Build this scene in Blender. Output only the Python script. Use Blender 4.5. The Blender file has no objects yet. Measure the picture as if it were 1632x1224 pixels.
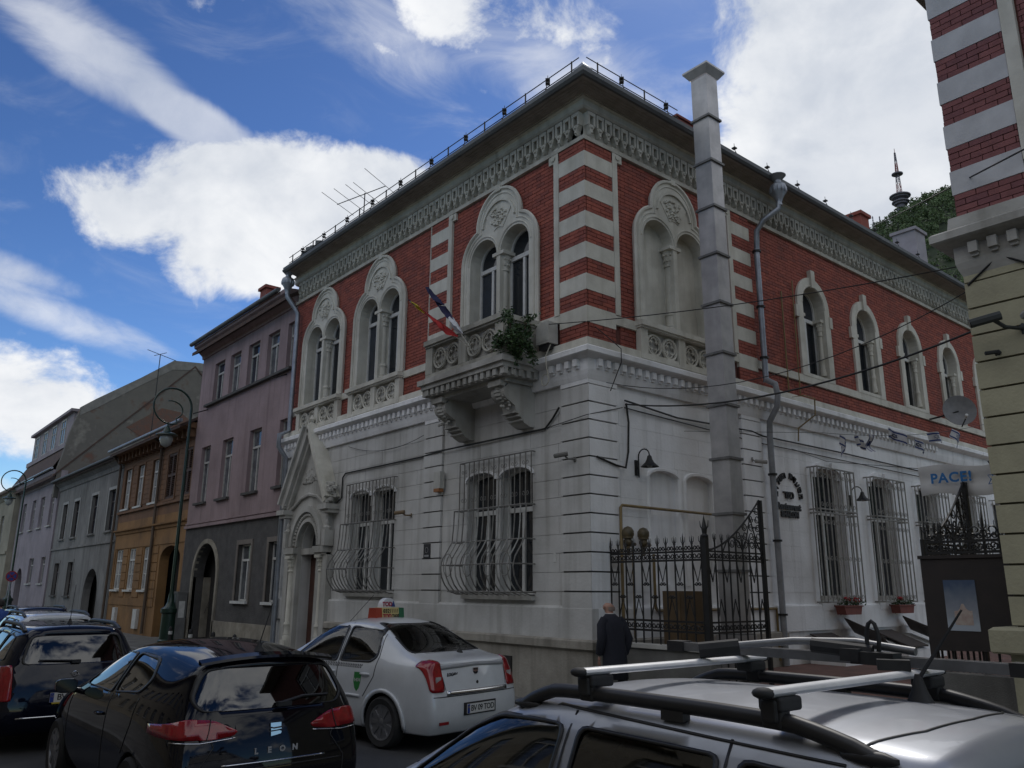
import bpy, bmesh, math, random
from mathutils import Vector as V, Matrix
from mathutils.geometry import tessellate_polygon
from mathutils.bvhtree import BVHTree
import numpy as np
random.seed(7)
R_ = math.radians
S = bpy.context.scene
COL = S.collection

# ------------------------------------------------------------------ camera
cam_d = bpy.data.cameras.new('camera'); cam = bpy.data.objects.new('camera', cam_d); COL.objects.link(cam)
CAMP = V((9.8345, -9.9641, 1.97)); YAW, PITCH, ROLL = 0.875775, 0.249251, 0.006777
fw = V((-math.sin(YAW)*math.cos(PITCH), math.cos(YAW)*math.cos(PITCH), math.sin(PITCH)))
r0 = V((math.cos(YAW), math.sin(YAW), 0)); u0 = r0.cross(fw)
rr = r0*math.cos(ROLL)+u0*math.sin(ROLL); uu = u0*math.cos(ROLL)-r0*math.sin(ROLL)
M = Matrix(((rr.x, uu.x, -fw.x, CAMP.x), (rr.y, uu.y, -fw.y, CAMP.y), (rr.z, uu.z, -fw.z, CAMP.z), (0, 0, 0, 1)))
cam.matrix_world = M
cam_d.sensor_width = 36; cam_d.lens = 1285.17/1632*36; cam_d.clip_start = 0.05; cam_d.clip_end = 4000
S.camera = cam

# ------------------------------------------------------------------ world
SUN_DIR = V((-0.50, 0.80, 0)).normalized(); SUN_EL = R_(50)
W = bpy.data.worlds.new('World'); S.world = W; W.use_nodes = True
nt = W.node_tree; nt.nodes.clear()
def N(t, **k):
    n = nt.nodes.new(t)
    for a, b in k.items(): setattr(n, a, b)
    return n
def L(a, b): nt.links.new(a, b)
def mth(op, a, b=None, clamp=False):
    n = N('ShaderNodeMath', operation=op, use_clamp=clamp)
    for i, v in enumerate((a, b)):
        if v is None: continue
        if isinstance(v, (int, float)): n.inputs[i].default_value = v
        else: L(v, n.inputs[i])
    return n.outputs[0]
sky = N('ShaderNodeTexSky', sky_type='NISHITA', sun_disc=False)
sky.sun_elevation = SUN_EL; sky.sun_rotation = math.atan2(SUN_DIR.x, SUN_DIR.y)
sky.altitude = 600; sky.air_density = 1.0; sky.dust_density = 0.25; sky.ozone_density = 2.2
tc = N('ShaderNodeTexCoord'); DIRV = tc.outputs['Generated']
def vm(op, a, b):
    n = N('ShaderNodeVectorMath', operation=op)
    for i, v in enumerate((a, b)):
        if isinstance(v, (tuple, V)): n.inputs[i].default_value = tuple(v)
        else: L(v, n.inputs[i])
    return n.outputs['Value'] if op == 'DOT_PRODUCT' else n.outputs[0]
def noise(vec, scale, detail=8, rough=0.58, dist=0.0, lac=2.0):
    n = N('ShaderNodeTexNoise'); L(vec, n.inputs['Vector'])
    n.inputs['Scale'].default_value = scale; n.inputs['Detail'].default_value = detail
    n.inputs['Roughness'].default_value = rough; n.inputs['Distortion'].default_value = dist
    n.inputs['Lacunarity'].default_value = lac
    return n.outputs[0]
def azel(az, el):  # az measured from +Y towards -X
    az, el = R_(az), R_(el)
    return V((-math.sin(az)*math.cos(el), math.cos(az)*math.cos(el), math.sin(el)))
def blob(az, el, ra, rb, rot, amp):
    """an elliptical cloud bank centred on a compass direction; ra, rb half sizes (tan units), rot degrees"""
    c = azel(az, el); right = V((math.cos(R_(az)), math.sin(R_(az)), 0)); up = right.cross(c)
    a = right*math.cos(R_(rot))+up*math.sin(R_(rot)); b = up*math.cos(R_(rot))-right*math.sin(R_(rot))
    da = vm('DOT_PRODUCT', DIRV, a/ra); db = vm('DOT_PRODUCT', DIRV, b/rb)
    q = mth('ADD', mth('MULTIPLY', da, da), mth('MULTIPLY', db, db))
    m = mth('SUBTRACT', 1.0, q, True)
    front = mth('GREATER_THAN', vm('DOT_PRODUCT', DIRV, c), 0.0)
    return mth('MULTIPLY', mth('MULTIPLY', m, front), amp)

def smooth(v, lo, hi):
    n = N('ShaderNodeMapRange', interpolation_type='SMOOTHSTEP'); L(v, n.inputs[0])
    n.inputs[1].default_value = lo; n.inputs[2].default_value = hi
    return n.outputs[0]
def add(*a):
    s = a[0]
    for b in a[1:]: s = mth('ADD', s, b)
    return s
# cumulus banks
cum = add(blob(73.5, 25.2, .165, .080, 8, .75), blob(66.5, 26.0, .17, .085, -4, .8), blob(59.5, 27.0, .10, .075, -10, .75), blob(68.5, 21.8, .13, .055, 20, .55),
          blob(22.5, 31, .21, .24, 0, 1.1), blob(20, 22, .2, .14, 0, 1.1), blob(46, 38.5, .10, .055, -25, .5), blob(56, 39.5, .11, .05, -28, .45),
          blob(80.5, 10.5, .14, .07, -10, .65), blob(84, 4.5, .2, .045, -15, .6), blob(10, 45, .35, .2, 0, .7),
          blob(-35, 34, .6, .36, 10, 1.0), blob(150, 34, .6, .30, -8, .9), blob(215, 30, .6, .32, 5, 1.0), blob(112, 46, .34, .2, -20, .7), blob(262, 26, .6, .22, 6, .85), blob(280, 52, .45, .3, -15, .85), blob(180, 66, .5, .4, 0, .75))  # unseen banks added beside and behind the camera to brighten the walls
clear = add(blob(81, 27.6, .20, .045, -12, .30), blob(64, 33.5, .26, .055, -8, .35), blob(50, 31.5, .14, .05, 0, .30), blob(75, 15.2, .10, .03, -15, .25), blob(38.5, 30, .07, .2, 0, .45))
wvec = vm('MULTIPLY', DIRV, (1, 1, 1.25))
n1 = noise(wvec, 8.0, 11, .62, .30)
n2 = noise(vm('ADD', wvec, (3.1, 1.7, .4)), 4.5, 7, .55, .2)
n3 = noise(wvec, 2.2, 4, .5, 0)
f = add(mth('SUBTRACT', cum, clear), mth('MULTIPLY', mth('SUBTRACT', n1, .5), 1.9), mth('MULTIPLY', mth('SUBTRACT', n3, .5), .5))
dens = smooth(f, .12, .53)
# thin wind-drawn streaks
wisp = add(blob(78.3, 31.2, .17, .036, -16, .85), blob(73.2, 29.4, .09, .032, -20, .8), blob(80.5, 16.2, .14, .024, -12, .75), blob(84.5, 18.8, .09, .02, -10, .6), blob(50, 36, .22, .06, -25, .5), blob(41, 33, .16, .07, -30, .5), blob(62, 37, .16, .045, -30, .45), blob(47, 30.5, .10, .03, -20, .4), blob(83, 33.8, .12, .03, -14, .6), blob(140, 50, .5, .07, 20, .6))
n4 = noise(vm('MULTIPLY', DIRV, (1, 1, 2.6)), 6.0, 9, .62, .8)
wd = mth('MULTIPLY', smooth(add(wisp, mth('MULTIPLY', mth('SUBTRACT', n4, .5), 1.5)), .02, 1.0), .66)
alpha = mth('MAXIMUM', dens, wd)
shade = add(mth('MULTIPLY', smooth(n2, .34, .60), .60), mth('MULTIPLY', smooth(n1, .32, .66), .40))
sg_ = N('ShaderNodeGamma'); L(vm('MULTIPLY', sky.outputs[0], (.2, .2, .2)), sg_.inputs[0]); sg_.inputs[1].default_value = 1.64
skyc = vm('MULTIPLY', sg_.outputs[0], (3.3, 3.4, 3.4))
ccol = N('ShaderNodeMix', data_type='RGBA'); L(shade, ccol.inputs[0])
ccol.inputs[6].default_value = (4.3, 4.65, 5.25, 1); ccol.inputs[7].default_value = (6.9, 7.0, 7.15, 1)
mx = N('ShaderNodeMix', data_type='RGBA'); L(alpha, mx.inputs[0]); L(skyc, mx.inputs[6]); L(ccol.outputs[2], mx.inputs[7])
bg = N('ShaderNodeBackground'); L(mx.outputs[2], bg.inputs[0]); bg.inputs[1].default_value = 0.10
wo = N('ShaderNodeOutputWorld'); L(bg.outputs[0], wo.inputs[0])
W.cycles.sampling_method = 'MANUAL'; W.cycles.sample_map_resolution = 512

sd = bpy.data.lights.new('sun', 'SUN'); so = bpy.data.objects.new('sun', sd); COL.objects.link(so)
sd.energy = 0.8; sd.angle = R_(12); sd.color = (1, .95, .88)
so.rotation_euler = (-(SUN_DIR*math.cos(SUN_EL)+V((0, 0, math.sin(SUN_EL))))).to_track_quat('-Z', 'Y').to_euler()
S.view_settings.view_transform = 'Standard'; S.view_settings.look = 'None'; S.view_settings.gamma = 1
S.view_settings.use_curve_mapping = False; S.view_settings.exposure = 0.46
S.cycles.use_denoising = True; S.cycles.max_bounces = 6; S.cycles.transparent_max_bounces = 12

# ------------------------------------------------------------------ materials
MATS = {}
def mat(name, c1, c2=None, rough=.8, scale=3., metal=0., bump=0., bscale=60., coat=0., spec=.5, streak=0., dirt=None, detail=6, lo=.35, hi=.65, trans=None):
    """noise-varied Principled material in world space (Position); streak > 0 adds vertical run-off stains of colour dirt"""
    if name in MATS: return MATS[name]
    m = bpy.data.materials.new(name); m.use_nodes = True; t = m.node_tree; t.nodes.clear(); ln = t.links.new
    def n(ty, **k):
        q = t.nodes.new(ty)
        for a, b in k.items(): setattr(q, a, b)
        return q
    out = n('ShaderNodeOutputMaterial'); b = n('ShaderNodeBsdfPrincipled'); ln(b.outputs[0], out.inputs[0])
    b.inputs['Roughness'].default_value = rough; b.inputs['Metallic'].default_value = metal
    b.inputs['Specular IOR Level'].default_value = spec; b.inputs['Coat Weight'].default_value = coat; b.inputs['Coat Roughness'].default_value = .04
    geo = n('ShaderNodeNewGeometry'); pos = geo.outputs['Position']
    c2 = c2 or tuple(x*.82 for x in c1)
    nz = n('ShaderNodeTexNoise'); ln(pos, nz.inputs['Vector']); nz.inputs['Scale'].default_value = scale; nz.inputs['Detail'].default_value = detail; nz.inputs['Roughness'].default_value = .62
    mr = n('ShaderNodeMapRange'); ln(nz.outputs[0], mr.inputs[0]); mr.inputs[1].default_value = lo; mr.inputs[2].default_value = hi
    mx_ = n('ShaderNodeMix', data_type='RGBA'); ln(mr.outputs[0], mx_.inputs[0]); mx_.inputs[6].default_value = (*c1, 1); mx_.inputs[7].default_value = (*c2, 1)
    colo = mx_.outputs[2]
    if streak:
        mp = n('ShaderNodeMapping'); mp.inputs['Scale'].default_value = (5.0, 5.0, .35); ln(pos, mp.inputs[0])
        n2_ = n('ShaderNodeTexNoise'); ln(mp.outputs[0], n2_.inputs['Vector']); n2_.inputs['Scale'].default_value = 1.0; n2_.inputs['Detail'].default_value = 5
        m2 = n('ShaderNodeMapRange'); ln(n2_.outputs[0], m2.inputs[0]); m2.inputs[1].default_value = .5; m2.inputs[2].default_value = .75; m2.inputs[4].default_value = streak
        n3_ = n('ShaderNodeTexNoise'); ln(pos, n3_.inputs['Vector']); n3_.inputs['Scale'].default_value = .55; n3_.inputs['Detail'].default_value = 7
        m3 = n('ShaderNodeMapRange'); ln(n3_.outputs[0], m3.inputs[0]); m3.inputs[1].default_value = .5; m3.inputs[2].default_value = .72; m3.inputs[4].default_value = streak
        ad = n('ShaderNodeMath', operation='ADD', use_clamp=True); ln(m2.outputs[0], ad.inputs[0]); ln(m3.outputs[0], ad.inputs[1])
        mx2 = n('ShaderNodeMix', data_type='RGBA'); ln(ad.outputs[0], mx2.inputs[0]); ln(colo, mx2.inputs[6]); mx2.inputs[7].default_value = (*(dirt or tuple(x*.45 for x in c1)), 1)
        colo = mx2.outputs[2]
    ln(colo, b.inputs['Base Color'])
    if bump:
        nb = n('ShaderNodeTexNoise'); ln(pos, nb.inputs['Vector']); nb.inputs['Scale'].default_value = bscale; nb.inputs['Detail'].default_value = 4
        bp = n('ShaderNodeBump'); bp.inputs['Strength'].default_value = bump; bp.inputs['Distance'].default_value = .02; ln(nb.outputs[0], bp.inputs['Height']); ln(bp.outputs[0], b.inputs['Normal'])
    m.diffuse_color = (*c1, 1); MATS[name] = m
    return m
def glass(name, tint, dark=.0, rough=.02):
    """thin pane: Fresnel mix of a sharp reflection and a tinted see-through"""
    if name in MATS: return MATS[name]
    m = bpy.data.materials.new(name); m.use_nodes = True; t = m.node_tree; t.nodes.clear(); ln = t.links.new
    out = t.nodes.new('ShaderNodeOutputMaterial'); fr = t.nodes.new('ShaderNodeFresnel'); fr.inputs[0].default_value = 1.52
    tr = t.nodes.new('ShaderNodeBsdfTransparent'); tr.inputs[0].default_value = (*tint, 1)
    gl = t.nodes.new('ShaderNodeBsdfGlossy'); gl.inputs['Roughness'].default_value = rough
    mu = t.nodes.new('ShaderNodeMath'); mu.operation = 'MULTIPLY_ADD'; mu.inputs[1].default_value = 1.6; mu.inputs[2].default_value = dark; mu.use_clamp = True
    ln(fr.outputs[0], mu.inputs[0])
    mx_ = t.nodes.new('ShaderNodeMixShader'); ln(mu.outputs[0], mx_.inputs[0]); ln(tr.outputs[0], mx_.inputs[1]); ln(gl.outputs[0], mx_.inputs[2]); ln(mx_.outputs[0], out.inputs[0])
    MATS[name] = m; return m

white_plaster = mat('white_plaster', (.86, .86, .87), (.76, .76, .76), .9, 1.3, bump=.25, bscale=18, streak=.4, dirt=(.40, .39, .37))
front_plaster = mat('dirty_shaded_white_plaster', (.56, .555, .54), (.46, .455, .44), .9, 1.3, bump=.25, bscale=18, streak=.55, dirt=(.25, .24, .215))  # dirt plus the street front's dimmer light, both put into the base colour
frieze_stone = mat('shaded_cream_stone', (.50, .48, .42), (.38, .365, .32), .9, 2.2, bump=.2, bscale=30, streak=.45, dirt=(.20, .185, .15))  # cream stone darkened: the shade below the eaves is in the colour
grey_plaster = mat('grey_plaster', (.47, .46, .43), (.37, .36, .33), .9, 1.1, bump=.25, bscale=18, streak=.55, dirt=(.19, .18, .155))
cream_stone = mat('cream_stone', (.62, .60, .53), (.50, .48, .42), .9, 2.2, bump=.2, bscale=30, streak=.4, dirt=(.30, .28, .22))
mortar = mat('mortar', (.13, .045, .035), (.09, .035, .03), .95, 5)
brick_mats = [mat('red_brick_%s' % k, c, tuple(x*.72 for x in c), .85, 5, bump=.3, bscale=70, streak=.35, dirt=(.13, .05, .042)) for k, c in (('deep', (.32, .082, .057)), ('bright', (.37, .098, .065)), ('dusky', (.26, .072, .055)))]
soffit_wood = mat('soffit_boards', (.34, .31, .275), (.25, .23, .20), .9, 2.5, streak=.4, dirt=(.15, .14, .125))
roof_metal = mat('roof_sheet', (.12, .125, .13), (.09, .095, .1), .6, 2, metal=.3)
zinc = mat('zinc', (.34, .36, .40), (.24, .26, .29), .5, 4, metal=.75, bump=.05)
galv = mat('galvanised_duct', (.50, .49, .49), (.36, .355, .36), .5, 2.5, metal=.55, bump=.1, bscale=8, streak=.35, dirt=(.25, .24, .24))
white_paint = mat('white_paint', (.62, .62, .60), (.50, .50, .48), .6, 8)
pane_dark = mat('window_pane', (.012, .015, .02), (.02, .024, .03), .06, 1.5, spec=.6)
pane_bright = mat('cloud_reflection_pane', (.42, .43, .44), (.16, .17, .18), .08, 1.1, spec=.7)  # pale colour stands in for bright cloud reflected in the glass
pane_curtain = mat('curtained_pane', (.16, .17, .18), (.06, .065, .075), .10, 2.5, spec=.6)
iron = mat('black_iron', (.012, .012, .013), (.02, .02, .02), .5, 10, metal=.2)
grille_paint = mat('grille_paint', (.34, .34, .32), (.22, .21, .19), .6, 9, metal=.1)
grille_dull = mat('grille_dull', (.20, .195, .18), (.12, .11, .10), .65, 9, metal=.1)
brown_wood = mat('brown_door_wood', (.085, .032, .022), (.055, .022, .016), .55, 6, bump=.15)
dark_void = mat('dark_interior', (.02, .019, .018), (.03, .028, .026), .95, 2)
rubber = mat('black_rubber', (.014, .014, .015), (.022, .022, .022), .7, 20)

# ------------------------------------------------------------------ mesh helpers
class Fr:
    """a facade: u runs along it, d out of it, z up"""
    def __init__(s, o, u, n): s.o, s.u, s.n = V(o), V(u), V(n)
    def p(s, u, z, d=0.): return s.o+s.u*u+s.n*d+V((0, 0, z))
FRONT = Fr((0, 0, 0), (1, 0, 0), (0, -1, 0)); SIDE = Fr((0, 0, 0), (0, 1, 0), (1, 0, 0))

class MB:
    def __init__(s): s.v = []; s.f = []; s.sm = False
    def face(s, pts):
        n = len(s.v); s.v += [V(p) for p in pts]; s.f.append(tuple(range(n, n+len(pts))))
    def box(s, fr, u0, u1, z0, z1, d0, d1):
        n = len(s.v)
        for d in (d0, d1):
            for (u, z) in ((u0, z0), (u1, z0), (u1, z1), (u0, z1)): s.v.append(fr.p(u, z, d))
        for q in ((0, 3, 2, 1), (4, 5, 6, 7), (0, 1, 5, 4), (1, 2, 6, 5), (2, 3, 7, 6), (3, 0, 4, 7)): s.f.append(tuple(n+i for i in q))
        return s
    def cube(s, c, size, rot=None):
        n = len(s.v); c = V(c)
        for dx in (-.5, .5):
            for dy in (-.5, .5):
                for dz in (-.5, .5):
                    q = V((dx*size[0], dy*size[1], dz*size[2]))
                    s.v.append(c+(rot @ q if rot else q))
        for q in ((0, 1, 3, 2), (4, 6, 7, 5), (0, 4, 5, 1), (2, 3, 7, 6), (0, 2, 6, 4), (1, 5, 7, 3)): s.f.append(tuple(n+i for i in q))
        return s
    def prism(s, fr, poly, d0, d1, holes=(), back=True, hole_d=None):
        """polygon (u,z) extruded from d0 to d1 (front); holes get reveals back to hole_d"""
        loops = [list(poly)]+[list(h) for h in holes]
        tris = tessellate_polygon([[V((u, z, 0)) for u, z in lp] for lp in loops])
        flat = [q for lp in loops for q in lp]; n = len(s.v)
        s.v += [fr.p(u, z, d1) for u, z in flat]; s.f += [tuple(n+i for i in t) for t in tris]
        if back:
            n = len(s.v); s.v += [fr.p(u, z, d0) for u, z in flat]; s.f += [tuple(n+i for i in reversed(t)) for t in tris]
        for k, lp in enumerate(loops):
            dd = d0 if (k == 0 or hole_d is None) else hole_d
            n = len(s.v); m = len(lp)
            for d in (d1, dd): s.v += [fr.p(u, z, d) for u, z in lp]
            for i in range(m): s.f.append((n+i, n+(i+1) % m, n+m+(i+1) % m, n+m+i))
        return s
    def band(s, fr, outer, inner, d0, d1):
        n = len(s.v); m = len(outer)
        for pts, d in ((outer, d0), (outer, d1), (inner, d1), (inner, d0)): s.v += [fr.p(u, z, d) for u, z in pts]
        for k in range(4):
            for i in range(m-1): s.f.append((n+k*m+i, n+k*m+i+1, n+((k+1) % 4)*m+i+1, n+((k+1) % 4)*m+i))
        s.f.append((n, n+m, n+2*m, n+3*m)); s.f.append((n+m-1, n+4*m-1, n+3*m-1, n+2*m-1))
        return s
    def tube(s, pts, r, k=6, closed=False, r2=None):
        pts = [V(p) for p in pts]; m = len(pts); n = len(s.v); up0 = None
        for i, p in enumerate(pts):
            if closed: t = pts[(i+1) % m]-pts[i-1]
            else: t = pts[min(i+1, m-1)]-pts[max(i-1, 0)]
            t = t.normalized() if t.length > 1e-9 else V((0, 0, 1))
            if up0 is None: up0 = t.orthogonal().normalized()
            a = (up0-t*up0.dot(t)); a = a.normalized() if a.length > 1e-6 else t.orthogonal().normalized(); up0 = a; b = t.cross(a)
            q = r if r2 is None else r+(r2-r)*i/max(1, m-1)
            for j in range(k):
                an = 2*math.pi*j/k; s.v.append(p+(a*math.cos(an)+b*math.sin(an))*q)
        for i in range(m if closed else m-1):
            i2 = (i+1) % m
            for j in range(k): s.f.append((n+i*k+j, n+i*k+(j+1) % k, n+i2*k+(j+1) % k, n+i2*k+j))
        if not closed:
            s.f.append(tuple(n+j for j in reversed(range(k)))); s.f.append(tuple(n+(m-1)*k+j for j in range(k)))
        return s
    def lathe(s, prof, o=(0, 0, 0), k=12, ax=None, a0=0, a1=2*math.pi):
        """profile [(r,h)] turned about ax (default z) through o"""
        o = V(o); ax = V(ax).normalized() if ax else V((0, 0, 1)); e1 = ax.orthogonal().normalized(); e2 = ax.cross(e1)
        n = len(s.v); full = abs(a1-a0-2*math.pi) < 1e-6; kk = k if full else k+1
        for r, h in prof:
            for j in range(kk):
                an = a0+(a1-a0)*j/k; s.v.append(o+ax*h+(e1*math.cos(an)+e2*math.sin(an))*r)
        for i in range(len(prof)-1):
            for j in range(k):
                j2 = (j+1) % kk; s.f.append((n+i*kk+j, n+i*kk+j2, n+(i+1)*kk+j2, n+(i+1)*kk+j))
        if full:
            if prof[0][0] > 1e-4: s.f.append(tuple(n+j for j in reversed(range(kk))))
            if prof[-1][0] > 1e-4: s.f.append(tuple(n+(len(prof)-1)*kk+j for j in range(kk)))
        return s
    def sweep(s, path, prof, closed=False):
        """plan path [(x,y)] with mitred corners; profile [(d,z)], d out to the right-hand side of travel"""
        m = len(path); n = len(s.v); k = len(prof)
        P = [V((x, y, 0)) for x, y in path]
        for i in range(m):
            ds = []
            if i > 0: ds.append((P[i]-P[i-1]).normalized())
            if i < m-1: ds.append((P[i+1]-P[i]).normalized())
            nn = [V((d.y, -d.x, 0)) for d in ds]
            if len(nn) == 2:
                b = (nn[0]+nn[1]).normalized(); b = b/max(.2, b.dot(nn[0]))
            else: b = nn[0]
            for d, z in prof: s.v.append(P[i]+b*d+V((0, 0, z)))
        for i in range(m-1):
            for j in range(k): s.f.append((n+i*k+j, n+i*k+(j+1) % k, n+(i+1)*k+(j+1) % k, n+(i+1)*k+j))
        s.f.append(tuple(n+j for j in reversed(range(k)))); s.f.append(tuple(n+(m-1)*k+j for j in range(k)))
        return s
    def grid(s, rows):
        n = len(s.v); k = len(rows[0])
        for r in rows: s.v += [V(p) for p in r]
        for i in range(len(rows)-1):
            for j in range(k-1): s.f.append((n+i*k+j, n+i*k+j+1, n+(i+1)*k+j+1, n+(i+1)*k+j))
        return s
    def ball(s, c, r, k=8, sc=(1, 1, 1)):
        c = V(c); n = len(s.v); rings = k//2
        for i in range(rings+1):
            a = math.pi*i/rings
            for j in range(k):
                b = 2*math.pi*j/k; s.v.append(c+V((math.sin(a)*math.cos(b)*sc[0], math.sin(a)*math.sin(b)*sc[1], math.cos(a)*sc[2]))*r)
        for i in range(rings):
            for j in range(k): s.f.append((n+i*k+j, n+(i+1)*k+j, n+(i+1)*k+(j+1) % k, n+i*k+(j+1) % k))
        return s
    def mesh(s, name, origin=None, smooth=None, rot=None):
        me = bpy.data.meshes.new(name); o = origin or V((0, 0, 0))
        vs = [v-o for v in s.v]
        if rot: vs = [rot @ v for v in vs]
        me.from_pydata(vs, [], s.f); me.update()
        bm = bmesh.new(); bm.from_mesh(me)
        bmesh.ops.remove_doubles(bm, verts=bm.verts, dist=1e-5)
        bmesh.ops.recalc_face_normals(bm, faces=bm.faces); bm.to_mesh(me); bm.free()
        if smooth: me.shade_smooth(); me.set_sharp_from_angle(angle=R_(smooth))
        return me
    def build(s, name, mt, parent=None, smooth=None, kind=None, **tags):
        me = s.mesh(name, world_origin(parent), smooth); me.materials.append(mt)
        return link(name, me, parent, kind, **tags)
ORI = {}
def world_origin(o):
    while o is not None:
        if o.name in ORI: return ORI[o.name]
        o = o.parent
    return V((0, 0, 0))
def link(name, data, parent=None, kind=None, **tags):
    o = bpy.data.objects.new(name, data); COL.objects.link(o); o.parent = parent
    if kind: o['kind'] = kind
    for k, v in tags.items():
        if v: o[k] = v
    return o
def thing(name, label, cat, loc=(0, 0, 0), group=None, rotz=0.):
    o = bpy.data.objects.new(name, None); COL.objects.link(o); o.location = loc; o.rotation_euler = (0, 0, rotz); o.empty_display_size = .2
    o['label'] = label; o['category'] = cat
    if group: o['group'] = group
    ORI[o.name] = V(loc); return o
def tag(o, label, cat, group=None):
    o['label'] = label; o['category'] = cat
    if group: o['group'] = group
    return o
def copies(src, mats_list):
    """further objects sharing src's mesh at the given local transforms"""
    out = []
    for mw in mats_list:
        c = src.copy(); COL.objects.link(c); c.matrix_local = mw; out.append(c)
    return out
def copy_tree(o, parent=None):
    c = o.copy(); COL.objects.link(c); c.parent = parent
    for ch in list(o.children): copy_tree(ch, c)
    return c
def arc(cu, cz, r, a0, a1, n, rz=None):
    return [(cu+r*math.cos(R_(a0+(a1-a0)*i/n)), cz+(rz or r)*math.sin(R_(a0+(a1-a0)*i/n))) for i in range(n+1)]
def arch_poly(u0, u1, z0, zs, rise=None, n=12):
    """opening with a round (or segmental, rise) head, as a closed (u,z) loop"""
    c = (u0+u1)/2; h = (u1-u0)/2; rise = h if rise is None else rise
    return [(u0, z0), (u1, z0)]+[(c+h*math.cos(math.pi*i/n), zs+rise*math.sin(math.pi*i/n)) for i in range(n+1)]
def text_mesh(body, size=1., extrude=.0, bold=0., spacing=1., align='CENTER', shear=0.):
    cu = bpy.data.curves.new('lettering', 'FONT'); cu.body = body; cu.size = size; cu.extrude = extrude; cu.offset = bold
    cu.align_x = align; cu.align_y = 'CENTER'; cu.space_character = spacing; cu.shear = shear; cu.resolution_u = 3
    o = bpy.data.objects.new('lettering', cu); COL.objects.link(o)
    dg = bpy.context.evaluated_depsgraph_get(); me = bpy.data.meshes.new_from_object(o.evaluated_get(dg)); 
    bpy.data.objects.remove(o); bpy.data.curves.remove(cu); me.materials.clear(); return me
def text(name, body, mt, centre, xdir, ydir, size, parent, extrude=.004, bold=0., spacing=1., shear=0., align='CENTER'):
    """flat lettering whose reading direction is xdir; centre in world (or thing-local when the thing is rotated)"""
    me = text_mesh(body, size, extrude, bold, spacing, align, shear); me.materials.append(mt)
    x = V(xdir).normalized(); y = V(ydir).normalized(); z = x.cross(y); c = V(centre)-world_origin(parent)
    o = link(name, me, parent); o.matrix_local = Matrix(((x.x, y.x, z.x, c.x), (x.y, y.y, z.y, c.y), (x.z, y.z, z.z, c.z), (0, 0, 0, 1))); return o

def in_iv(z, shapes):
    """u-intervals covered by closed loops at height z"""
    iv = []
    for lp in shapes:
        xs = []
        m = len(lp)
        for i in range(m):
            (ua, za), (ub, zb) = lp[i], lp[(i+1) % m]
            if (za <= z) != (zb <= z): xs.append(ua+(ub-ua)*(z-za)/(zb-za))
        xs.sort()
        iv += [(xs[i], xs[i+1]) for i in range(0, len(xs)-1, 2)]
    return iv
def courses(u0, u1, z0, z1, bl, bh, gap, holes=(), jit=0.):
    """running-bond pieces (ua,ub,za,zb) clipped against the loops in holes"""
    out = []; nr = max(1, round((z1-z0)/bh)); bh = (z1-z0)/nr
    for r in range(nr):
        za, zb = z0+r*bh, z0+(r+1)*bh; iv = in_iv((za+zb)/2, holes); k = int(math.floor(u0/bl))-1
        while True:
            a = (k+(.5 if r % 2 else 0))*bl; b = a+bl; k += 1
            if a >= u1: break
            segs = [(max(a, u0), min(b, u1))]
            for (p, q) in iv:
                ns = []
                for (sa, sb) in segs:
                    if q <= sa or p >= sb: ns.append((sa, sb))
                    else:
                        if p > sa: ns.append((sa, p))
                        if q < sb: ns.append((q, sb))
                segs = ns
            for (sa, sb) in segs:
                if sb-sa > .03: out.append((sa+gap/2, sb-gap/2, za+gap/2, zb-gap/2))
    return out
# ================================================================== main building
BLD = thing('brick_villa', 'two storey corner building of red brick above white rendered walls, striped corner and trefoil windows', 'building', (0, 0, 0))
XL, YR = -12.42, 20.5                      # ends of the front and of the side facade
Z_C, Z_E = 6.18, 11.17                     # cornice top, eave
WC = [-10.42, -7.37, -2.51]                # centres of the front windows
HW, OW, OC = 1.24, .46, .52                # bifora: half width, light half width, light offset
def lights(c, g=0.): return [arch_poly(c+s*OC-OW-g, c+s*OC+OW+g, 7.0-g, 8.85, None, 12) for s in (-1, 1)]
bl_c = 2.55
SC = [7.95+2.63*k for k in range(5)]       # centres of the side windows
low1 = [arch_poly(-8.36, -7.42, 1.88, 4.15, .16), arch_poly(-7.25, -6.31, 1.88, 4.15, .16)]
low2 = [arch_poly(-3.52, -2.58, 1.88, 4.08, .16), arch_poly(-2.43, -1.49, 1.88, 4.08, .16)]
door_hole = [(-11.0, .12), (-9.9, .12), (-9.9, 3.0)]+[(-10.45+.55*math.cos(math.pi*i/14), 3.05+.62*math.sin(math.pi*i/14)) for i in range(15)]+[(-11.0, 3.0)]
slow = [arch_poly(c-.62, c+.62, 1.76, 4.55, .24) for c in SC]
sup = [arch_poly(c-.53, c+.53, 7.02, 8.85) for c in SC]

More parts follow.
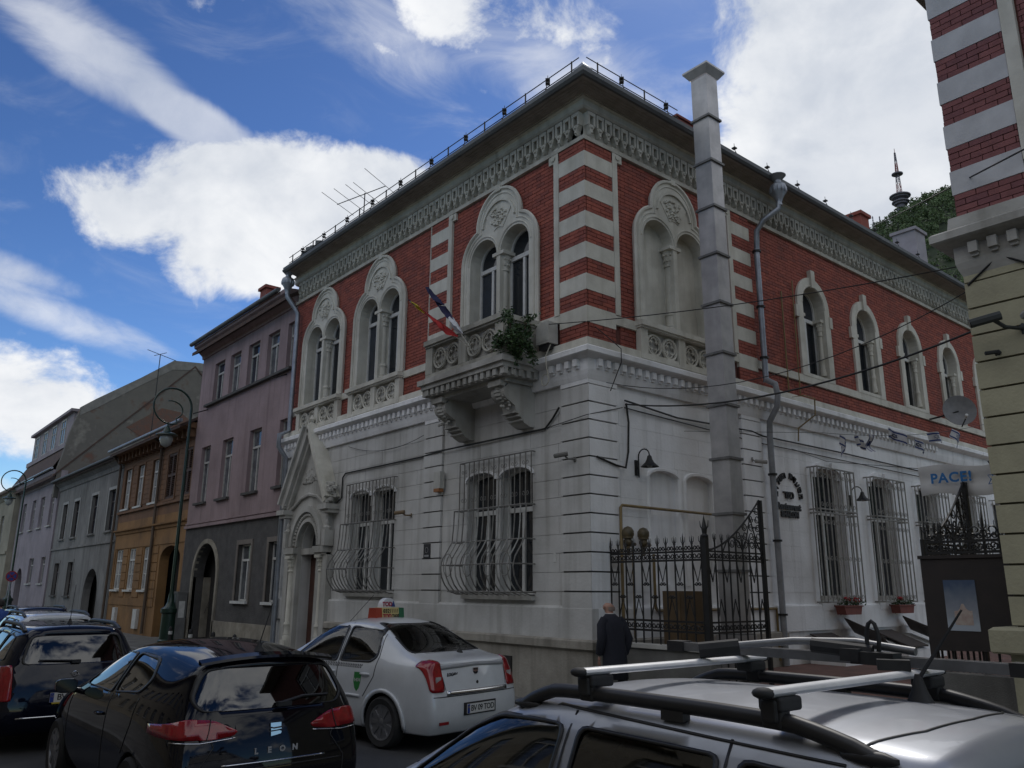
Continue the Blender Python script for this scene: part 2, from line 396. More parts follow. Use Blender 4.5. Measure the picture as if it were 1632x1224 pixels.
# --- walls with real openings; the brick layer's backing is a mortar bed
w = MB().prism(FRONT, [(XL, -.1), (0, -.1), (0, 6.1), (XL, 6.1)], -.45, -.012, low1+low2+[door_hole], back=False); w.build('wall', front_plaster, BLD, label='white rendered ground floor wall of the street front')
w = MB().prism(SIDE, [(.0, -.1), (YR, -.1), (YR, 6.1), (.0, 6.1)], -.45, -.012, slow+[arch_poly(1.55, 2.43, 2.07, 4.0, .15, 10), arch_poly(2.61, 3.50, 2.07, 4.0, .15, 10)], back=False); w.build('wall', white_plaster, BLD, label='white rendered ground floor wall of the courtyard side')
fl = [q for c in WC for q in lights(c, .03)]
w = MB().prism(FRONT, [(XL, 6.1), (-.012, 6.1), (-.012, 11.2), (XL, 11.2)], -.45, -.012, fl, back=False); w.build('upper_wall', mortar, BLD)
w = MB().prism(SIDE, [(-.0, 6.1), (YR, 6.1), (YR, 11.2), (-.0, 11.2)], -.45, -.0125, sup+lights(bl_c, .03), back=False); w.build('upper_wall', mortar, BLD)
# rear core so that nothing can be seen through the rooms
MB().box(FRONT, XL, -.5, -.2, 11.1, -YR, -.9).build('core', dark_void, BLD)

# --- bricks
QF = [(-.66, 0.0), (-5.08, -4.38)]; QS = [(.0, .72), (4.62, 5.32)]      # striped pilasters
ST = [6.37+.3138*i for i in range(14)]
bricks = []      # (frame, ua, ub, za, zb, d)
def lay(fr, u0, u1, z0, z1, holes, d):
    for (a, b, za, zb) in courses(u0, u1, z0, z1, .25, .0785, .011, holes): bricks.append((fr, a, b, za, zb, d))
def inset(lp, c, k): return lp
surr = [[(c-HW+.06, 6.3)]+[(c+HW-.06, 6.3), (c+HW-.06, 8.9), (c+.9, 9.4), (c+.66, 9.65), (c+.45, 10.1), (c-.45, 10.1), (c-.66, 9.65), (c-.9, 9.4), (c-HW+.06, 8.9)] for c in WC]
ssur = [arch_poly(c-.72, c+.72, 6.9, 8.85) for c in SC]
bl_c = 2.55
bsur = [[(bl_c-HW+.06, 6.3), (bl_c+HW-.06, 6.3), (bl_c+HW-.06, 8.9), (bl_c+.9, 9.4), (bl_c+.66, 9.65), (bl_c+.45, 10.1), (bl_c-.45, 10.1), (bl_c-.66, 9.65), (bl_c-.9, 9.4), (bl_c-HW+.06, 8.9)]]
lay(FRONT, XL, -5.08, 6.22, 6.83, surr, 0); lay(FRONT, XL, -5.08, 7.0, 10.37, surr, 0)
lay(FRONT, -4.24, -.80, 6.22, 6.83, surr, 0); lay(FRONT, -4.24, -.80, 7.0, 10.37, surr, 0)
lay(SIDE, .88, 4.48, 6.22, 6.80, bsur, 0); lay(SIDE, .88, 4.48, 6.98, 10.37, bsur, 0)
lay(SIDE, 5.32, YR, 6.22, 6.76, [], 0); lay(SIDE, 5.32, YR, 6.95, 10.42, ssur, 0)
for i in range(0, 13, 2):
    for a, b in QF: lay(FRONT, a+(0 if b else 0), b+(.045 if b == 0 else 0), ST[i], ST[i+1], [], .045)
    for a, b in QS: lay(SIDE, a-(.0 if a == 0 else 0), b, ST[i], ST[i+1], [], .045)
def bdist(b):
    return (b[0].p((b[1]+b[2])/2, (b[3]+b[4])/2, b[5])-CAMP).length
def blen(b): return (b[2]-b[1])/bdist(b)*max(.2, abs((CAMP-b[0].p(b[1], b[3])).normalized().dot(b[0].n)))
bricks.sort(key=lambda b: -blen(b)/ (1.0 if blen(b) else 1))
rest = [MB(), MB(), MB()]
def brick_faces(mb, fr, ua, ub, za, zb, d0, d1): mb.box(fr, ua, ub, za, zb, d0, d1)
for i, (fr, ua, ub, za, zb, d) in enumerate(bricks):
    dd = d+random.random()*.006
    if i < 300:
        q = MB(); q.box(fr, ua, ub, za, zb, d-.03, dd); q.build('brick', brick_mats[random.choice((0, 0, 1, 2))], BLD)
    else: rest[random.choice((0, 0, 0, 1, 2))].box(fr, ua, ub, za, zb, d-.03, dd)
for k in range(3): rest[k].build('brickwork', brick_mats[k], BLD, kind='stuff')

# --- striped pilasters: mortar core, pale bands, edge strips
for (fr, Q) in ((FRONT, QF), (SIDE, QS)):
    for a, b in Q:
        cor = (a == 0 and fr is SIDE) or (b == 0 and fr is FRONT)
        k = MB()
        if not (cor and fr is SIDE): k.box(fr, a, b+(.03 if cor else 0), 6.2, 10.46, -.1, .03)
        else: k.box(fr, -.029, b, 6.2, 10.46, -.1, .0302)
        k.build('pilaster', mortar, BLD)
        for i in range(1, 13, 2):
            if cor and fr is SIDE: continue
            if cor:
                m = MB(); pts = [(a, 0), (.0, 0), (.0, QS[0][1])]
                m.sweep([(a, 0), (0, 0), (0, QS[0][1])], [(-.02, ST[i]), (.055, ST[i]), (.055, ST[i+1]), (-.02, ST[i+1])])
                m.build('stripe', cream_stone, BLD)
            else: MB().box(fr, a-.004, b+.004, ST[i], ST[i+1], -.02, .055).build('stripe', cream_stone, BLD)
# plain strips beside the pilasters, with the little ear at their head
for fr, u0, u1, ear in ((FRONT, -.80, -.664, -1), (SIDE, .724, .86, 1), (FRONT, -4.376, -4.24, 1), (SIDE, 4.48, 4.616, -1), (FRONT, -5.10, -5.084, -1)):
    MB().box(fr, u0, u1, 6.98 if u1-u0 > .05 else 6.4, 10.50, -.02, .062).build('edge_strip', cream_stone, BLD)
    if u1-u0 > .05:
        e = MB(); uu0 = (u0+u1)/2+ear*.07; e.box(fr, min(u0, u0+ear*.14), max(u1, u1+ear*.14), 10.2, 10.372, -.02, .058); e.lathe([(.0, 0), (.05, 0), (.06, .03), (.0, .035)], fr.p(uu0, 10.3, .055), 10, fr.n)
        e.build('ear', cream_stone, BLD)
# sill-level band between windows
for fr, segs, z0, z1 in ((FRONT, [(XL, WC[0]-HW), (WC[0]+HW, WC[1]-HW), (WC[1]+HW, -5.11), (-4.24, WC[2]-HW), (WC[2]+HW, -.664)], 6.83, 7.0), (SIDE, [(.724, bl_c-HW), (bl_c+HW, 4.62), (5.325, YR)], 6.79, 6.97)):
    for a, b in segs:
        if b-a > .03: MB().box(fr, a, b, z0, z1, -.02, .05).build('band_course', cream_stone, BLD)
# --- trefoil windows
def trefoil(c, grow=0., z0=7.0):
    r = .72+grow; pts = []
    d = math.hypot(.52, .75); h = math.sqrt(max(0, r*r-(d/2)**2)); nx, nz = -.75/d, .52/d
    ix, iz = -.26+nx*h, 9.225+nz*h
    a_end = math.degrees(math.atan2(iz-8.85, ix+OC)); b0 = math.degrees(math.atan2(iz-9.6, ix)); 
    if b0 < 0: b0 += 360
    left = [(-OC-r, z0)]+arc(-OC, 8.85, r, 180, a_end, 10)+arc(0, 9.6, r, b0, 90, 10)[1:]
    return [(c+u, z) for u, z in left]+[(c-u, z) for u, z in reversed(left[:-1])]
relief_rng = random.Random(3)
def relief(mb, fr, c, z, r0, r1, a0, a1, d, n=40, s=.035):
    for i in range(n):
        a = R_(relief_rng.uniform(a0, a1)); r = relief_rng.uniform(r0, r1); q = relief_rng.uniform(.6, 1.2)*s
        mb.ball(fr.p(c+r*math.cos(a), z+r*math.sin(a), d), q, 6, (1, 1, 1))
def column(mb, fr, c, z0, z1, d, r):
    o = fr.p(c, 0, d)
    mb.lathe([(r*1.5, z0), (r*1.5, z0+.10), (r*1.25, z0+.13), (r*1.35, z0+.17), (r*1.15, z0+.20), (r*1.15, z0+.38), (r*1.35, z0+.40), (r*1.3, z0+.44), (r, z0+.47), (r*.92, z1-.42), (r*1.2, z1-.41), (r*1.2, z1-.38), (r*.95, z1-.36), (r*1.2, z1-.22), (r*1.6, z1-.07)], o, 14)
    mb.cube(o+V((0, 0, z1-.035)), (r*3.9, r*3.9, .075))
    for i in range(10):
        a = i*2*math.pi/10
        for zz, q in ((z1-.27, 1.05), (z1-.15, 1.35)):
            mb.ball(o+V((math.cos(a)*r*q, math.sin(a)*r*q, zz)), r*.33, 6, (1, 1, 1.3))
def sash(fr, u0, u1, z0, zs, rise, d, parent, transom, glass_m, mull=True, wood=white_paint, upper=None):
    """arched casement: frame mesh with panes as children"""
    n = 12; ap = arch_poly(u0, u1, z0, zs, rise, n); t = .055
    ip = arch_poly(u0+t, u1-t, z0+t, zs, (rise if rise is not None else (u1-u0)/2)-t, n)
    m = MB(); m.prism(fr, ap, d-.03, d+.03, [ip], hole_d=d-.03)
    m.box(fr, u0+t, u1-t, transom-.045, transom+.045, d-.028, d+.045)
    if mull: m.box(fr, (u0+u1)/2-.035, (u0+u1)/2+.035, z0+t, transom-.045, d-.027, d+.038)
    fo = m.build('window_frame', wood, parent)
    # panes
    cs = ((u0+t, (u0+u1)/2-.035), ((u0+u1)/2+.035, u1-t)) if mull else ((u0+t, u1-t),)
    for a, b in cs: MB().box(fr, a, b, z0+t, transom-.045, d-.012, d-.004).build('pane', glass_m, fo)
    up = [(u0+t, transom+.045), (u1-t, transom+.045)]+[q for q in ip[2:] if q[1] > transom+.05]
    MB().prism(fr, up, d-.012, d-.004).build('pane', upper or glass_m, fo)
    return fo
def bifora(fr, c, blind=False):
    out = trefoil(c); hs = lights(c)
    m = MB(); m.prism(fr, out, -.02, .07, hs, back=False, hole_d=-.30)
    s = m.build('window_surround', cream_stone, BLD)
    e = MB(); e.tube([fr.p(u, z, .075) for u, z in out], .042, 6); e.tube([fr.p(u, z, .072) for u, z in trefoil(c, -.11)], .018, 5)
    e.box(fr, c-.07, c+.07, 10.27, 10.39, .0, .11)
    for s_ in (-1, 1):
        e.tube([fr.p(u, z, .072) for u, z in arc(c+s_*OC, 8.85, OW+.06, 180, 0, 16)], .02, 5)
    e.build('moulding', cream_stone, s)
    t = MB(); t.band(fr, arc(c, 9.52, .56, 175, 5, 16), arc(c, 9.52, .51, 175, 5, 16), .06, .11)
    t.prism(fr, arc(c, 9.20, .74, 126, 54, 10)+arc(c, 9.20, .24, 54, 126, 6), .05, .085)
    relief(t, fr, c, 9.20, .28, .70, 60, 120, .095, 60, .038)
    t.build('tympanum_relief', cream_stone, s, smooth=50)
    cm = MB(); column(cm, fr, c, 7.0, 8.87, -.10, .095); cm.build('column', cream_stone, s, smooth=40)
    for s_ in (-1, 1):
        if blind:
            MB().prism(fr, arch_poly(c+s_*OC-OW-.01, c+s_*OC+OW+.01, 6.98, 8.85), -.32, -.20).build('blind_panel', cream_stone, s)
        else:
            sash(fr, c+s_*OC-OW, c+s_*OC+OW, 7.0, 8.85, None, -.24, s, 8.72, pane_dark if s_ > 0 else pane_blue, upper=pane_dark)
    return s
pane_blue = mat('window_pane_curtain', (.03, .04, .06), (.018, .022, .03), .06, 1.2, spec=.6)
def balustrade(fr, u0, u1, z0, z1, d0, parent, posts=3, panels=2):
    """apron of posts and quatrefoil rings under a sill"""
    m = MB(); m.box(fr, u0-.05, u1+.05, z1-.10, z1, d0-.1, d0+.16); m.box(fr, u0-.03, u1+.03, z1-.135, z1-.10, d0-.1, d0+.12); m.box(fr, u0, u1, z0, z0+.06, d0-.1, d0+.08)
    b = m.build('sill_rail', cream_stone, parent)
    MB().box(fr, u0+.02, u1-.02, z0+.06, z1-.135, d0-.1, d0-.03).build('apron', grey_plaster, b)
    pw = .20; W_ = u1-u0; step = (W_-pw)/panels
    for i in range(panels+1): MB().box(fr, u0+i*step, u0+i*step+pw, z0+.06, z1-.135, d0-.05, d0+.075).build('post', cream_stone, b)
    src = None
    for i in range(panels):
        a = u0+i*step+pw; wd = step-pw; r = min((z1-z0-.195)/2, wd/4)-.008
        for k in (0, 1):
            cu = a+wd*(.25+.5*k); cz = (z0+.06+z1-.135)/2
            q = MB(); q.tube([fr.p(u, z, d0+.015) for u, z in arc(cu, cz, r-.02, 0, 360, 18)[:-1]], .03, 5, True)
            for j in range(4):
                q.tube([fr.p(u, z, d0+.01) for u, z in arc(cu+r*.36*math.cos(R_(90*j)), cz+r*.36*math.sin(R_(90*j)), r*.36, 90*j-125, 90*j+125, 8)], .016, 4)
            q.build('tracery_ring', cream_stone, b)
    return b
for k, c in enumerate(WC):
    bifora(FRONT, c)
    if k < 2: balustrade(FRONT, c-HW, c+HW, 6.24, 6.98, .07, BLD)
bifora(SIDE, bl_c, True); balustrade(SIDE, bl_c-HW, bl_c+HW, 6.24, 6.98, .07, BLD)
# --- side windows with keystones and engaged colonnettes
for c in SC:
    if c > 19: continue
    m = MB(); m.prism(SIDE, [(c-.72, 6.9), (c-.72, 7.25), (c-.80, 7.3), (c-.80, 7.25)][:0]+arch_poly(c-.74, c+.74, 6.965, 8.85, None, 16), -.02, .06, [arch_poly(c-.50, c+.50, 7.05, 8.85)], back=False, hole_d=-.28)
    s = m.build('window_surround', cream_stone, BLD)
    e = MB(); e.box(SIDE, c-.09, c+.09, 9.32, 9.78, -.0, .11); 
    for s_ in (-1, 1): e.box(SIDE, c+s_*.77-.07, c+s_*.77+.07, 8.42, 8.72, -.0, .075)
    e.tube([SIDE.p(u, z, .06) for u, z in arc(c, 8.85, .53, 180, 0, 16)], .02, 5); e.build('keystone', cream_stone, s)
    for s_ in (-1, 1):
        cm = MB(); column(cm, SIDE, c+s_*.46, 7.15, 8.6, -.09, .055); cm.build('colonnette', cream_stone, s, smooth=40)
    sash(SIDE, c-.50, c+.50, 7.05, 8.85, None, -.24, s, 8.55, pane_dark, upper=pane_blue)
# --- ground floor windows
def low_window(fr, loops, transom, d=-.22, wood=white_paint):
    m = MB(); us = [q[0] for lp in loops for q in lp]
    m.box(fr, min(us)-.06, max(us)+.06, 1.78, 1.875, -.05, .08)
    b = m.build('window_sill', grey_plaster, BLD)
    for lp in loops:
        u0, u1 = lp[0][0], lp[1][0]; zs = lp[2][1]
        sash(fr, u0, u1, 1.88 if fr is FRONT else 1.76, zs, max(q[1] for q in lp)-zs, d, b, transom, pane_dark, wood=wood)
    return b
lw1 = low_window(FRONT, low1, 3.5); lw2 = low_window(FRONT, low2, 3.45)
for lps in (low1, low2):
    e = MB()
    for lp in lps:
        e = MB(); o = arch_poly(lp[0][0]-.05, lp[1][0]+.05, 3.9, lp[2][1], .21)[2:]; i = arch_poly(lp[0][0], lp[1][0], 3.9, lp[2][1], .16)[2:]; e.band(FRONT, o, i, -.02, .05); e.build('hood_mould', white_plaster, BLD)
for c in SC[:5]:
    low_window(SIDE, [arch_poly(c-.62, c+.62, 1.76, 4.55, .24)], 3.75)
    e = MB(); o = arc(c, 4.55, .74, 165, 105, 8, .40); i = arc(c, 4.55, .63, 165, 105, 8, .28); e.band(SIDE, o, i, -.02, .06); e.build('hood_mould', white_plaster, BLD); e = MB()
    o = arc(c, 4.55, .74, 75, 15, 8, .40); i = arc(c, 4.55, .63, 75, 15, 8, .28); e.band(SIDE, o, i, -.02, .06); e.build('hood_mould', white_plaster, BLD)
    MB().box(SIDE, c-.78, c+.78, 1.56, 1.76, -.02, .07).build('apron', white_plaster, BLD)
# blind niches on the corner bay's side
for a, b in ((1.53, 2.44), (2.60, 3.51)):
    e = MB(); lp = arch_poly(a, b, 2.05, 4.02, .16, 10); e.tube([SIDE.p(u, z, .0) for u, z in lp[1:]+[lp[0]]], .04, 5)
    e.prism(SIDE, arch_poly(a-.05, b+.05, 2.0, 4.05, .17, 10), -.16, -.12); e.build('blind_niche', white_plaster, BLD)

# --- rusticated blocks: pilasters with deep joints, plain courses between
GZ = [1.62]+[1.94+.3268*i for i in range(12)]   # joint heights up to 5.53
def blocks(fr, a, b, corner=None):
    for i in range(len(GZ)-1):
        z0, z1 = GZ[i]+.014, GZ[i+1]-.014
        if corner:
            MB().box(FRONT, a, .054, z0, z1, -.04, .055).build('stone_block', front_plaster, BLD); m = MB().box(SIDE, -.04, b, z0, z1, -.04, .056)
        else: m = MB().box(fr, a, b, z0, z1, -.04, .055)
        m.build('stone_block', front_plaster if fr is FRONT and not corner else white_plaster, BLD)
blocks(FRONT, -.66, .70, True); blocks(FRONT, -5.10, -4.40); blocks(SIDE, 4.55, 5.25)
MB().sweep([(-.66, 0), (0, 0), (0, .70)], [(-.04, 5.54), (.055, 5.54), (.055, 5.86), (-.04, 5.86)]).build('stone_block', white_plaster, BLD)
for fr, a, b in ((FRONT, -5.1, -4.4), (SIDE, 4.55, 5.25)): MB().box(fr, a, b, 5.54, 5.86, -.04, .055).build('stone_block', white_plaster, BLD)
MB().sweep([(-.655, 0), (0, 0), (0, .695)], [(-.05, 1.0), (.012, 1.0), (.012, 5.9), (-.05, 5.9)]).build('pilaster_core', dark_joint := mat('dark_joint', (.16, .155, .15), (.10, .10, .10), .95, 4), BLD)
for fr, a, b in ((FRONT, -5.095, -4.405), (SIDE, 4.555, 5.245)): MB().box(fr, a, b, 1.7, 5.87, -.05, .012).build('pilaster_core', dark_joint, BLD)
lw_h = low1+low2+[[(-8.36, 1.7), (-6.31, 1.7), (-6.31, 4.0), (-8.36, 4.0)], [(-11.75, 0), (-9.15, 0), (-9.15, 4.2), (-10.45, 6.3), (-11.75, 4.2)]]
sl_h = slow+[[(c-.78, 1.5), (c+.78, 1.5), (c+.78, 1.8), (c-.78, 1.8)] for c in SC]+[arch_poly(1.5, 2.46, 2.05, 4.0, .16), arch_poly(2.58, 3.54, 2.05, 4.0, .16)]
for fr, segs, hs in ((FRONT, [(XL, -5.11), (-4.39, -.67)], lw_h), (SIDE, [(.71, 4.54), (5.26, 13.)], sl_h)):
    for a, b in segs:
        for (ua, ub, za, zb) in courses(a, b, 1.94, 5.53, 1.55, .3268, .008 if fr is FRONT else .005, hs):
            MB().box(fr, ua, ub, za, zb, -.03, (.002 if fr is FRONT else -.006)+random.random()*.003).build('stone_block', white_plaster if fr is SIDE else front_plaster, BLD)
# plinth
PB = [(-.1, 1.15), (.06, 1.15), (.06, 1.66), (.03, 1.70), (-.1, 1.70)]
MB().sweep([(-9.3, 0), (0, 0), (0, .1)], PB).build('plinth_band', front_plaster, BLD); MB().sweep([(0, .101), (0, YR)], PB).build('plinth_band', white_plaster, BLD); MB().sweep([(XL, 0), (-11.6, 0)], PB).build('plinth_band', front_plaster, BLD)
MB().sweep([(-9.2, 0), (0, 0), (0, 5.6)], [(-.1, -.1), (.09, -.1), (.09, .98), (.16, 1.02), (.16, 1.14), (.12, 1.17), (-.1, 1.17)]).build('plinth', mat('splashed_plinth', (.37, .345, .30), (.27, .25, .215), .95, 2.2, bump=.35, bscale=25, streak=.6, dirt=(.13, .12, .10)), BLD)
# --- cornice over the ground floor
COR = [(-.1, 5.62), (.06, 5.62), (.09, 5.70), (.11, 5.78), (.11, 5.98), (.18, 6.0), (.27, 6.03), (.30, 6.05), (.30, 6.14), (.27, 6.165), (.10, 6.235), (-.1, 6.235)]
cor = MB().sweep([(XL, 0), (0, 0), (0, YR)], COR).build('cornice', white_plaster, BLD)
MB().sweep([(XL, 0), (0, 0), (0, YR)], [(-.1, 6.2), (.14, 6.21), (.12, 6.37), (-.1, 6.37)]).build('ledge', cream_stone, cor)
def dentil_mesh(fr):
    m = MB(); m.box(fr, -.05, .05, 5.85, 5.98, .08, .20); m.box(fr, -.04, .04, 5.81, 5.85, .08, .155); return m
def row(fr, mb, name, mt, parent, us):
    me = mb.mesh(name); me.materials.append(mt)
    for u in us:
        o = link(name, me, parent); o.location = fr.u*u
row(FRONT, dentil_mesh(FRONT), 'dentil', white_plaster, cor, [-.14-.21*i for i in range(58) if not (-4.3 < -.14-.21*i < -.9)])
row(SIDE, dentil_mesh(SIDE), 'dentil', white_plaster, cor, [.14+.21*i for i in range(66)])
# --- frieze and eaves
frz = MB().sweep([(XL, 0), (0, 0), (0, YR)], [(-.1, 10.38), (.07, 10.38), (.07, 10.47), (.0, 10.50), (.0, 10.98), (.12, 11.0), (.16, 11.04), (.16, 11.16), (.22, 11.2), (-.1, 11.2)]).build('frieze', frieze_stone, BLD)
def pend(fr):
    m = MB(); m.box(fr, -.10, -.05, 10.70, 10.90, .0, .12); m.box(fr, .05, .10, 10.70, 10.90, .0, .12); m.box(fr, -.10, .10, 10.90, 10.98, .0, .125)
    m.prism(fr, [(-.10, 10.72), (-.035, 10.60), (-.025, 10.52), (.0, 10.49), (.025, 10.52), (.035, 10.60), (.10, 10.72)], .0, .11); m.ball(fr.p(0, 10.55, .11), .034, 6); m.ball(fr.p(0, 10.66, .11), .04, 6); return m
sp = .235
row(FRONT, pend(FRONT), 'pendant', frieze_stone, frz, [-.11-sp*i for i in range(52)])
row(SIDE, pend(SIDE), 'pendant', frieze_stone, frz, [.11+sp*i for i in range(80)])
XE = XL+.22
MB().sweep([(XE, 0), (0, 0), (0, YR)], [(-.05, 11.19), (.24, 11.19), (.24, 11.22), (.50, 11.27), (.53, 11.25), (.57, 11.25), (.57, 11.39), (-.05, 11.72)]).build('eave', soffit_wood, BLD)
nb = MB()
for i in range(1, 5): nb.sweep([(XE, 0), (0, 0), (0, YR)], [(.22+.06*i-.006, 11.222+.011*i), (.22+.06*i+.006, 11.224+.011*i), (.22+.06*i+.006, 11.208+.011*i), (.22+.06*i-.006, 11.206+.011*i)])
nb.build('soffit_batten', soffit_wood, BLD)
MB().sweep([(XE, 0), (0, 0), (0, YR)], [(.555, 11.27), (.58, 11.24), (.63, 11.24), (.67, 11.29), (.67, 11.38), (.64, 11.38), (.62, 11.29), (.58, 11.29), (.575, 11.38)]).build('gutter', roof_metal, BLD)
rf = MB(); ez, rz_ = 11.40, 13.3
rf.face([(XE, -.6, ez), (.6, -.6, ez), (-4.2, 4.2, rz_), (XL, 4.2, rz_)]); rf.face([(.6, -.6, ez), (.6, YR, ez), (-4.2, YR, rz_), (-4.2, 4.2, rz_)])
rf.face([(XL, 4.2, rz_), (-4.2, 4.2, rz_), (-4.2, YR, rz_), (XL, YR, rz_)])
roof = rf.build('roof', roof_metal, BLD)
cp = MB(); cp.lathe([(.20, 0), (.17, .10), (.06, .20), (.0, .26)], (.52, -.52, 11.34), 4); cp.build('corner_cap', zinc, roof)
def guard(path, s0, s1, step=1.35):
    P = [V(p) for p in path]; d = (P[1]-P[0]); Ln = d.length; d.normalize(); out = V((d.y, -d.x, 0))
    a = MB()
    for h in (.16, .34): a.tube([P[0]+V((0, 0, h)), P[1]+V((0, 0, h))], .011, 5)
    a.build('guard_wire', iron, roof)
    k = s0; i = 0
    while k < Ln-s1:
        q = P[0]+d*k
        if i % 2 == 0: MB().tube([q, q+V((0, 0, .36))], .017, 5).build('guard_post', iron, roof)
        else:
            m = MB(); m.tube([q+out*.14+V((0, 0, -.06)), q+out*.05+V((0, 0, .08)), q+V((0, 0, .3)), q+V((0, 0, .42))], .014, 5, r2=.006)
            for h in (.24, .32): m.cube(q+V((0, 0, h)), (.09, .09, .03), Matrix.Rotation(.8, 3, 'Z'))
            m.build('snow_hook', iron, roof)
        k += step/2; i += 1
guard([(XE, -.5, 11.42), (.4, -.5, 11.42)], .25, .1); guard([(.5, -.4, 11.42), (.5, 2.3, 11.42)], .3, .0)
for y in [3.0+1.3*i for i in range(13)]:
    q = V((.5, y, 11.42)); m = MB(); m.tube([q+V((.14, 0, -.06)), q+V((.05, 0, .06)), q+V((0, 0, .2)), q+V((0, 0, .34))], .014, 5, r2=.006); m.cube(q+V((0, 0, .22)), (.09, .09, .03)); m.build('snow_hook', iron, roof)
chim_br = brick_mats[0]
for y, x, h, mt_, w_ in ((12.1, -.6, 1.15, chim_br, .5), (15.6, -.6, 1.65, mat('lilac_render', (.36, .33, .36), (.28, .26, .28), .9, 2), .72)):
    zb = 11.4+(0.6-x)*.39-.25
    m = MB(); m.cube((x, y, zb+h/2), (w_, w_, h)); m.cube((x, y, zb+h+.05), (w_+.12, w_+.12, .1)); m.build('chimney', mt_, roof)
# hips of brick debris near the flue: small ridge vents
m = MB(); m.cube((.2, 2.75, 11.68), (.3, .55, .12)); m.cube((.2, 2.75, 11.79), (.36, .62, .05)); m.build('roof_vent', brick_mats[2], roof)
m = MB()
for i in range(4): m.cube((-11.3+.28*i, -.35, 11.60+.05*(i % 2)), (.22, .25, .16), Matrix.Rotation(.3*i, 3, 'Z'))
m.build('roof_vent', roof_metal, roof)

# --- balcony (a part; slab carries the rest)
BX0, BX1, BD = -3.80, -1.24, .93
m = MB(); m.box(FRONT, BX0-.12, BX1+.12, 6.03, 6.14, -.05, BD+.14); m.box(FRONT, BX0-.06, BX1+.06, 5.94, 6.03, -.05, BD+.08); m.box(FRONT, BX0+.0, BX1-.0, 5.80, 5.94, -.05, BD-.02); m.box(FRONT, BX0+.12, BX1-.12, 5.72, 5.80, -.05, BD-.14)
m.box(FRONT, BX0-.02, BX1+.02, 6.14, 6.20, -.05, BD+.03)
bal = m.build('balcony', grey_plaster, BLD, label='balcony on two scrolled brackets')
dm = MB(); dm.box(FRONT, -.05, .05, 5.81, 5.94, BD-.06, BD+.055); row(FRONT, dm, 'dentil', grey_plaster, bal, [BX0+.12+.185*i for i in range(13)])
for sx, X in ((1, BX1), (-1, BX0)):
    fr = Fr((X, 0, 0), (0, -1, 0), (sx, 0, 0)); dm = MB(); dm.box(fr, -.05, .05, 5.81, 5.94, -.06, .055); row(fr, dm, 'dentil', grey_plaster, bal, [.18+.185*i for i in range(5)])
bc = mat('balcony_stone', (.46, .445, .39), (.33, .32, .28), .9, 2.2, bump=.2, bscale=30, streak=.5, dirt=(.17, .16, .13))
def bal_panel(fr, u0, u1, panels):
    z0, z1 = 6.20, 6.98
    MB().box(fr, u0, u1, z1-.10, z1, -.12, .13).build('handrail', bc, bal); MB().box(fr, u0, u1, z1-.14, z1-.10, -.1, .09).build('handrail', bc, bal); MB().box(fr, u0+.002, u1-.002, z0, z0+.07, -.09, .06).build('base_rail', bc, bal)
    MB().box(fr, u0+.1, u1-.1, z0+.07, z1-.14, -.055, -.03).build('back_panel', grey_plaster, bal)
    pw = .24; step = (u1-u0-pw)/panels
    for i in range(panels+1): MB().box(fr, u0+i*step, u0+i*step+pw, z0+.07, z1-.14, -.09, .065).build('post', bc, bal)
    for i in range(panels):
        a = u0+i*step+pw; wd = step-pw; r = min((z1-z0-.21)/2, wd/4)-.006
        for k in (0, 1):
            cu = a+wd*(.25+.5*k); cz = (z0+.07+z1-.14)/2; q = MB(); q.tube([fr.p(u, z, .02) for u, z in arc(cu, cz, r-.02, 0, 360, 18)[:-1]], .03, 5, True)
            for j in range(4): q.tube([fr.p(u, z, .012) for u, z in arc(cu+r*.36*math.cos(R_(90*j)), cz+r*.36*math.sin(R_(90*j)), r*.36, 90*j-125, 90*j+125, 8)], .018, 4)
            q.build('tracery_ring', bc, bal)
bal_panel(Fr((0, -BD+.04, 0), (1, 0, 0), (0, -1, 0)), BX0, BX1, 2)
for sx, X in ((1, BX1-.07), (-1, BX0+.07)):
    bal_panel(Fr((X, 0, 0), (0, -1, 0), (sx, 0, 0)), .05, BD-.19, 1)
def bracket(x):
    fr = Fr((x, 0, 0), (0, -1, 0), (1, 0, 0))   # u = out from the wall, d across
    poly = [(0, 5.75), (.95, 5.75), (.95, 5.62), (.80, 5.60)]+arc(.62, 5.50, .24, 60, -70, 8)+[(.55, 5.18), (.52, 5.06), (.47, 5.02), (.42, 4.94), (.36, 4.90), (.30, 4.80), (.14, 4.72), (0, 4.72)]
    poly = [(u*.9, 5.75+(z-5.75)*.78) for u, z in poly]
    m = MB().prism(fr, poly, -.19, .19)
    for i in range(9):
        a = R_(80-20*i); m.ball(fr.p(.56+.22*math.cos(a), 5.555+.19*math.sin(a), 0), .045, 6, (2.2, 1, 1))
    for i in range(12): m.ball(fr.p(.54, 5.55, 0)+V((random.uniform(-.16, .16), -.2*random.random(), random.uniform(-.35, .1))), .035, 6)
    for zz, u in ((5.20, .48), (5.14, .41), (5.07, .33)): m.box(fr, u-.05, u+.02, zz-.03, zz, -.205, .205)
    m.build('bracket', grey_plaster, bal)
bracket(-3.5); bracket(-1.62)

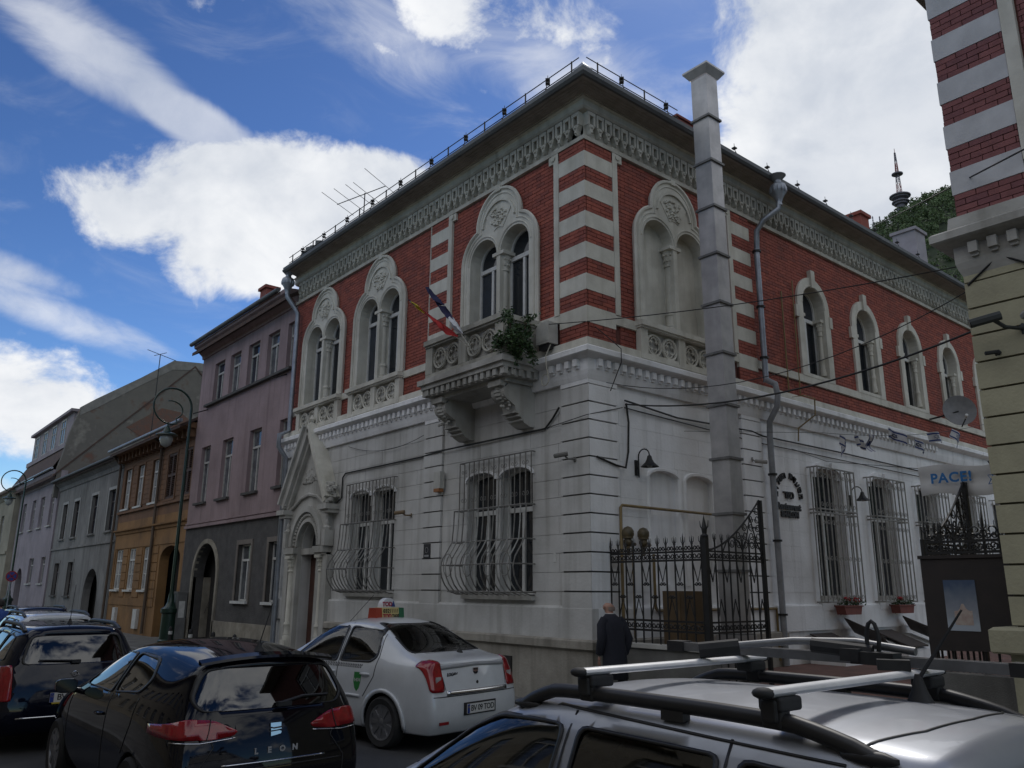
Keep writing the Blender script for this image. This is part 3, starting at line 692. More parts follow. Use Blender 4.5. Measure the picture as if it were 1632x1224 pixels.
# --- portal at the left end of the front
P0 = -10.45
m = MB()
m.prism(FRONT, [(P0-1.12, .2), (P0-.57, .2), (P0-.56, 3.0)]+[(P0+.60*math.cos(math.pi*(1-i/14)), 3.05+.66*math.sin(math.pi*i/14)) for i in range(15)]+[(P0+.57, 3.0), (P0+.57, .2), (P0+1.12, .2), (P0+1.12, 4.0), (P0, 5.95), (P0-1.12, 4.0)], -.02, .12, back=False)
por = m.build('portal', grey_plaster, BLD)
m = MB(); o = arc(P0, 3.05, .94, 180, 0, 20, 1.06); i = arc(P0, 3.05, .80, 180, 0, 20, .90); m.band(FRONT, o, i, .1, .22)
for k in range(26):
    a = math.pi*(k+.5)/26; m.ball(FRONT.p(P0+.73*math.cos(a), 3.05+.82*math.sin(a), .15), .045, 6)
m.band(FRONT, arc(P0, 3.05, .66, 180, 0, 16, .73), arc(P0, 3.05, .58, 180, 0, 16, .64), .1, .16); m.build('archivolt', grey_plaster, por)
m = MB(); m.tube([FRONT.p(P0-1.35, 4.02, .14), FRONT.p(P0-.9, 4.12, .16), FRONT.p(P0-.5, 4.33, .16), FRONT.p(P0, 4.42, .16), FRONT.p(P0+.5, 4.33, .16), FRONT.p(P0+.9, 4.12, .16), FRONT.p(P0+1.2, 4.06, .14)], .05, 6); m.build('string_moulding', grey_plaster, por)
for s_ in (-1, 1):   # raking gable cornice
    m = MB()
    def rk(t, w): 
        a = V((P0+s_*1.28, 0, 4.16)); b = V((P0+s_*.02, 0, 6.22)); q = a+(b-a)*t; n_ = V((s_*2.06, 0, 1.26)).normalized(); return q+n_*w
    for w0, w1, d1 in ((-.10, .10, .34), (.10, .18, .42), (-.20, -.10, .24)):
        a, b, c_, d_ = rk(0, w0), rk(1, w0), rk(1, w1), rk(0, w1)
        m.prism(FRONT, [(q.x, q.z) for q in (a, b, c_, d_)], .0, d1)
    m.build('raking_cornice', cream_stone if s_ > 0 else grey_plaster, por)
    m = MB(); x = P0+s_*1.24
    m.box(FRONT, x-.24, x+.24, 3.93, 4.06, .0, .40); m.box(FRONT, x-.20, x+.20, 3.84, 3.93, .0, .32)
    for k in range(26): m.ball(FRONT.p(x+random.uniform(-.17, .17)+s_*.06, 4.1+random.random()*.5, .12+random.random()*.2), .05+random.random()*.025, 6)
    m.build('acroterion', grey_plaster, por, smooth=50)
    # columns and jamb pilasters
    m = MB(); column(m, FRONT, P0+s_*.82, .62, 2.80, .13 if s_ < 0 else .07, .08); m.box(FRONT, P0+s_*.82-.13, P0+s_*.82+.13, .1, .63, .0, .26 if s_ < 0 else .20); m.build('column', cream_stone, por, smooth=40)
    MB().box(FRONT, P0+s_*.86-.30, P0+s_*.86+.30, 2.86, 3.02, .0, .25).build('impost', grey_plaster, por)
    MB().box(FRONT, P0+s_*.86-.26, P0+s_*.86+.26, 2.80, 2.86, .0, .20).build('impost', grey_plaster, por)
    MB().box(FRONT, P0+s_*1.12-.12, P0+s_*1.12+.12, .1, 2.80, .0, .16).build('jamb', grey_plaster, por)
    m = MB(); m.box(FRONT, P0+s_*1.15-.09, P0+s_*1.15+.09, 3.02, 3.42, .0, .26); m.lathe([(.09, 0), (.11, .06), (.05, .12), (.06, .2), (.0, .32)], FRONT.p(P0+s_*1.15, 3.42, .16), 8); m.build('pinnacle', grey_plaster, por)
m = MB(); relief(m, FRONT, P0, 4.75, .0, .42, 0, 180, .13, 40, .05); m.prism(FRONT, [(P0-.45, 4.72), (P0-.2, 4.86), (P0+.2, 4.86), (P0+.45, 4.72), (P0, 5.5)], .1, .15); m.build('gable_relief', grey_plaster, por, smooth=50)
m = MB(); m.lathe([(.07, 0), (.09, .1), (.12, .16), (.05, .24), (.09, .32), (.0, .46)], FRONT.p(P0, 6.15, .22), 8); m.build('finial', cream_stone, por)
m = MB(); m.box(FRONT, P0-.55, P0+.55, 2.84, 3.0, -.35, .02); m.build('lintel', grey_plaster, por)
d = MB(); d.box(FRONT, P0-.55, P0+.55, .25, 2.84, -.36, -.30); dr = d.build('door', brown_wood, BLD)
for u0, u1 in ((P0-.47, P0-.05), (P0+.05, P0+.47)):
    for z0, z1 in ((.4, 1.1), (1.2, 1.95), (2.05, 2.7)): MB().box(FRONT, u0, u1, z0, z1, -.31, -.28).build('door_panel', brown_wood, dr)
MB().prism(FRONT, [(P0-.55, 3.0), (P0+.55, 3.0)]+[(P0+.55*math.cos(math.pi*i/14), 3.05+.62*math.sin(math.pi*i/14)) for i in range(15)], -.33, -.30).build('fanlight', pane_dark, BLD)
for k in range(2): MB().box(FRONT, P0-.9+.1*k, P0+.9-.1*k, -.05, .13+.13*k, -.3, .55-.28*k).build('step', grey_plaster, por)

# --- window grilles
def scroll(mb, fr, u, z, d, r, t=.007, s=1, turns=1.15):
    pts = [fr.p(u+s*r*(1-.62*k/12)*math.cos(2*math.pi*turns*k/12+math.pi), z+r*(1-.62*k/12)*math.sin(2*math.pi*turns*k/12+math.pi), d) for k in range(13)]
    mb.tube(pts, t, 4)
def front_grille(c, hw):
    a, b = c-hw, c+hw; nbar = 14
    g = None
    for z, d in ((4.49, .10), (3.50, .10), (3.50, .22), (2.87, .26), (2.42, .52), (1.92, .34)):
        o_ = MB().tube([FRONT.p(a, z, -.02), FRONT.p(a, z, d), FRONT.p(b, z, d), FRONT.p(b, z, -.02)], .014, 5).build('hoop' if g else 'window_grille', grille_dull, g or BLD); g = g or o_
    for i in range(nbar+1):
        u = a+(b-a)*i/nbar
        MB().tube([FRONT.p(u, 3.50, .10), FRONT.p(u, 4.50, .10)], .013, 5).build('bar', grille_dull, g)
        pts = [(3.5, .22), (3.2, .23), (2.88, .26), (2.72, .36), (2.55, .48), (2.38, .53), (2.2, .50), (2.05, .42), (1.92, .30), (1.87, .12), (1.87, .02)]
        MB().tube([FRONT.p(u, z, d) for z, d in pts], .014, 5).build('bar', grille_paint if i % 2 else grille_dull, g)
    m = MB()
    for i in range(0, nbar, 2):
        u = a+(b-a)*(i+1)/nbar
        for s_ in (-1, 1): scroll(m, FRONT, u+s_*.05, 3.72, .105, .05, .006, s_); scroll(m, FRONT, u+s_*.05, 4.3, .105, .045, .006, s_)
    for i in (1, 5, 9, 12):
        u = a+(b-a)*(i+.5)/nbar; m.tube([FRONT.p(u+.15*math.cos(t_*.5236), 2.42+.22*math.sin(t_*.5236), .525) for t_ in range(12)], .008, 4, True)
    m.build('scrollwork', grille_dull, g, kind='stuff')
front_grille(-7.36, 1.12); front_grille(-2.54, 1.12)
def side_grille(c):
    a, b, d, z0, z1 = c-.86, c+.78, .26, 1.74, 4.74; g = None
    for z in (z0, 3.78, 3.70, z1): m = MB(); m.tube([SIDE.p(a, z, -.02), SIDE.p(a, z, d), SIDE.p(b, z, d), SIDE.p(b, z, -.02)], .02, 5); o_ = m.build('hoop' if g else 'window_grille', grille_paint, g or BLD); g = g or o_
    for i in range(9):
        u = a+(b-a)*i/8; MB().tube([SIDE.p(u, z0, d), SIDE.p(u, z1, d)], .017, 5).build('bar', grille_paint, g)
    for k in (1, 2):
        for u in (a, b): MB().tube([SIDE.p(u, z0, d*k/3), SIDE.p(u, z1, d*k/3)], .015, 4).build('bar', grille_paint, g)
    m = MB()
    for i in range(8):
        u = a+(b-a)*(i+.5)/8
        for z in (1.86, 2.7, 3.5, 3.9, 4.55): scroll(m, SIDE, u, z, d, .06, .007, 1 if i % 2 else -1)
    m.build('scrollwork', grille_paint, g, kind='stuff')
for c in SC[:5]: side_grille(c)

# --- rainwater pipes with urn hoppers
def hopper(x, y, z, k=1.):
    m = MB(); m.lathe([(.07, -.28), (.06, -.2), (.10, -.1), (.17, .04), (.19, .16), (.17, .22), (.09, .28), (.08, .34), (.14, .40), (.20, .46), (.2, .47), (.07, .42)], (x, y, z), 14)
    for i in range(12): m.ball((x+.175*math.cos(i*.5236), y+.175*math.sin(i*.5236), z+.1), .03, 6, (1, 1, 3))
    return m
m = hopper(.72, 5.62, 10.86); m.tube([(.72, 5.62, 10.7), (.70, 5.60, 10.5), (.42, 5.40, 10.25), (.22, 5.40, 10.05), (.18, 5.40, 9.5)], .064, 10)
dp = m.build('downpipe', zinc, BLD, smooth=40)
m = MB().tube([(.18, 5.40, 9.6), (.18, 5.40, 6.45)], .066, 12); m.build('pipe_section', zinc, dp, smooth=40)
m = MB().tube([(.18, 5.40, 6.5), (.40, 5.40, 6.36), (.44, 5.40, 6.1), (.40, 5.40, 5.85), (.18, 5.42, 5.55), (.16, 5.42, 5.2), (.16, 5.42, .5)], .066, 12); m.build('pipe_section', mat('weathered_pipe', (.30, .31, .33), (.22, .23, .24), .6, 4, metal=.3), dp, smooth=40)
for z in (9.55, 8.2, 7.0, 4.4, 3.0, 1.5): MB().lathe([(.085, -.02), (.1, -.02), (.1, .02), (.085, .02)], (.18 if z > 6 else .16, 5.40 if z > 6 else 5.42, z), 12).build('clamp', iron, dp)
m = hopper(-12.2, -.48, 10.85); m.tube([(-12.2, -.48, 10.7), (-12.2, -.46, 10.5), (-12.1, -.28, 10.2), (-12.05, -.15, 10.0), (-12.05, -.14, 9.3)], .07, 10)
dp2 = m.build('downpipe', zinc, BLD, smooth=40)
MB().tube([(-12.05, -.14, 9.4), (-12.05, -.14, 6.4), (-12.08, -.42, 6.25), (-12.08, -.42, 5.9), (-12.1, -.16, 5.6), (-12.12, -.14, .3)], .07, 10).build('pipe_section', zinc, dp2, smooth=40)

MB().box(FRONT, -2.25, -1.95, .35, .80, .08, .12).build('cellar_vent', dark_void, BLD)
# ================================================================== ground
asphalt = mat('asphalt', (.055, .055, .057), (.036, .036, .038), .85, .9, bump=.3, bscale=90)
paving = mat('pavement', (.19, .185, .17), (.12, .115, .105), .9, 2.0, bump=.2, bscale=40)
kerb_m = mat('kerb_stone', (.24, .235, .225), (.17, .165, .155), .85, 5, bump=.2, bscale=50)
UP = Fr((0, 0, 0), (1, 0, 0), (0, -1, 0))
g = MB(); g.face([(-1600, -1600, -.3), (1600, -1600, -.3), (1600, 1600, -.3), (-1600, 1600, -.3)]); g.build('ground', mat('earth', (.09, .09, .07), (.06, .07, .045), .95, .05), kind='structure')
MB().box(UP, -120, 60, -.25, 0, 2.2, 9.0).build('road', asphalt, kind='structure')
m = MB().box(UP, -120, 60, -.25, .125, 9.13, 14); m.build('pavement', paving, kind='structure')
pv = MB().box(UP, -120, 6.4, -.25, .125, -.5, 2.05).build('pavement', paving, kind='structure')
MB().box(UP, 6.4, 60, -.25, .12, -.5, 2.05).build('pavement', paving, kind='structure')
ks = MB().box(UP, -.49, .49, -.2, .14, 2.05, 2.2); me = ks.mesh('kerb'); me.materials.append(kerb_m)
for i in range(52):
    o = link('kerb', me, None, 'structure'); o.location = (12.5-i, 0, 0)
ks = MB().box(UP, -.49, .49, -.2, .14, 9.0, 9.13); me = ks.mesh('kerb'); me.materials.append(kerb_m)
for i in range(30):
    o = link('kerb', me, None, 'structure'); o.location = (12.5-i, 0, 0)
MB().box(UP, -120, -39.5, -.2, .14, 2.05, 2.2).build('kerb', kerb_m, kind='structure')
brickpave = mat('courtyard_pavers', (.21, .11, .085), (.14, .08, .065), .9, 3, bump=.3, bscale=40)
MB().box(UP, 0.0, 6.4, -.25, .48, -21, -.55).build('courtyard', brickpave, kind='structure')
mk = mat('road_paint', (.62, .62, .58), (.38, .38, .36), .8, 12)
for i in range(6): MB().box(UP, -36+7*i, -33+7*i, -.01, .004, 5.2, 5.32).build('lane_marking', mk, kind='structure')

# ================================================================== the terrace of houses down the street
def rect(u0, u1, z0, z1): return [(u0, z0), (u1, z0), (u1, z1), (u0, z1)]
def rwin(fr, u0, u1, z0, z1, parent, wood, pane, d=-.16, transom=.72, mull=True, sill=True, sill_m=None, bars=0, surround=None):
    t = .05; m = MB(); m.prism(fr, rect(u0, u1, z0, z1), d-.03, d+.03, [rect(u0+t, u1-t, z0+t, z1-t)], hole_d=d-.03)
    zt = z0+(z1-z0)*transom; m.box(fr, u0+t, u1-t, zt-.035, zt+.035, d-.028, d+.04)
    c = (u0+u1)/2
    if mull: m.box(fr, c-.03, c+.03, z0+t, z1-t if bars else zt-.035, d-.027, d+.036)
    for k in range(bars):
        zz = z0+t+(zt-z0-t)*(k+1)/(bars+1); m.box(fr, u0+t, u1-t, zz-.015, zz+.015, d-.02, d+.02)
    w = m.build('window', wood, parent)
    halves = ((u0+t, c-.03), (c+.03, u1-t)) if mull else ((u0+t, u1-t),)
    for a, b in halves:
        MB().box(fr, a, b, z0+t, zt-.035, d-.012, d-.004).build('pane', pane, w)
        if bars: MB().box(fr, a, b, zt+.035, z1-t, d-.012, d-.004).build('pane', pane, w)
    if not bars: MB().box(fr, u0+t, u1-t, zt+.035, z1-t, d-.012, d-.004).build('pane', pane, w)
    if sill: MB().box(fr, u0-.09, u1+.09, z0-.08, z0-.002, -.1, .11).build('sill', sill_m or wood, w)
    if surround: MB().prism(fr, rect(u0-.12, u1+.12, z0-.1, z1+.14), -.02, .03, [rect(u0, u1, z0, z1)], back=False).build('surround', surround, w)
    return w
pink = mat('pink_render', (.34, .255, .26), (.26, .195, .20), .95, .8, bump=.5, bscale=25, streak=.5, dirt=(.17, .12, .12))
rough_grey = mat('dark_roughcast', (.10, .095, .092), (.065, .062, .06), .95, 2.5, bump=.9, bscale=30)
plinth_cream = mat('flaking_plinth', (.36, .33, .27), (.24, .215, .17), .95, 3, bump=.3, streak=.5, dirt=(.10, .09, .08))
tile_red = mat('old_roof_tile', (.105, .06, .045), (.06, .045, .04), .9, 6, bump=.4, bscale=25)
old_white = mat('weathered_white_frames', (.50, .49, .46), (.34, .33, .31), .7, 7)
dark_ledge = mat('sooty_ledge', (.09, .085, .08), (.055, .053, .05), .9, 3)
def shell(name, label, x0, x1, eave, depth, ridge_y, ridge_z, wm, holes, fr, ends=True, roofm=None, over=.45, zsplit=None):
    b = thing(name, label, 'building', ((x0+x1)/2, 0, 0))
    if zsplit:
        zs, m2 = zsplit
        lo = [h for h in holes if max(q[1] for q in h) < zs+.2]; hi = [h for h in holes if h not in lo]
        MB().prism(fr, rect(x1, x0, -.1, zs), -.35, 0, lo, back=False).build('wall', m2, b, label='lower wall in its darker finish')
        MB().prism(fr, rect(x1, x0, zs, eave), -.35, 0, hi, back=False).build('wall', wm, b)
    else: MB().prism(fr, rect(x1, x0, -.1, eave), -.35, 0, holes, back=False).build('wall', wm, b)
    oy = -fr.o.y
    m = MB(); m.box(fr, x1+.01, x0-.01, -.2, eave-.05, -depth, -.6); m.build('core', dark_void, b)
    yy = fr.o.y
    for x in (x0, x1) if ends else (x1,):
        MB().prism(Fr((x, 0, 0), (0, 1, 0), (1, 0, 0)), [(yy, -.1), (yy+depth, -.1), (yy+depth, eave), (ridge_y, ridge_z), (yy, eave)], -.012, .012).build('end_wall', wm, b)
    rm = MB(); n_ = (ridge_z-eave)/(ridge_y-yy)
    za = eave-over*n_
    for p, q in (((yy-over, za), (ridge_y, ridge_z)), ((yy+depth+.3, eave), (ridge_y, ridge_z))):
        rm.v += []; a = [(x0+.03, p[0], p[1]), (x1-.03, p[0], p[1]), (x1-.03, q[0], q[1]), (x0+.03, q[0], q[1])]
        rm.face([V(t)+V((0, 0, .14)) for t in a]); rm.face([V(t)+V((0, 0, .02)) for t in a])
        rm.face([V(a[0])+V((0, 0, .02)), V(a[1])+V((0, 0, .02)), V(a[1])+V((0, 0, .14)), V(a[0])+V((0, 0, .14))])
        rm.face([V(a[0])+V((0, 0, .02)), V(a[3])+V((0, 0, .02)), V(a[3])+V((0, 0, .14)), V(a[0])+V((0, 0, .14))]); rm.face([V(a[1])+V((0, 0, .02)), V(a[2])+V((0, 0, .02)), V(a[2])+V((0, 0, .14)), V(a[1])+V((0, 0, .14))])
    r = rm.build('roof', roofm or tile_red, b)
    return b, r
def gutter(fr, x0, x1, z, d, parent, m_=None):
    MB().tube([fr.p(x0, z, d), fr.p(x1, z, d)], .075, 8).build('gutter', m_ or zinc, parent, smooth=50)
# ---- pink house
H1 = Fr((0, .02, 0), (1, 0, 0), (0, -1, 0))
tw = [(-19.25, -18.3), (-17.74, -16.8), (-16.14, -15.2), (-14.56, -13.66), (-13.05, -12.62)]
mw = [(-19.8, -18.9), (-17.74, -16.8), (-15.4, -14.46), (-13.12, -12.6)]
lwn = [(-15.5, -14.5), (-13.2, -12.6)]
gate1 = [(-19.35, .1), (-17.15, .1), (-17.15, 2.3)]+[(-18.25+1.1*math.cos(math.pi*i/14), 2.3+1.12*math.sin(math.pi*i/14)) for i in range(15)]+[(-19.35, 2.3)]
b, r = shell('pink_house', 'three storey pink rendered house with a dark roughcast ground floor and arched gateway', -12.46, -20.6, 10.75, 11, 5.5, 14.2, pink, [rect(a, c, 8.52, 9.96) for a, c in tw]+[rect(a, c, 4.88, 6.9) for a, c in mw]+[rect(a, c, 1.57, 3.27) for a, c in lwn]+[gate1], H1, zsplit=(4.0, rough_grey))
for i, (a, c) in enumerate(tw): rwin(H1, a, c, 8.52, 9.96, b, old_white, pane_curtain if i % 2 else pane_blue, sill=False)
for i, (a, c) in enumerate(mw): rwin(H1, a, c, 4.88, 6.9, b, old_white, pane_curtain, sill_m=dark_ledge)
for i, (a, c) in enumerate(lwn): rwin(H1, a, c, 1.57, 3.27, b, white_paint, pane_curtain if i == 0 else pane_blue, surround=mat('taupe_surround', (.20, .175, .15), (.15, .13, .115), .9, 3))
MB().box(H1, -19.7, -12.5, 8.38, 8.46, -.1, .14).build('ledge', dark_ledge, b)
MB().box(H1, -20.58, -12.47, 4.0, 4.10, -.1, .10).build('string_course', pink, b); MB().box(H1, -20.58, -12.47, 4.14, 4.19, -.1, .06).build('string_course', pink, b)
MB().box(H1, -17.1, -12.47, .1, .93, -.1, .05).build('plinth', plinth_cream, b); MB().box(H1, -20.58, -19.42, .1, .93, -.1, .05).build('plinth', plinth_cream, b)
m = MB(); m.band(H1, [(-19.50, .12), (-19.50, 2.3)]+arc(-18.25, 2.3, 1.25, 180, 0, 16, 1.27)+[(-17.0, 2.3), (-17.0, .12)], [(-19.35, .12), (-19.35, 2.3)]+arc(-18.25, 2.3, 1.10, 180, 0, 16, 1.12)+[(-17.15, 2.3), (-17.15, .12)], -.1, .05); m.build('gate_surround', plinth_cream, b)
MB().box(H1, -19.35, -17.15, .0, 3.45, -3.2, -3.1).build('gate_passage', dark_void, b)
MB().box(H1, -19.36, -19.30, .0, 2.3, -2.8, -.36).build('passage_wall', plinth_cream, b)
MB().sweep([(-20.6, .02), (-12.47, .02)], [(-.1, 10.4), (.06, 10.4), (.08, 10.52), (.20, 10.62), (.22, 10.70), (.40, 10.78), (.42, 10.9), (-.1, 10.95)]).build('cornice', pink, b)
gutter(H1, -20.7, -12.9, 10.93, .5, b, roof_metal)
m = MB(); m.cube((-20.2, 2.2, 12.9), (.6, .5, 1.6)); m.cube((-20.2, 2.2, 13.72), (.75, .65, .12)); m.build('chimney', brick_mats[2], r)
for x, z in ((-19.6, 8.3), (-12.9, 8.3)): MB().tube([H1.p(x, z, .0), H1.p(x+.1, z-.25, .55)], .02, 5).build('bracket', iron, b)
# ---- ochre house
H2 = Fr((0, .10, 0), (1, 0, 0), (0, -1, 0))
ochre = mat('ochre_render', (.30, .165, .065), (.225, .125, .05), .9, 1.2, bump=.3, bscale=30, streak=.5, dirt=(.12, .07, .035))
ochre_b = mat('brown_boards', (.20, .105, .055), (.145, .078, .042), .85, 2.5, bump=.3, bscale=30, streak=.3, dirt=(.08, .045, .03))
uw = [(-29.68, -28.7), (-27.75, -26.83), (-25.68, -24.76)]; sw = [(-23.66, -22.62), (-21.76, -20.8)]
lw_ = [(-29.75, -28.75), (-27.78, -26.85), (-25.72, -24.87)]
dr2 = [(-23.55, .1), (-21.2, .1), (-21.2, 3.0)]+[(-22.375+1.175*math.cos(math.pi*i/10), 3.0+.5*math.sin(math.pi*i/10)) for i in range(11)]+[(-23.55, 3.0)]
b, r = shell('ochre_house', 'two storey ochre house with brown boarded upper floor and white casements', -20.63, -30.2, 8.1, 10, 5., 11.0, ochre_b, [rect(a, c, 5.33, 7.12) for a, c in uw+sw]+[rect(a, c, 1.85, 3.54) for a, c in lw_]+[dr2], H2, over=.7, zsplit=(4.75, ochre))
for i, (a, c) in enumerate(uw): rwin(H2, a, c, 5.33, 7.12, b, white_paint, pane_bright, d=-.08, bars=1)
for i, (a, c) in enumerate(lw_): rwin(H2, a, c, 1.85, 3.54, b, white_paint, pane_bright, d=-.08, bars=1)
shut = mat('brown_shutter', (.075, .035, .022), (.05, .025, .018), .7, 6)
for a, c in sw:
    mid = (a+c)/2
    for u0, u1 in ((a, mid-.01), (mid+.01, c)):
        m = MB(); m.prism(H2, rect(u0, u1, 5.33, 7.12), -.05, .02, [rect(u0+.06, u1-.06, 5.42, 6.2), rect(u0+.06, u1-.06, 6.3, 7.03)]); s = m.build('shutter', shut, b)
        me = MB().cube((0, 0, 0), (u1-u0-.12, .05, .018), Matrix.Rotation(.6, 3, 'X')).mesh('slat'); me.materials.append(shut)
        for z in [5.46+.075*k for k in range(10)]+[6.34+.075*k for k in range(10)]:
            o = link('slat', me, s); p = H2.p((u0+u1)/2, z, -.015)-world_origin(s); o.location = p
# boards of the upper floor, one by one
holes2 = [rect(a-.1, c+.1, 5.25, 7.2) for a, c in uw+sw]
for (ua, ub, za, zb) in courses(-30.15, -20.68, 5.36, 7.6, 60, .20, .014, holes2): MB().box(H2, ua, ub, za, zb, -.01, .02).build('board', ochre_b, b)
MB().sweep([(-30.18, .1), (-20.65, .1)], [(-.05, 4.2), (.05, 4.2), (.07, 4.3), (.16, 4.34), (.17, 4.40), (-.05, 4.44)]).build('string_course', ochre, b)
MB().box(H2, -30.18, -20.65, 5.12, 5.22, -.05, .10).build('string_course', ochre_b, b)
for a, c in uw+sw: MB().prism(H2, rect(a-.09, c+.09, 5.25, 7.2), -.02, .05, [rect(a, c, 5.33, 7.12)], back=False).build('window_surround', ochre_b, b)
holes3 = [rect(a-.12, c+.12, 1.7, 3.7) for a, c in lw_]+[[(q[0], q[1]) for q in rect(-23.75, -21.0, 0, 3.7)]]
for (ua, ub, za, zb) in courses(-30.1, -20.7, 1.2, 3.9, 60, .36, .04, holes3): MB().box(H2, ua, ub, za, zb, -.01, .03).build('stone_course', ochre, b)
MB().sweep([(-30.18, .1), (-20.65, .1)], [(-.05, 7.6), (.05, 7.6), (.1, 7.75), (.4, 7.8), (.55, 7.84), (.55, 7.92), (-.05, 8.0)]).build('eave', ochre_b, b)
me = MB().box(H2, -.06, .06, 7.45, 7.78, .0, .35).mesh('corbel'); me.materials.append(ochre_b)
for i in range(18): link('corbel', me, b).location = V((-30+.54*i, 0, 0))-world_origin(b)
gutter(H2, -30.2, -20.4, 7.95, .75, b)
m = MB().tube([H2.p(-24.3, 7.9, .6), H2.p(-24.45, 7.6, .12), H2.p(-24.5, 4.6, .1), H2.p(-24.5, .2, .1)], .06, 8); m.build('downpipe', mat('brown_pipe', (.12, .085, .06), (.08, .06, .045), .6, 3), b, smooth=50)
MB().box(H2, -23.55, -21.2, .0, 3.6, -1.4, -1.3).build('gateway', brown_wood, b)
for x0, x1 in ((-28.9, -28.5), (-25.9, -25.4)): MB().box(H2, x0, x1, .35, 1.1, .0, .12).build('meter_box', white_paint, b)
# ---- grey house
H3 = Fr((0, .08, 0), (1, 0, 0), (0, -1, 0))
greyr = mat('grey_render', (.25, .245, .235), (.175, .17, .165), .95, .7, bump=.4, bscale=20, streak=.7, dirt=(.10, .098, .09))
gw = [(-41.8, -40.7), (-39.2, -38.0), (-35.4, -34.2), (-32.2, -31.0)]; gl = [(-42.0, -40.85), (-38.8, -37.65)]
gt3 = [(-35.0, .1), (-32.3, .1), (-32.3, 1.5)]+[(-33.65+1.35*math.cos(math.pi*i/12), 1.5+1.3*math.sin(math.pi*i/12)) for i in range(13)]+[(-35.0, 1.5)]
b, r = shell('grey_house', 'two storey stained grey house with tall brown sash windows and arched gate', -30.23, -43.4, 7.9, 9, 4.4, 10.2, greyr, [rect(a, c, 4.5, 6.42) for a, c in gw]+[rect(a, c, 1.48, 3.2) for a, c in gl]+[gt3], H3)
brown_sash = mat('brown_sash', (.05, .035, .03), (.035, .025, .022), .6, 6)
for a, c in gw: rwin(H3, a, c, 4.5, 6.42, b, brown_sash, pane_blue, bars=1, surround=mat('pale_grey_surround', (.40, .40, .385), (.30, .30, .29), .9, 3), sill_m=greyr)
for a, c in gl: rwin(H3, a, c, 1.48, 3.2, b, brown_sash, pane_dark, bars=1, surround=greyr)
MB().sweep([(-43.4, .08), (-30.25, .08)], [(-.05, 7.3), (.05, 7.3), (.1, 7.5), (.3, 7.66), (.36, 7.8), (-.05, 7.86)]).build('cornice', greyr, b)
MB().box(H3, -43.4, -30.25, 3.92, 4.02, -.05, .07).build('string_course', greyr, b)
MB().box(H3, -35.0, -32.3, .0, 3.0, -1.2, -1.1).build('gate', brown_sash, b)
gutter(H3, -43.4, -30.2, 7.82, .5, b, roof_metal)
MB().tube([H3.p(-30.4, 7.8, .45), H3.p(-30.4, 7.4, .1), H3.p(-30.4, .2, .1)], .06, 8).build('downpipe', mat('brown_pipe', (.1, .1, .1)), b, smooth=50)
# ---- lilac house with its tall fire wall
H4 = Fr((0, .0, 0), (1, 0, 0), (0, -1, 0))
lilac = mat('lilac_house_render', (.33, .29, .32), (.26, .23, .25), .95, .9, bump=.3, bscale=20, streak=.4, dirt=(.16, .14, .15))
lw4 = [(-54.1, -52.9), (-50.95, -49.8), (-48.3, -47.1), (-45.4, -44.3)]; ll4 = [(-49.2, -47.8), (-45.6, -44.4)]
gt4 = [(-53.0, .1), (-50.9, .1), (-50.9, 2.1)]+[(-51.95+1.05*math.cos(math.pi*i/10), 2.1+1.0*math.sin(math.pi*i/10)) for i in range(11)]+[(-53.0, 2.1)]
b, r = shell('lilac_house', 'pale lilac house with a mansard dormer and a bare fire wall patched with brick', -43.45, -55.6, 8.6, 14, 7.0, 16.1, lilac, [rect(a, c, 5.45, 7.35) for a, c in lw4]+[rect(a, c, 2.12, 3.63) for a, c in ll4]+[gt4], H4, ends=False)
for a, c in lw4: rwin(H4, a, c, 5.45, 7.35, b, old_white, pane_curtain, bars=1)
for a, c in ll4: rwin(H4, a, c, 2.12, 3.63, b, old_white, pane_curtain)
MB().box(H4, -53, -50.9, .0, 3.2, -1.2, -1.1).build('gate', lilac, b)
MB().sweep([(-55.6, 0), (-43.6, 0)], [(-.05, 8.0), (.05, 8.0), (.1, 8.2), (.35, 8.4), (.42, 8.6), (-.05, 8.7)]).build('cornice', lilac, b)
gutter(H4, -55.6, -43.6, 8.7, .5, b, zinc)
fwm = bpy.data.materials.new('fire_wall_render'); fwm.use_nodes = True
t = fwm.node_tree; pb = t.nodes['Principled BSDF']; pb.inputs['Roughness'].default_value = .95
ge = t.nodes.new('ShaderNodeNewGeometry'); n_a = t.nodes.new('ShaderNodeTexNoise'); n_a.inputs['Scale'].default_value = .55; n_a.inputs['Detail'].default_value = 8; n_a.inputs['Roughness'].default_value = .65
n_b = t.nodes.new('ShaderNodeTexNoise'); n_b.inputs['Scale'].default_value = 1.6; n_b.inputs['Detail'].default_value = 8
rp = t.nodes.new('ShaderNodeValToRGB'); e = rp.color_ramp.elements; e[0].position = .36; e[0].color = (.26, .245, .21, 1); e[1].position = .66; e[1].color = (.20, .09, .06, 1)
q = e.new(.45); q.color = (.14, .13, .115, 1); q = e.new(.55); q.color = (.16, .15, .13, 1); q = e.new(.60); q.color = (.14, .10, .08, 1)
t.links.new(ge.outputs['Position'], n_a.inputs['Vector']); t.links.new(ge.outputs['Position'], n_b.inputs['Vector'])
mxx = t.nodes.new('ShaderNodeMix'); mxx.data_type = 'FLOAT'; mxx.inputs[0].default_value = .35; t.links.new(n_a.outputs[0], mxx.inputs[2]); t.links.new(n_b.outputs[0], mxx.inputs[3]); t.links.new(mxx.outputs[0], rp.inputs[0]); t.links.new(rp.outputs[0], pb.inputs['Base Color'])
FW = Fr((-43.5, 0, 0), (0, 1, 0), (1, 0, 0))
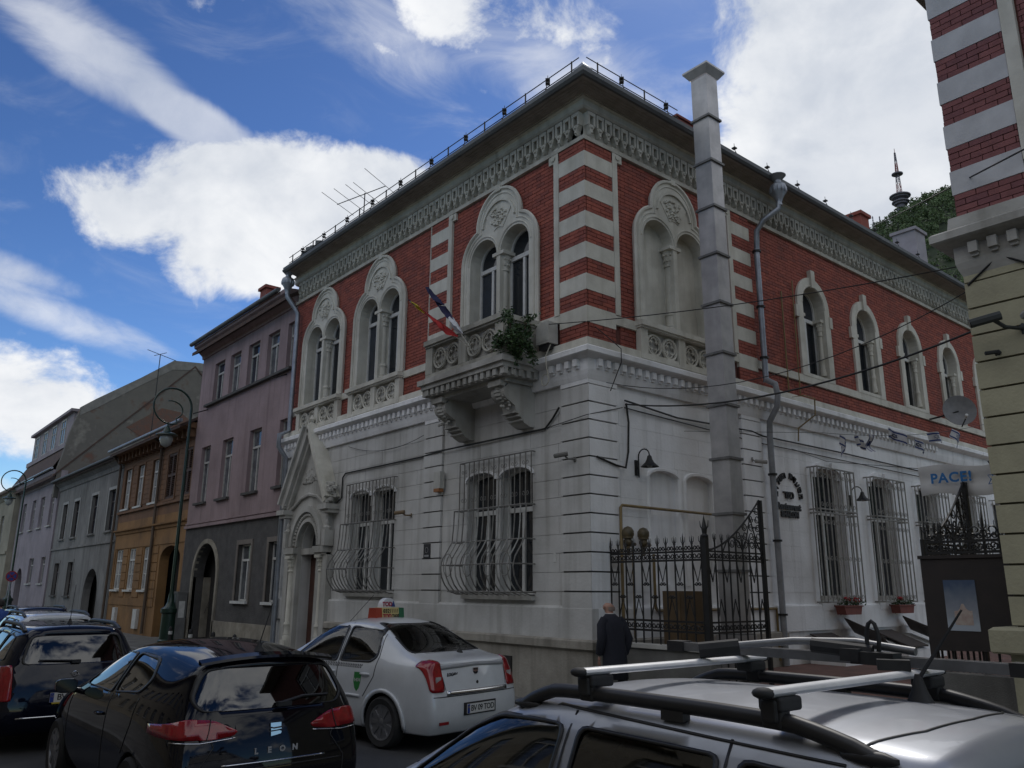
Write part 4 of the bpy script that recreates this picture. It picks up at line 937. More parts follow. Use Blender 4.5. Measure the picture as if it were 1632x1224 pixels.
prof = [(-.25, 8.7), (-.05, 9.6), (.15, 10.9), (.55, 12.4), (1.3, 13.0), (3.7, 14.75), (5.6, 16.25), (7.3, 16.4), (8.4, 16.4), (14, 11.5), (14, 7.0), (-.25, 7.0)]
MB().prism(FW, prof, -.35, .03).build('fire_wall', fwm, b)
cpm = MB(); cpm.band(FW, [(u, z+.10) for u, z in prof[3:9]], [(u, z-.42-.1*(i % 2)) for i, (u, z) in enumerate(prof[3:9])], -.36, .055); cpm.build('wall_coping', mat('pale_cement', (.25, .24, .22), (.18, .175, .16), .95, 2.5), b)
MB().prism(FW, [(3.2, 11.6), (5.2, 13.1), (6.4, 13.0), (7.5, 12.2), (7.2, 10.9), (4.6, 10.9)], -.02, .05).build('brick_patch', mat('bare_brick_patch', (.17, .085, .06), (.12, .09, .075), .95, 3.5, bump=.8, bscale=9), b)
# steep front of the mansard with a four-window dormer
m = MB(); D = Fr((0, .55, 0), (1, 0, 0), (0, -1, 0)); m.box(D, -57.2, -45.0, 10.5, 12.45, -2.2, 0); m.box(D, -57.4, -44.8, 12.45, 12.62, -2.3, .25); m.box(D, -57.2, -45., 10.2, 10.5, -2, .3)
do = m.build('dormer', lilac, b)
for i in range(4):
    u = -56.3+2.75*i
    MB().box(D, u, u+1.15, 10.75, 12.2, -.02, .02).build('dormer_pane', pane_curtain, do)
    m = MB(); m.prism(D, rect(u-.1, u+1.25, 10.65, 12.3), -.02, .06, [rect(u, u+1.15, 10.75, 12.2)]); m.box(D, u+.545, u+.605, 10.76, 12.19, .0, .05); m.box(D, u+.01, u+1.14, 11.7, 11.75, .0, .045); m.build('dormer_frame', old_white, do)
m = MB(); m.face([(-57.3, -.45, 8.75), (-43.9, -.45, 8.75), (-43.9, .45, 10.4), (-57.3, .45, 10.4)]); m.face([(-57.3, -.45, 8.65), (-43.9, -.45, 8.65), (-43.9, .45, 10.3), (-57.3, .45, 10.3)]); m.build('mansard_slope', tile_red, b)
# ---- far cream house
H5 = Fr((0, -.35, 0), (1, 0, 0), (0, -1, 0))
creamr = mat('far_cream_render', (.34, .31, .24), (.25, .23, .18), .95, .8, streak=.4)
fw5 = [(-60.2+3.3*-i, -58.9-3.3*i) for i in range(6)]; gt5 = rect(-63.9, -62.1, .1, 2.6)
b, r = shell('cream_house', 'cream rendered house at the far end of the terrace', -55.65, -80, 8.6, 12, 6, 12.6, creamr, [rect(a, c, 4.9, 6.9) for a, c in fw5]+[rect(a, c, 1.6, 3.4) for a, c in fw5 if a > -60 or a < -66], H5)
for a, c in fw5:
    rwin(H5, a, c, 4.9, 6.9, b, old_white, pane_curtain)
    if a > -60 or a < -66: rwin(H5, a, c, 1.6, 3.4, b, old_white, pane_dark)
MB().sweep([(-80, -.35), (-55.7, -.35)], [(-.05, 8.0), (.05, 8.0), (.35, 8.4), (.42, 8.6), (-.05, 8.7)]).build('cornice', creamr, b)
MB().box(H5, -80, -55.7, 4.1, 4.3, -.05, .1).build('string_course', creamr, b)
m = MB(); m.cube((-58, 3, 11.5), (.9, .7, 2.2)); m.cube((-58, 3, 12.65), (1.1, .9, .15)); m.build('chimney', greyr, r)

# ================================================================== twin building on the right
TW = thing('striped_villa', 'matching red and white striped villa with yellowish rusticated stone below, at the gate', 'building', (6.4, 0, 0))
TX0, TX1 = 6.42, 15.5
TF = Fr((0, .0, 0), (1, 0, 0), (0, -1, 0)); TS = Fr((TX0, 0, 0), (0, 1, 0), (-1, 0, 0))
yst = mat('yellowish_stone', (.40, .375, .26), (.32, .30, .21), .9, 2.0, bump=.25, bscale=30, streak=.3, dirt=(.19, .175, .12))
lil_br = [mat('wine_brick_%d' % k, c, tuple(x*.78 for x in c), .85, 8, bump=.3, bscale=60) for k, c in enumerate(((.235, .09, .09), (.26, .10, .098), (.205, .08, .085)))]
two = [[(9.0, 7.0), (11.4, 7.0), (11.4, 9.4), (9.0, 9.4)]]
MB().prism(TF, rect(TX0, TX1, -.1, 6.2), -.4, -.012, [rect(9.3, 10.9, 2.0, 4.4)], back=False).build('wall', yst, TW)
MB().prism(TF, rect(TX0, TX1, 6.2, 11.3), -.4, -.012, two, back=False).build('upper_wall', mortar, TW)
MB().prism(TS, rect(0, 8, -.1, 11.3), -.4, -.012, [], back=False).build('side_wall', yst, TW)
MB().box(TF, TX0+.01, TX1, -.1, 11.2, -8.05, -7.95).build('rear_wall', yst, TW); MB().box(TF, TX0+.45, TX1, -.1, 11.2, -8, -.7).build('core', dark_void, TW)
for i in range(13):
    z0, z1 = ST[i]+.0, ST[i+1]
    if i % 2: MB().sweep([(TX0, 1.2), (TX0, 0), (TX0+.74, 0)], [(-.02, z0), (.055, z0), (.055, z1), (-.02, z1)]).build('stripe', mat('white_stone_stripe', (.56, .56, .57), (.45, .45, .46), .9, 2.5, bump=.15), TW)
    else:
        MB().sweep([(TX0, 1.2), (TX0, 0), (TX0+.74, 0)], [(-.02, z0), (.03, z0), (.03, z1), (-.02, z1)]).build('stripe_core', mortar, TW)
        for (ua, ub, za, zb) in courses(TX0-.04, TX0+.74, z0, z1, .25, .0785, .010, []):
            MB().box(TF, ua, ub, za, zb, .0, .045+random.random()*.006).build('brick', lil_br[random.choice((0, 0, 1, 2))], TW)
        for (ua, ub, za, zb) in courses(-.035, 1.2, z0, z1, .25, .0785, .010, []):
            MB().box(TS, ua, ub, za, zb, .0, .045+random.random()*.006).build('brick', lil_br[random.choice((0, 0, 1, 2))], TW)
MB().box(TF, TX0+.745, TX0+.90, 6.95, 10.5, -.02, .065).build('edge_strip', cream_stone, TW)
for (ua, ub, za, zb) in courses(TX0+.92, 9.0, 6.95, 10.4, .25, .0785, .010, []):
    if za > 9.2 or ua < 8.2: MB().box(TF, ua, ub, za, zb, -.03, random.random()*.006).build('brick', lil_br[random.choice((0, 0, 1, 2))], TW)
MB().box(TF, TX0+.75, 9., 6.83, 6.95, -.02, .07).build('band_course', cream_stone, TW)
MB().box(TF, 7.75, 9.0, 6.4, 6.95, -.02, .16).build('sill_rail', grey_plaster, TW)
tc_ = MB().sweep([(TX0, 1.5), (TX0, 0), (TX1, 0)], COR).build('cornice', grey_plaster, TW)
MB().sweep([(TX0, 1.5), (TX0, 0), (TX1, 0)], [(-.1, 6.2), (.14, 6.21), (.12, 6.37), (-.1, 6.37)]).build('ledge', grey_plaster, tc_)
dm = dentil_mesh(TF); me = dm.mesh('dentil'); me.materials.append(grey_plaster)
for i in range(22): link('dentil', me, tc_).location = V((TX0+.13+.21*i, 0, 0))-V((6.4, 0, 0))
for i in range(len(GZ)-1):
    MB().sweep([(TX0, .8), (TX0, 0), (TX0+.75, 0)], [(-.04, GZ[i]+.012), (.06, GZ[i]+.012), (.06, GZ[i+1]-.012), (-.04, GZ[i+1]-.012)]).build('stone_block', yst, TW)
MB().sweep([(TX0, .8), (TX0, 0), (TX0+.75, 0)], [(-.04, 5.54), (.06, 5.54), (.06, 5.9), (-.04, 5.9)]).build('stone_block', yst, TW)
MB().sweep([(TX0, .79), (TX0, 0), (TX0+.74, 0)], [(-.04, 1.), (.02, 1.), (.02, 5.8), (-.04, 5.8)]).build('pilaster_core', mat('yellow_joint', (.11, .10, .07), (.08, .075, .05)), TW)
for (ua, ub, za, zb) in courses(TX0+.76, 9.2, 1.94, 5.53, 1.4, .3268, .02, []): MB().box(TF, ua, ub, za, zb, -.03, .02).build('stone_block', yst, TW)
MB().sweep([(TX0, 1.2), (TX0, 0), (TX1, 0)], [(-.1, 1.34), (.22, 1.34), (.24, 1.36), (.24, 1.58), (.20, 1.61), (-.1, 1.62)]).build('plinth_band', yst, TW)
MB().sweep([(TX0, 1.2), (TX0, 0), (TX1, 0)], [(-.1, -.1), (.10, -.1), (.10, 1.34), (-.1, 1.34)]).build('plinth', yst, TW)
MB().sweep([(TX0, 8), (TX0, 0), (TX1, 0)], [(-.05, 11.19), (.24, 11.19), (.80, 11.16), (.90, 11.13), (.90, 11.27), (-.05, 11.6)]).build('eave', soffit_wood, TW)
m = MB(); m.face([(TX0-.95, -.95, 11.27), (TX1, -.95, 11.27), (TX1, 4, 13.4), (TX0+4.2, 4, 13.4)]); m.face([(TX0-.95, -.95, 11.27), (TX0-.95, 8, 11.27), (TX0+4.2, 8, 13.4), (TX0+4.2, 4, 13.4)]); m.face([(TX0+4.2, 4, 13.4), (TX1, 4, 13.4), (TX1, 8, 13.4), (TX0+4.2, 8, 13.4)]); m.build('roof', roof_metal, TW)
rwin(TF, 9.3, 10.9, 2.0, 4.4, TW, white_paint, pane_dark)
rwin(TF, 9.0, 11.4, 7.0, 9.4, TW, white_paint, pane_dark)

# ---- row of houses across the street (behind the camera, seen in reflections)
OPP = Fr((0, -14, 0), (-1, 0, 0), (0, 1, 0))
om = mat('sandy_render', (.32, .285, .22), (.25, .22, .17), .95, .8, streak=.4)
OB = thing('opposite_house', 'long sandy rendered house across the street with two rows of windows', 'building', (0, -14, 0))
hs = [rect(-20+3*i, -18.7+3*i, z0, z1) for i in range(18) for z0, z1 in ((1.2, 3.2), (5.0, 7.0))]
MB().prism(OPP, rect(-22, 36, -.1, 8.4), -.35, 0, hs, back=False).build('wall', om, OB)
MB().box(OPP, -22, 36, -.1, 8.3, -9, -.6).build('core', dark_void, OB)
MB().box(OPP, -22, 36, 8.4, 8.7, -.4, .45).build('eave', om, OB)
m = MB(); m.face([(22, -13.5, 8.7), (-36, -13.5, 8.7), (-36, -18.5, 11.2), (22, -18.5, 11.2)]); m.face([(22, -23.5, 8.7), (-36, -23.5, 8.7), (-36, -18.5, 11.2), (22, -18.5, 11.2)]); m.build('roof', tile_red, OB)
for h in hs: rwin(OPP, h[0][0], h[1][0], h[0][1], h[2][1], OB, old_white, pane_curtain)
# ================================================================== things on and around the villa
FX = Fr((0, -.40, 0), (1, 0, 0), (0, -1, 0))   # helper frame: u=x, d measured from y=.40 towards the street
FX.o = V((0, .40, 0))
# --- metal flue
FL = thing('metal_flue', 'tall square galvanised metal flue with flanged joints and a flared cap', 'flue', (1.315, 2.135, .48))
fx0, fx1, fy0, fy1 = 1.13, 1.50, 1.96, 2.31
def sq(mb, z0, z1, g): mb.cube(((fx0+fx1)/2, (fy0+fy1)/2, (z0+z1)/2), (fx1-fx0+2*g, fy1-fy0+2*g, z1-z0))
z = 2.0; k = 0
cuts = [.48, 1.25]+[2.3+.97*i for i in range(10)]+[12.0]
for i in range(len(cuts)-1):
    m = MB(); sq(m, cuts[i], cuts[i+1], 0 if i > 0 else .06); m.build('duct', galv, FL)
    if 0 < i: m = MB(); sq(m, cuts[i]-.022, cuts[i]+.022, .035); m.build('flange', mat('flange_steel', (.20, .20, .20), (.13, .13, .13), .6, 5, metal=.4), FL)
m = MB(); c0 = V(((fx0+fx1)/2, (fy0+fy1)/2, 0))
for (a, za), (b, zb) in (((.20, 11.96), (.30, 12.10)), ((.30, 12.10), (.30, 12.14))):
    for s1 in range(4):
        p = [V((1, 1, 0)), V((-1, 1, 0)), V((-1, -1, 0)), V((1, -1, 0))]; q, r = p[s1], p[(s1+1) % 4]
        m.face([c0+q*a+V((0, 0, za)), c0+r*a+V((0, 0, za)), c0+r*b+V((0, 0, zb)), c0+q*b+V((0, 0, zb))])
m.build('flared_cap', galv, FL)
# --- gas pipes and meters
brass = mat('mustard_pipe', (.24, .17, .065), (.17, .12, .05), .5, 8)
GP = thing('gas_pipe', 'mustard yellow gas pipe framing the blind niche by the fence', 'gas pipe', (.65, .0, 1.6))
GP.location = (.1, .65, 1.6); ORI[GP.name] = V((.1, .65, 1.6))
MB().tube([SIDE.p(.66, 1.0, .1), SIDE.p(.66, 3.38, .1), SIDE.p(.70, 3.42, .1), SIDE.p(3.6, 3.42, .1)], .026, 8).build('pipe', brass, GP, smooth=50)
MB().tube([SIDE.p(.95, 1.0, .1), SIDE.p(.95, 2.75, .1)], .022, 8).build('pipe', brass, GP, smooth=50)
MB().tube([SIDE.p(1.5, 2.6, .1), SIDE.p(1.5, 1.66, .1), SIDE.p(1.55, 1.62, .1), SIDE.p(5.3, 1.62, .1), SIDE.p(5.3, .6, .1)], .026, 8).build('pipe', brass, GP, smooth=50)
for y in (.72, 1.12):
    m = MB(); m.ball(SIDE.p(y, 2.93, .2), .11, 10, (1, 1, 1.1)); m.ball(SIDE.p(y, 2.78, .2), .08, 8); m.lathe([(.09, 0), (.09, .06)], SIDE.p(y, 2.84, .2), 10); m.tube([SIDE.p(y, 2.76, .2), SIDE.p(y, 2.55, .2)], .03, 6); m.tube([SIDE.p(y, 2.72, .2), SIDE.p(y+.2, 2.75, .18)], .03, 6); m.build('regulator', mat('dull_brass', (.12, .09, .045), (.06, .05, .028), .5, 9, bump=.2), GP, smooth=60)
m = MB(); m.tube([SIDE.p(7.05, 9.3, .05), SIDE.p(7.0, 6.45, .05)], .016, 6); m.tube([SIDE.p(6.52, 8.9, .05), SIDE.p(6.52, 6.3, .05), SIDE.p(6.52, 6.28, .4), SIDE.p(7.0, 6.28, .4), SIDE.p(7.0, 5.9, .38), SIDE.p(6.75, 5.6, .08), SIDE.p(6.75, 5.3, .05)], .018, 6)
tag(m.build('vent_pipe', brass), 'thin tan pipe climbing the brick wall beside the large downpipe', 'pipe')
# --- iron fence and gates
IR = iron
base_stone = mat('dark_base_stone', (.17, .165, .155), (.11, .108, .10), .9, 2, bump=.3, streak=.4)
def finial(mb, fr, u, z, d, h=.2):
    mb.lathe([(.011, 0), (.02, .02), (.011, .05), (.016, .3*h), (.0, h)], fr.p(u, z, d), 6)
    for s in (-1, 1): mb.tube([fr.p(u, z+.02, d), fr.p(u+s*.035, z+.055, d), fr.p(u+s*.04, z+.11, d), fr.p(u+s*.03, z+.13, d)], .007, 4, r2=.003)
def fence_panel(fr, u0, u1, n, d, parent, zlow=1.15, mats=IR):
    for z in (2.56, 2.43, 1.50, 1.35): MB().box(fr, u0, u1, z-.016, z+.016, d-.014, d+.014).build('rail', mats, parent)
    st = (u1-u0)/n
    for i in range(n+1):
        u = u0+st*i; m = MB(); m.tube([fr.p(u, zlow if i % 3 else zlow-.05, d), fr.p(u, 2.66, d)], .015, 5); finial(m, fr, u, 2.66, d, .16 if i % 3 else .2); m.build('picket', mats, parent)
    m = MB()
    for i in range(n):
        u = u0+st*(i+.5)
        for s in (-1, 1):
            scroll(m, fr, u+s*st*.22, 2.495, d, .042, .010, s); scroll(m, fr, u+s*st*.2, 2.62, d, .036, .010, -s); scroll(m, fr, u+s*st*.22, 1.425, d, .042, .010, s)
        up = i % 2 == 0
        if up:
            m.tube([fr.p(u-st/2, 2.40, d), fr.p(u, 2.10, d), fr.p(u+st/2, 2.40, d)], .011, 4); scroll(m, fr, u-.03, 2.07, d, .028, .010, 1); scroll(m, fr, u+.03, 2.07, d, .028, .010, -1)
        else:
            m.tube([fr.p(u-st/2, 1.54, d), fr.p(u, 1.84, d), fr.p(u+st/2, 1.54, d)], .011, 4); scroll(m, fr, u-.03, 1.87, d, .028, .010, 1); scroll(m, fr, u+.03, 1.87, d, .028, .010, -1)
    m.build('scrollwork', mats, parent, kind='stuff')
FE = thing('iron_fence', 'black wrought iron fence with spiked pickets running from the white corner to the gate post', 'fence', (1, .4, 1.1))
fence_panel(FX, .08, 1.98, 11, 0, FE)
m = MB(); m.box(FX, 2.02, 2.10, .45, 2.78, -.04, .04); m.lathe([(.05, 0), (.06, .03), (.035, .06), (.045, .14), (.02, .25), (.0, .36)], FX.p(2.06, 2.76, 0), 8)
for s in (-1, 1): m.tube([FX.p(2.06, 2.86, 0), FX.p(2.06+s*.07, 2.93, 0), FX.p(2.06+s*.08, 3.02, 0)], .016, 5, r2=.004)
m.build('gate_post', IR, FE)
MB().box(FX, .09, 2.15, .1, 1.08, -.13, .12).build('base_wall', base_stone, FE); MB().box(FX, .095, 2.18, 1.08, 1.14, -.16, .16).build('wall_cap', grey_plaster, FE)
def gate(name, label, x, s, y0=.46, y1=1.92):
    g = thing(name, label, 'gate', (x, y0, .5)); fr = Fr((x, 0, 0), (0, 1, 0), (s, 0, 0)); n = 8; st = (y1-y0)/n
    for z in (2.56, 2.43, 1.50, 1.35, .62): MB().box(fr, y0, y1, z-.013, z+.013, -.013, .013).build('rail', IR, g)
    MB().box(fr, y1-.01, y1+.05, .52, 3.44, -.03, .03).build('stile', IR, g); MB().box(fr, y0-.03, y0+.01, .52, 2.6, -.02, .02).build('stile', IR, g)
    for i in range(1, n):
        u = y0+st*i; m = MB(); m.tube([fr.p(u, .62, 0), fr.p(u, 2.70, 0)], .015, 5); finial(m, fr, u, 2.70, 0, .16); m.build('picket', IR, g)
    cv = [fr.p(y0+(y1-y0)*t, 2.58+.86*(t**1.6), 0) for t in [k/14 for k in range(15)]]; MB().tube(cv, .016, 6).build('swept_rail', IR, g)
    m = MB()
    for i in range(n):
        u = y0+st*(i+.5); t = (i+.5)/n; top = 2.58+.86*t**1.6
        for q in (-1, 1): scroll(m, fr, u+q*st*.22, 2.495, 0, .042, .010, q); scroll(m, fr, u+q*st*.22, 1.425, 0, .042, .010, q)
        if i % 2 == 0: m.tube([fr.p(u-st/2, 2.40, 0), fr.p(u, 2.10, 0), fr.p(u+st/2, 2.40, 0)], .011, 4)
        else: m.tube([fr.p(u-st/2, 1.54, 0), fr.p(u, 1.84, 0), fr.p(u+st/2, 1.54, 0)], .011, 4)
        z_ = 2.66
        while z_+.07 < top:
            scroll(m, fr, u, z_+.04, 0, .07, .009, 1 if i % 2 else -1, 1.3); z_ += .14
    for t0 in (.45, .8): m.tube([fr.p(y0+(y1-y0)*(t0-.18), 2.58, 0), fr.p(y0+(y1-y0)*(t0-.1), 2.75, 0), fr.p(y0+(y1-y0)*t0, 2.58+.8*t0**1.6, 0), fr.p(y0+(y1-y0)*(t0+.1), 2.75, 0), fr.p(y0+(y1-y0)*(t0+.18), 2.58, 0)], .012, 5)
    m.build('scrollwork', IR, g, kind='stuff')
    return g
gate('iron_gate', 'open wrought iron gate leaf sweeping up to a tall stile in front of the flue', 2.06, 1)
gate('iron_gate', 'open wrought iron gate leaf standing behind the poster board under the banner', 5.30, -1)
FR2 = thing('iron_fence', 'short wrought iron fence panel with tall flame finial beside the yellowish pilaster', 'fence', (5.8, .4, 1.1))
fence_panel(FX, 5.36, 6.36, 6, 0, FR2, 1.12)
m = MB(); finial(m, FX, 6.03, 2.66, 0, .3); 
for s in (-1, 1): scroll(m, FX, 6.03+s*.09, 2.68, 0, .07, .009, s); scroll(m, FX, 6.03+s*.09, 2.5, 0, .06, .009, s)
m.build('flame_finial', IR, FR2)
MB().box(FX, 5.30, 6.38, .1, 1.06, -.13, .12).build('base_wall', base_stone, FR2)
board_m = mat('dark_notice_board', (.026, .019, .017), (.018, .014, .013), .7, 5)
NB = thing('notice_board', 'large dark brown board fixed across the fence with a poster', 'notice board', (5.8, .36, 1.3))
MB().prism(FX, [(5.29, 1.12), (5.36, 1.12), (5.36, 1.30), (6.0, 1.32), (6.34, 1.26), (6.34, 2.36), (5.29, 2.36)], .02, .05).build('board', board_m, NB)
MB().box(FX, 5.27, 6.35, 2.36, 2.40, .0, .07).build('board_edge', board_m, NB)
# poster: generic blue sky and pale rock
pm = bpy.data.materials.new('poster_print'); pm.use_nodes = True; t = pm.node_tree; pb = t.nodes['Principled BSDF']; pb.inputs['Roughness'].default_value = .25
ge = t.nodes.new('ShaderNodeNewGeometry'); sx = t.nodes.new('ShaderNodeSeparateXYZ'); t.links.new(ge.outputs['Position'], sx.inputs[0])
mr_ = t.nodes.new('ShaderNodeMapRange'); mr_.inputs[1].default_value = 1.54; mr_.inputs[2].default_value = 2.11; t.links.new(sx.outputs['Z'], mr_.inputs[0])
nz_ = t.nodes.new('ShaderNodeTexNoise'); nz_.inputs['Scale'].default_value = 9; nz_.inputs['Detail'].default_value = 5; t.links.new(ge.outputs['Position'], nz_.inputs['Vector'])
am = t.nodes.new('ShaderNodeMath'); am.operation = 'MULTIPLY_ADD'; am.inputs[1].default_value = .35; t.links.new(nz_.outputs[0], am.inputs[0]); sb = t.nodes.new('ShaderNodeMath'); sb.operation = 'SUBTRACT'; sb.inputs[1].default_value = .175; t.links.new(mr_.outputs[0], sb.inputs[0]); t.links.new(sb.outputs[0], am.inputs[2])
rp = t.nodes.new('ShaderNodeValToRGB'); e = rp.color_ramp.elements; e[0].position = .12; e[0].color = (.36, .40, .45, 1); e[1].position = .95; e[1].color = (.06, .09, .15, 1)
for ps, cc in ((.3, (.26, .28, .31)), (.5, (.20, .22, .26)), (.75, (.12, .15, .20))): q = e.new(ps); q.color = (*cc, 1)
t.links.new(am.outputs[0], rp.inputs[0]); t.links.new(rp.outputs[0], pb.inputs['Base Color'])
PO = tag(MB().box(FX, 5.53, 5.885, 1.535, 2.11, .05, .056).build('poster', pm), 'blue and white picture poster on the dark board', 'poster')
m = MB(); rng = random.Random(5)
pts = [(5.62+.2*i/9, 1.66+(.18 if i in (4, 5) else .13 if i in (3, 6) else .07+.04*rng.random())) for i in range(10)]
m.prism(FX, [(5.62, 1.60), (5.82, 1.60)]+list(reversed(pts)), .056, .0575); m.build('printed_rock', mat('printed_pale_rock', (.42, .36, .32), (.33, .24, .21), .4, 14), PO)
# --- banner
ban = mat('banner_cloth', (.58, .58, .58), (.48, .48, .49), .8, 3)
BF = Fr((0, 2.0, 0), (1, 0, 0), (0, -1, 0))
BN = thing('banner', 'white PACE! banner strung above the gate with a blue star', 'banner', (5.5, 2.0, 3.3))
m = MB(); rows = []
for j in range(9): rows.append([BF.p(4.70+1.66*i/20, 3.30+.03*math.sin(i*.5)+.41*j/8-.05*i/20, .03*math.sin(i*.8+j*.3)+.015*math.sin(j*1.1)) for i in range(21)])
m.grid(rows); m.build('cloth', ban, BN, smooth=60)
bl_ink = mat('blue_ink', (.02, .16, .42), (.016, .13, .36), .7, 4)
text('lettering', 'PACE!', bl_ink, BF.p(5.14, 3.52, .055), (1, 0, -.02), (0, 0, 1), .19, BN, .001, .006, 1.12)
m = MB()
for s in (1, -1): 
    pts = [BF.p(5.72+.12*math.sin(R_(120*k)), 3.45+s*.12*math.cos(R_(120*k)), .058) for k in range(3)]; m.tube(pts, .009, 4, True)
m.build('star', bl_ink, BN)
m = MB(); m.tube([BF.p(5.64, 3.7, .05), BF.p(5.7, 3.56, .05), BF.p(5.78, 3.5, .05)], .008, 4); m.build('cord', iron, BN)
for p, q in (((4.70, 3.71), (5.3, 3.38)), ((4.7, 3.70), (.1, 4.9))): pass
MB().tube([BF.p(4.70, 3.7, 0), V((2.2, 4.0, 4.3)), V((.02, 6.5, 5.1))], .006, 4).build('cord', iron, BN)
# --- bunting of small white and blue flags
fl_w = mat('flag_white', (.62, .63, .66), (.52, .53, .57), .8, 9); fl_b = mat('flag_blue', (.03, .06, .22), (.025, .05, .18), .8, 9)
bpts = [V((2.5, 4.0, 4.66)), V((2.5, 4.6, 4.72)), V((2.5, 5.2, 4.88)), V((2.5, 6.0, 5.05)), V((2.5, 7.1, 5.0)), V((2.5, 7.8, 5.18)), V((2.5, 9.0, 5.42)), V((2.5, 10.1, 5.63))]
wire_pts = []
a_, b_ = V((2.5, 3.4, 4.72)), V((2.5, 11.2, 5.95))
for i in range(21): t_ = i/20; wire_pts.append(a_.lerp(b_, t_)-V((0, 0, .25*4*t_*(1-t_)*.6)))
tag(MB().tube([V((.05, 2.6, 5.0))]+wire_pts+[V((6.45, 13, 6.9))], .005, 4).build('bunting_wire', iron), 'thin wire across the courtyard carrying little flags', 'wire')
rng = random.Random(11)
look = ['folded almost flat', 'curling over its pole', 'hanging upright', 'drooping with a long tail', 'spread with crossed stripes', 'blown sideways', 'twisted by the wind, nearest the dish']
for k, p in enumerate(bpts[:7]):
    w_, h_ = .34, .22; a = rng.uniform(-.9, .5) if k != 2 else -1.45; R3 = Matrix.Rotation(rng.uniform(-.6, .6), 3, 'Z') @ Matrix.Rotation(a, 3, 'X')
    fo = thing('small_flag', 'small white and blue flag on the courtyard wire, '+look[k], 'flag', p, 'flags strung over the courtyard')
    nx = 10; 
    def fp(u, v): 
        q = V((.12*math.sin(u*5+k)*u, (u-.1)*w_, (v-.5)*h_-.12*u*u*(1+.5*math.sin(k)))); return p+R3 @ q
    m = MB(); m.grid([[fp(i/nx, j/6) for i in range(nx+1)] for j in range(7)]); m.build('cloth', fl_w, fo, smooth=60)
    for j0, j1 in ((.10, .24), (.76, .90)):
        for sgn in (-1, 1):
            off = R3 @ V((sgn*.003, 0, 0)); m = MB(); m.grid([[fp(i/nx, j)+off for i in range(nx+1)] for j in (j0, j1)]); m.build('stripe', fl_b, fo)
    for sgn in (-1, 1):
        off = R3 @ V((sgn*.005, 0, 0)); m = MB()
        for s in (1, -1): m.tube([fp(.5+.16*math.sin(R_(120*q)), .5+s*.2*math.cos(R_(120*q)))+off for q in range(3)], .006, 3, True)
        m.build('star', fl_b, fo)
# --- flags on the balcony
def flag(name, label, base, tip, bands, poly):
    fo = thing(name, label, 'flag', base, 'flags on the balcony'); base, tip = V(base), V(tip)
    MB().tube([base, tip], .016, 6).build('pole', mat('pale_pole', (.5, .47, .40), (.4, .38, .33), .5, 6), fo, smooth=60)
    m = MB(); m.lathe([(.0, -.02), (.03, .0), (.018, .06), (.0, .09)], tip, 6, (tip-base).normalized()); m.build('pole_tip', iron, fo)
    d = (tip-base); n = 14
    def fp(u, v):  # u along pole 0..1, v away from the pole
        q = base+d*(.36+.58*u)
        return q+V((.20*v+.03*math.sin(9*v+4*u), -.03+.06*math.sin(6*u+5*v)*v, -.42*v*(.35+.65*u)*(1-.15*math.sin(7*u))-.16*v))
    for (v0, v1, mt_) in bands:
        m = MB(); m.grid([[fp(i/n, v0+(v1-v0)*j/4) for i in range(n+1)] for j in range(5)]); m.build('cloth', mt_, fo, smooth=60)
    return fo
yel = mat('flag_yellow', (.55, .42, .03), (.46, .35, .03), .8, 8); red_f = mat('flag_red', (.40, .022, .02), (.33, .02, .018), .8, 8); navy = mat('flag_navy', (.018, .018, .07), (.014, .014, .05), .8, 8)
sb_m = mat('flag_socket', (.3, .29, .26))
FB = [(-2.14, -1.09, 6.50), (-2.10, -1.09, 6.50)]
def flag2(label, base, tip, stops, curl, drop):
    fo = thing('flag', label, 'flag', base, 'flags on the balcony'); base, tip = V(base), V(tip); d = tip-base
    MB().tube([base, tip], .015, 6).build('pole', mat('pale_pole', (.5, .47, .40), (.4, .38, .33), .5, 6), fo, smooth=60)
    n = 16
    for (a, b, mt_, wdt) in stops:
        m = MB(); rows = []
        for j in range(6):
            v = j/5; r_ = []
            for i in range(n+1):
                u = a+(b-a)*i/n; q = base+d*u; w_ = wdt[0]+(wdt[1]-wdt[0])*i/n
                r_.append(q+V((.30*v*w_/.3+.03*math.sin(14*u+5*v), -.05+.06*math.sin(11*u+6*v+curl), .05-w_*v*.85+.03*math.sin(17*u+3*v))))
            rows.append(r_)
        m.grid(rows); m.build('cloth', mt_, fo, smooth=60)
    return fo
flag2('yellow and red flag furled along its pole on the balcony', FB[0], (-3.28, -1.72, 7.58), [(.30, .64, red_f, (.30, .42)), (.64, .82, red_f, (.42, .20)), (.80, .93, yel, (.20, .12)), (.93, 1.0, navy, (.08, .04))], 0, .3)
flag2('white and navy flag drooping beside the red one on the balcony', FB[1], (-2.66, -1.68, 7.66), [(.24, .52, fl_w, (.20, .32)), (.52, .68, navy, (.20, .12)), (.68, 1.0, navy, (.09, .05))], 2, .3)
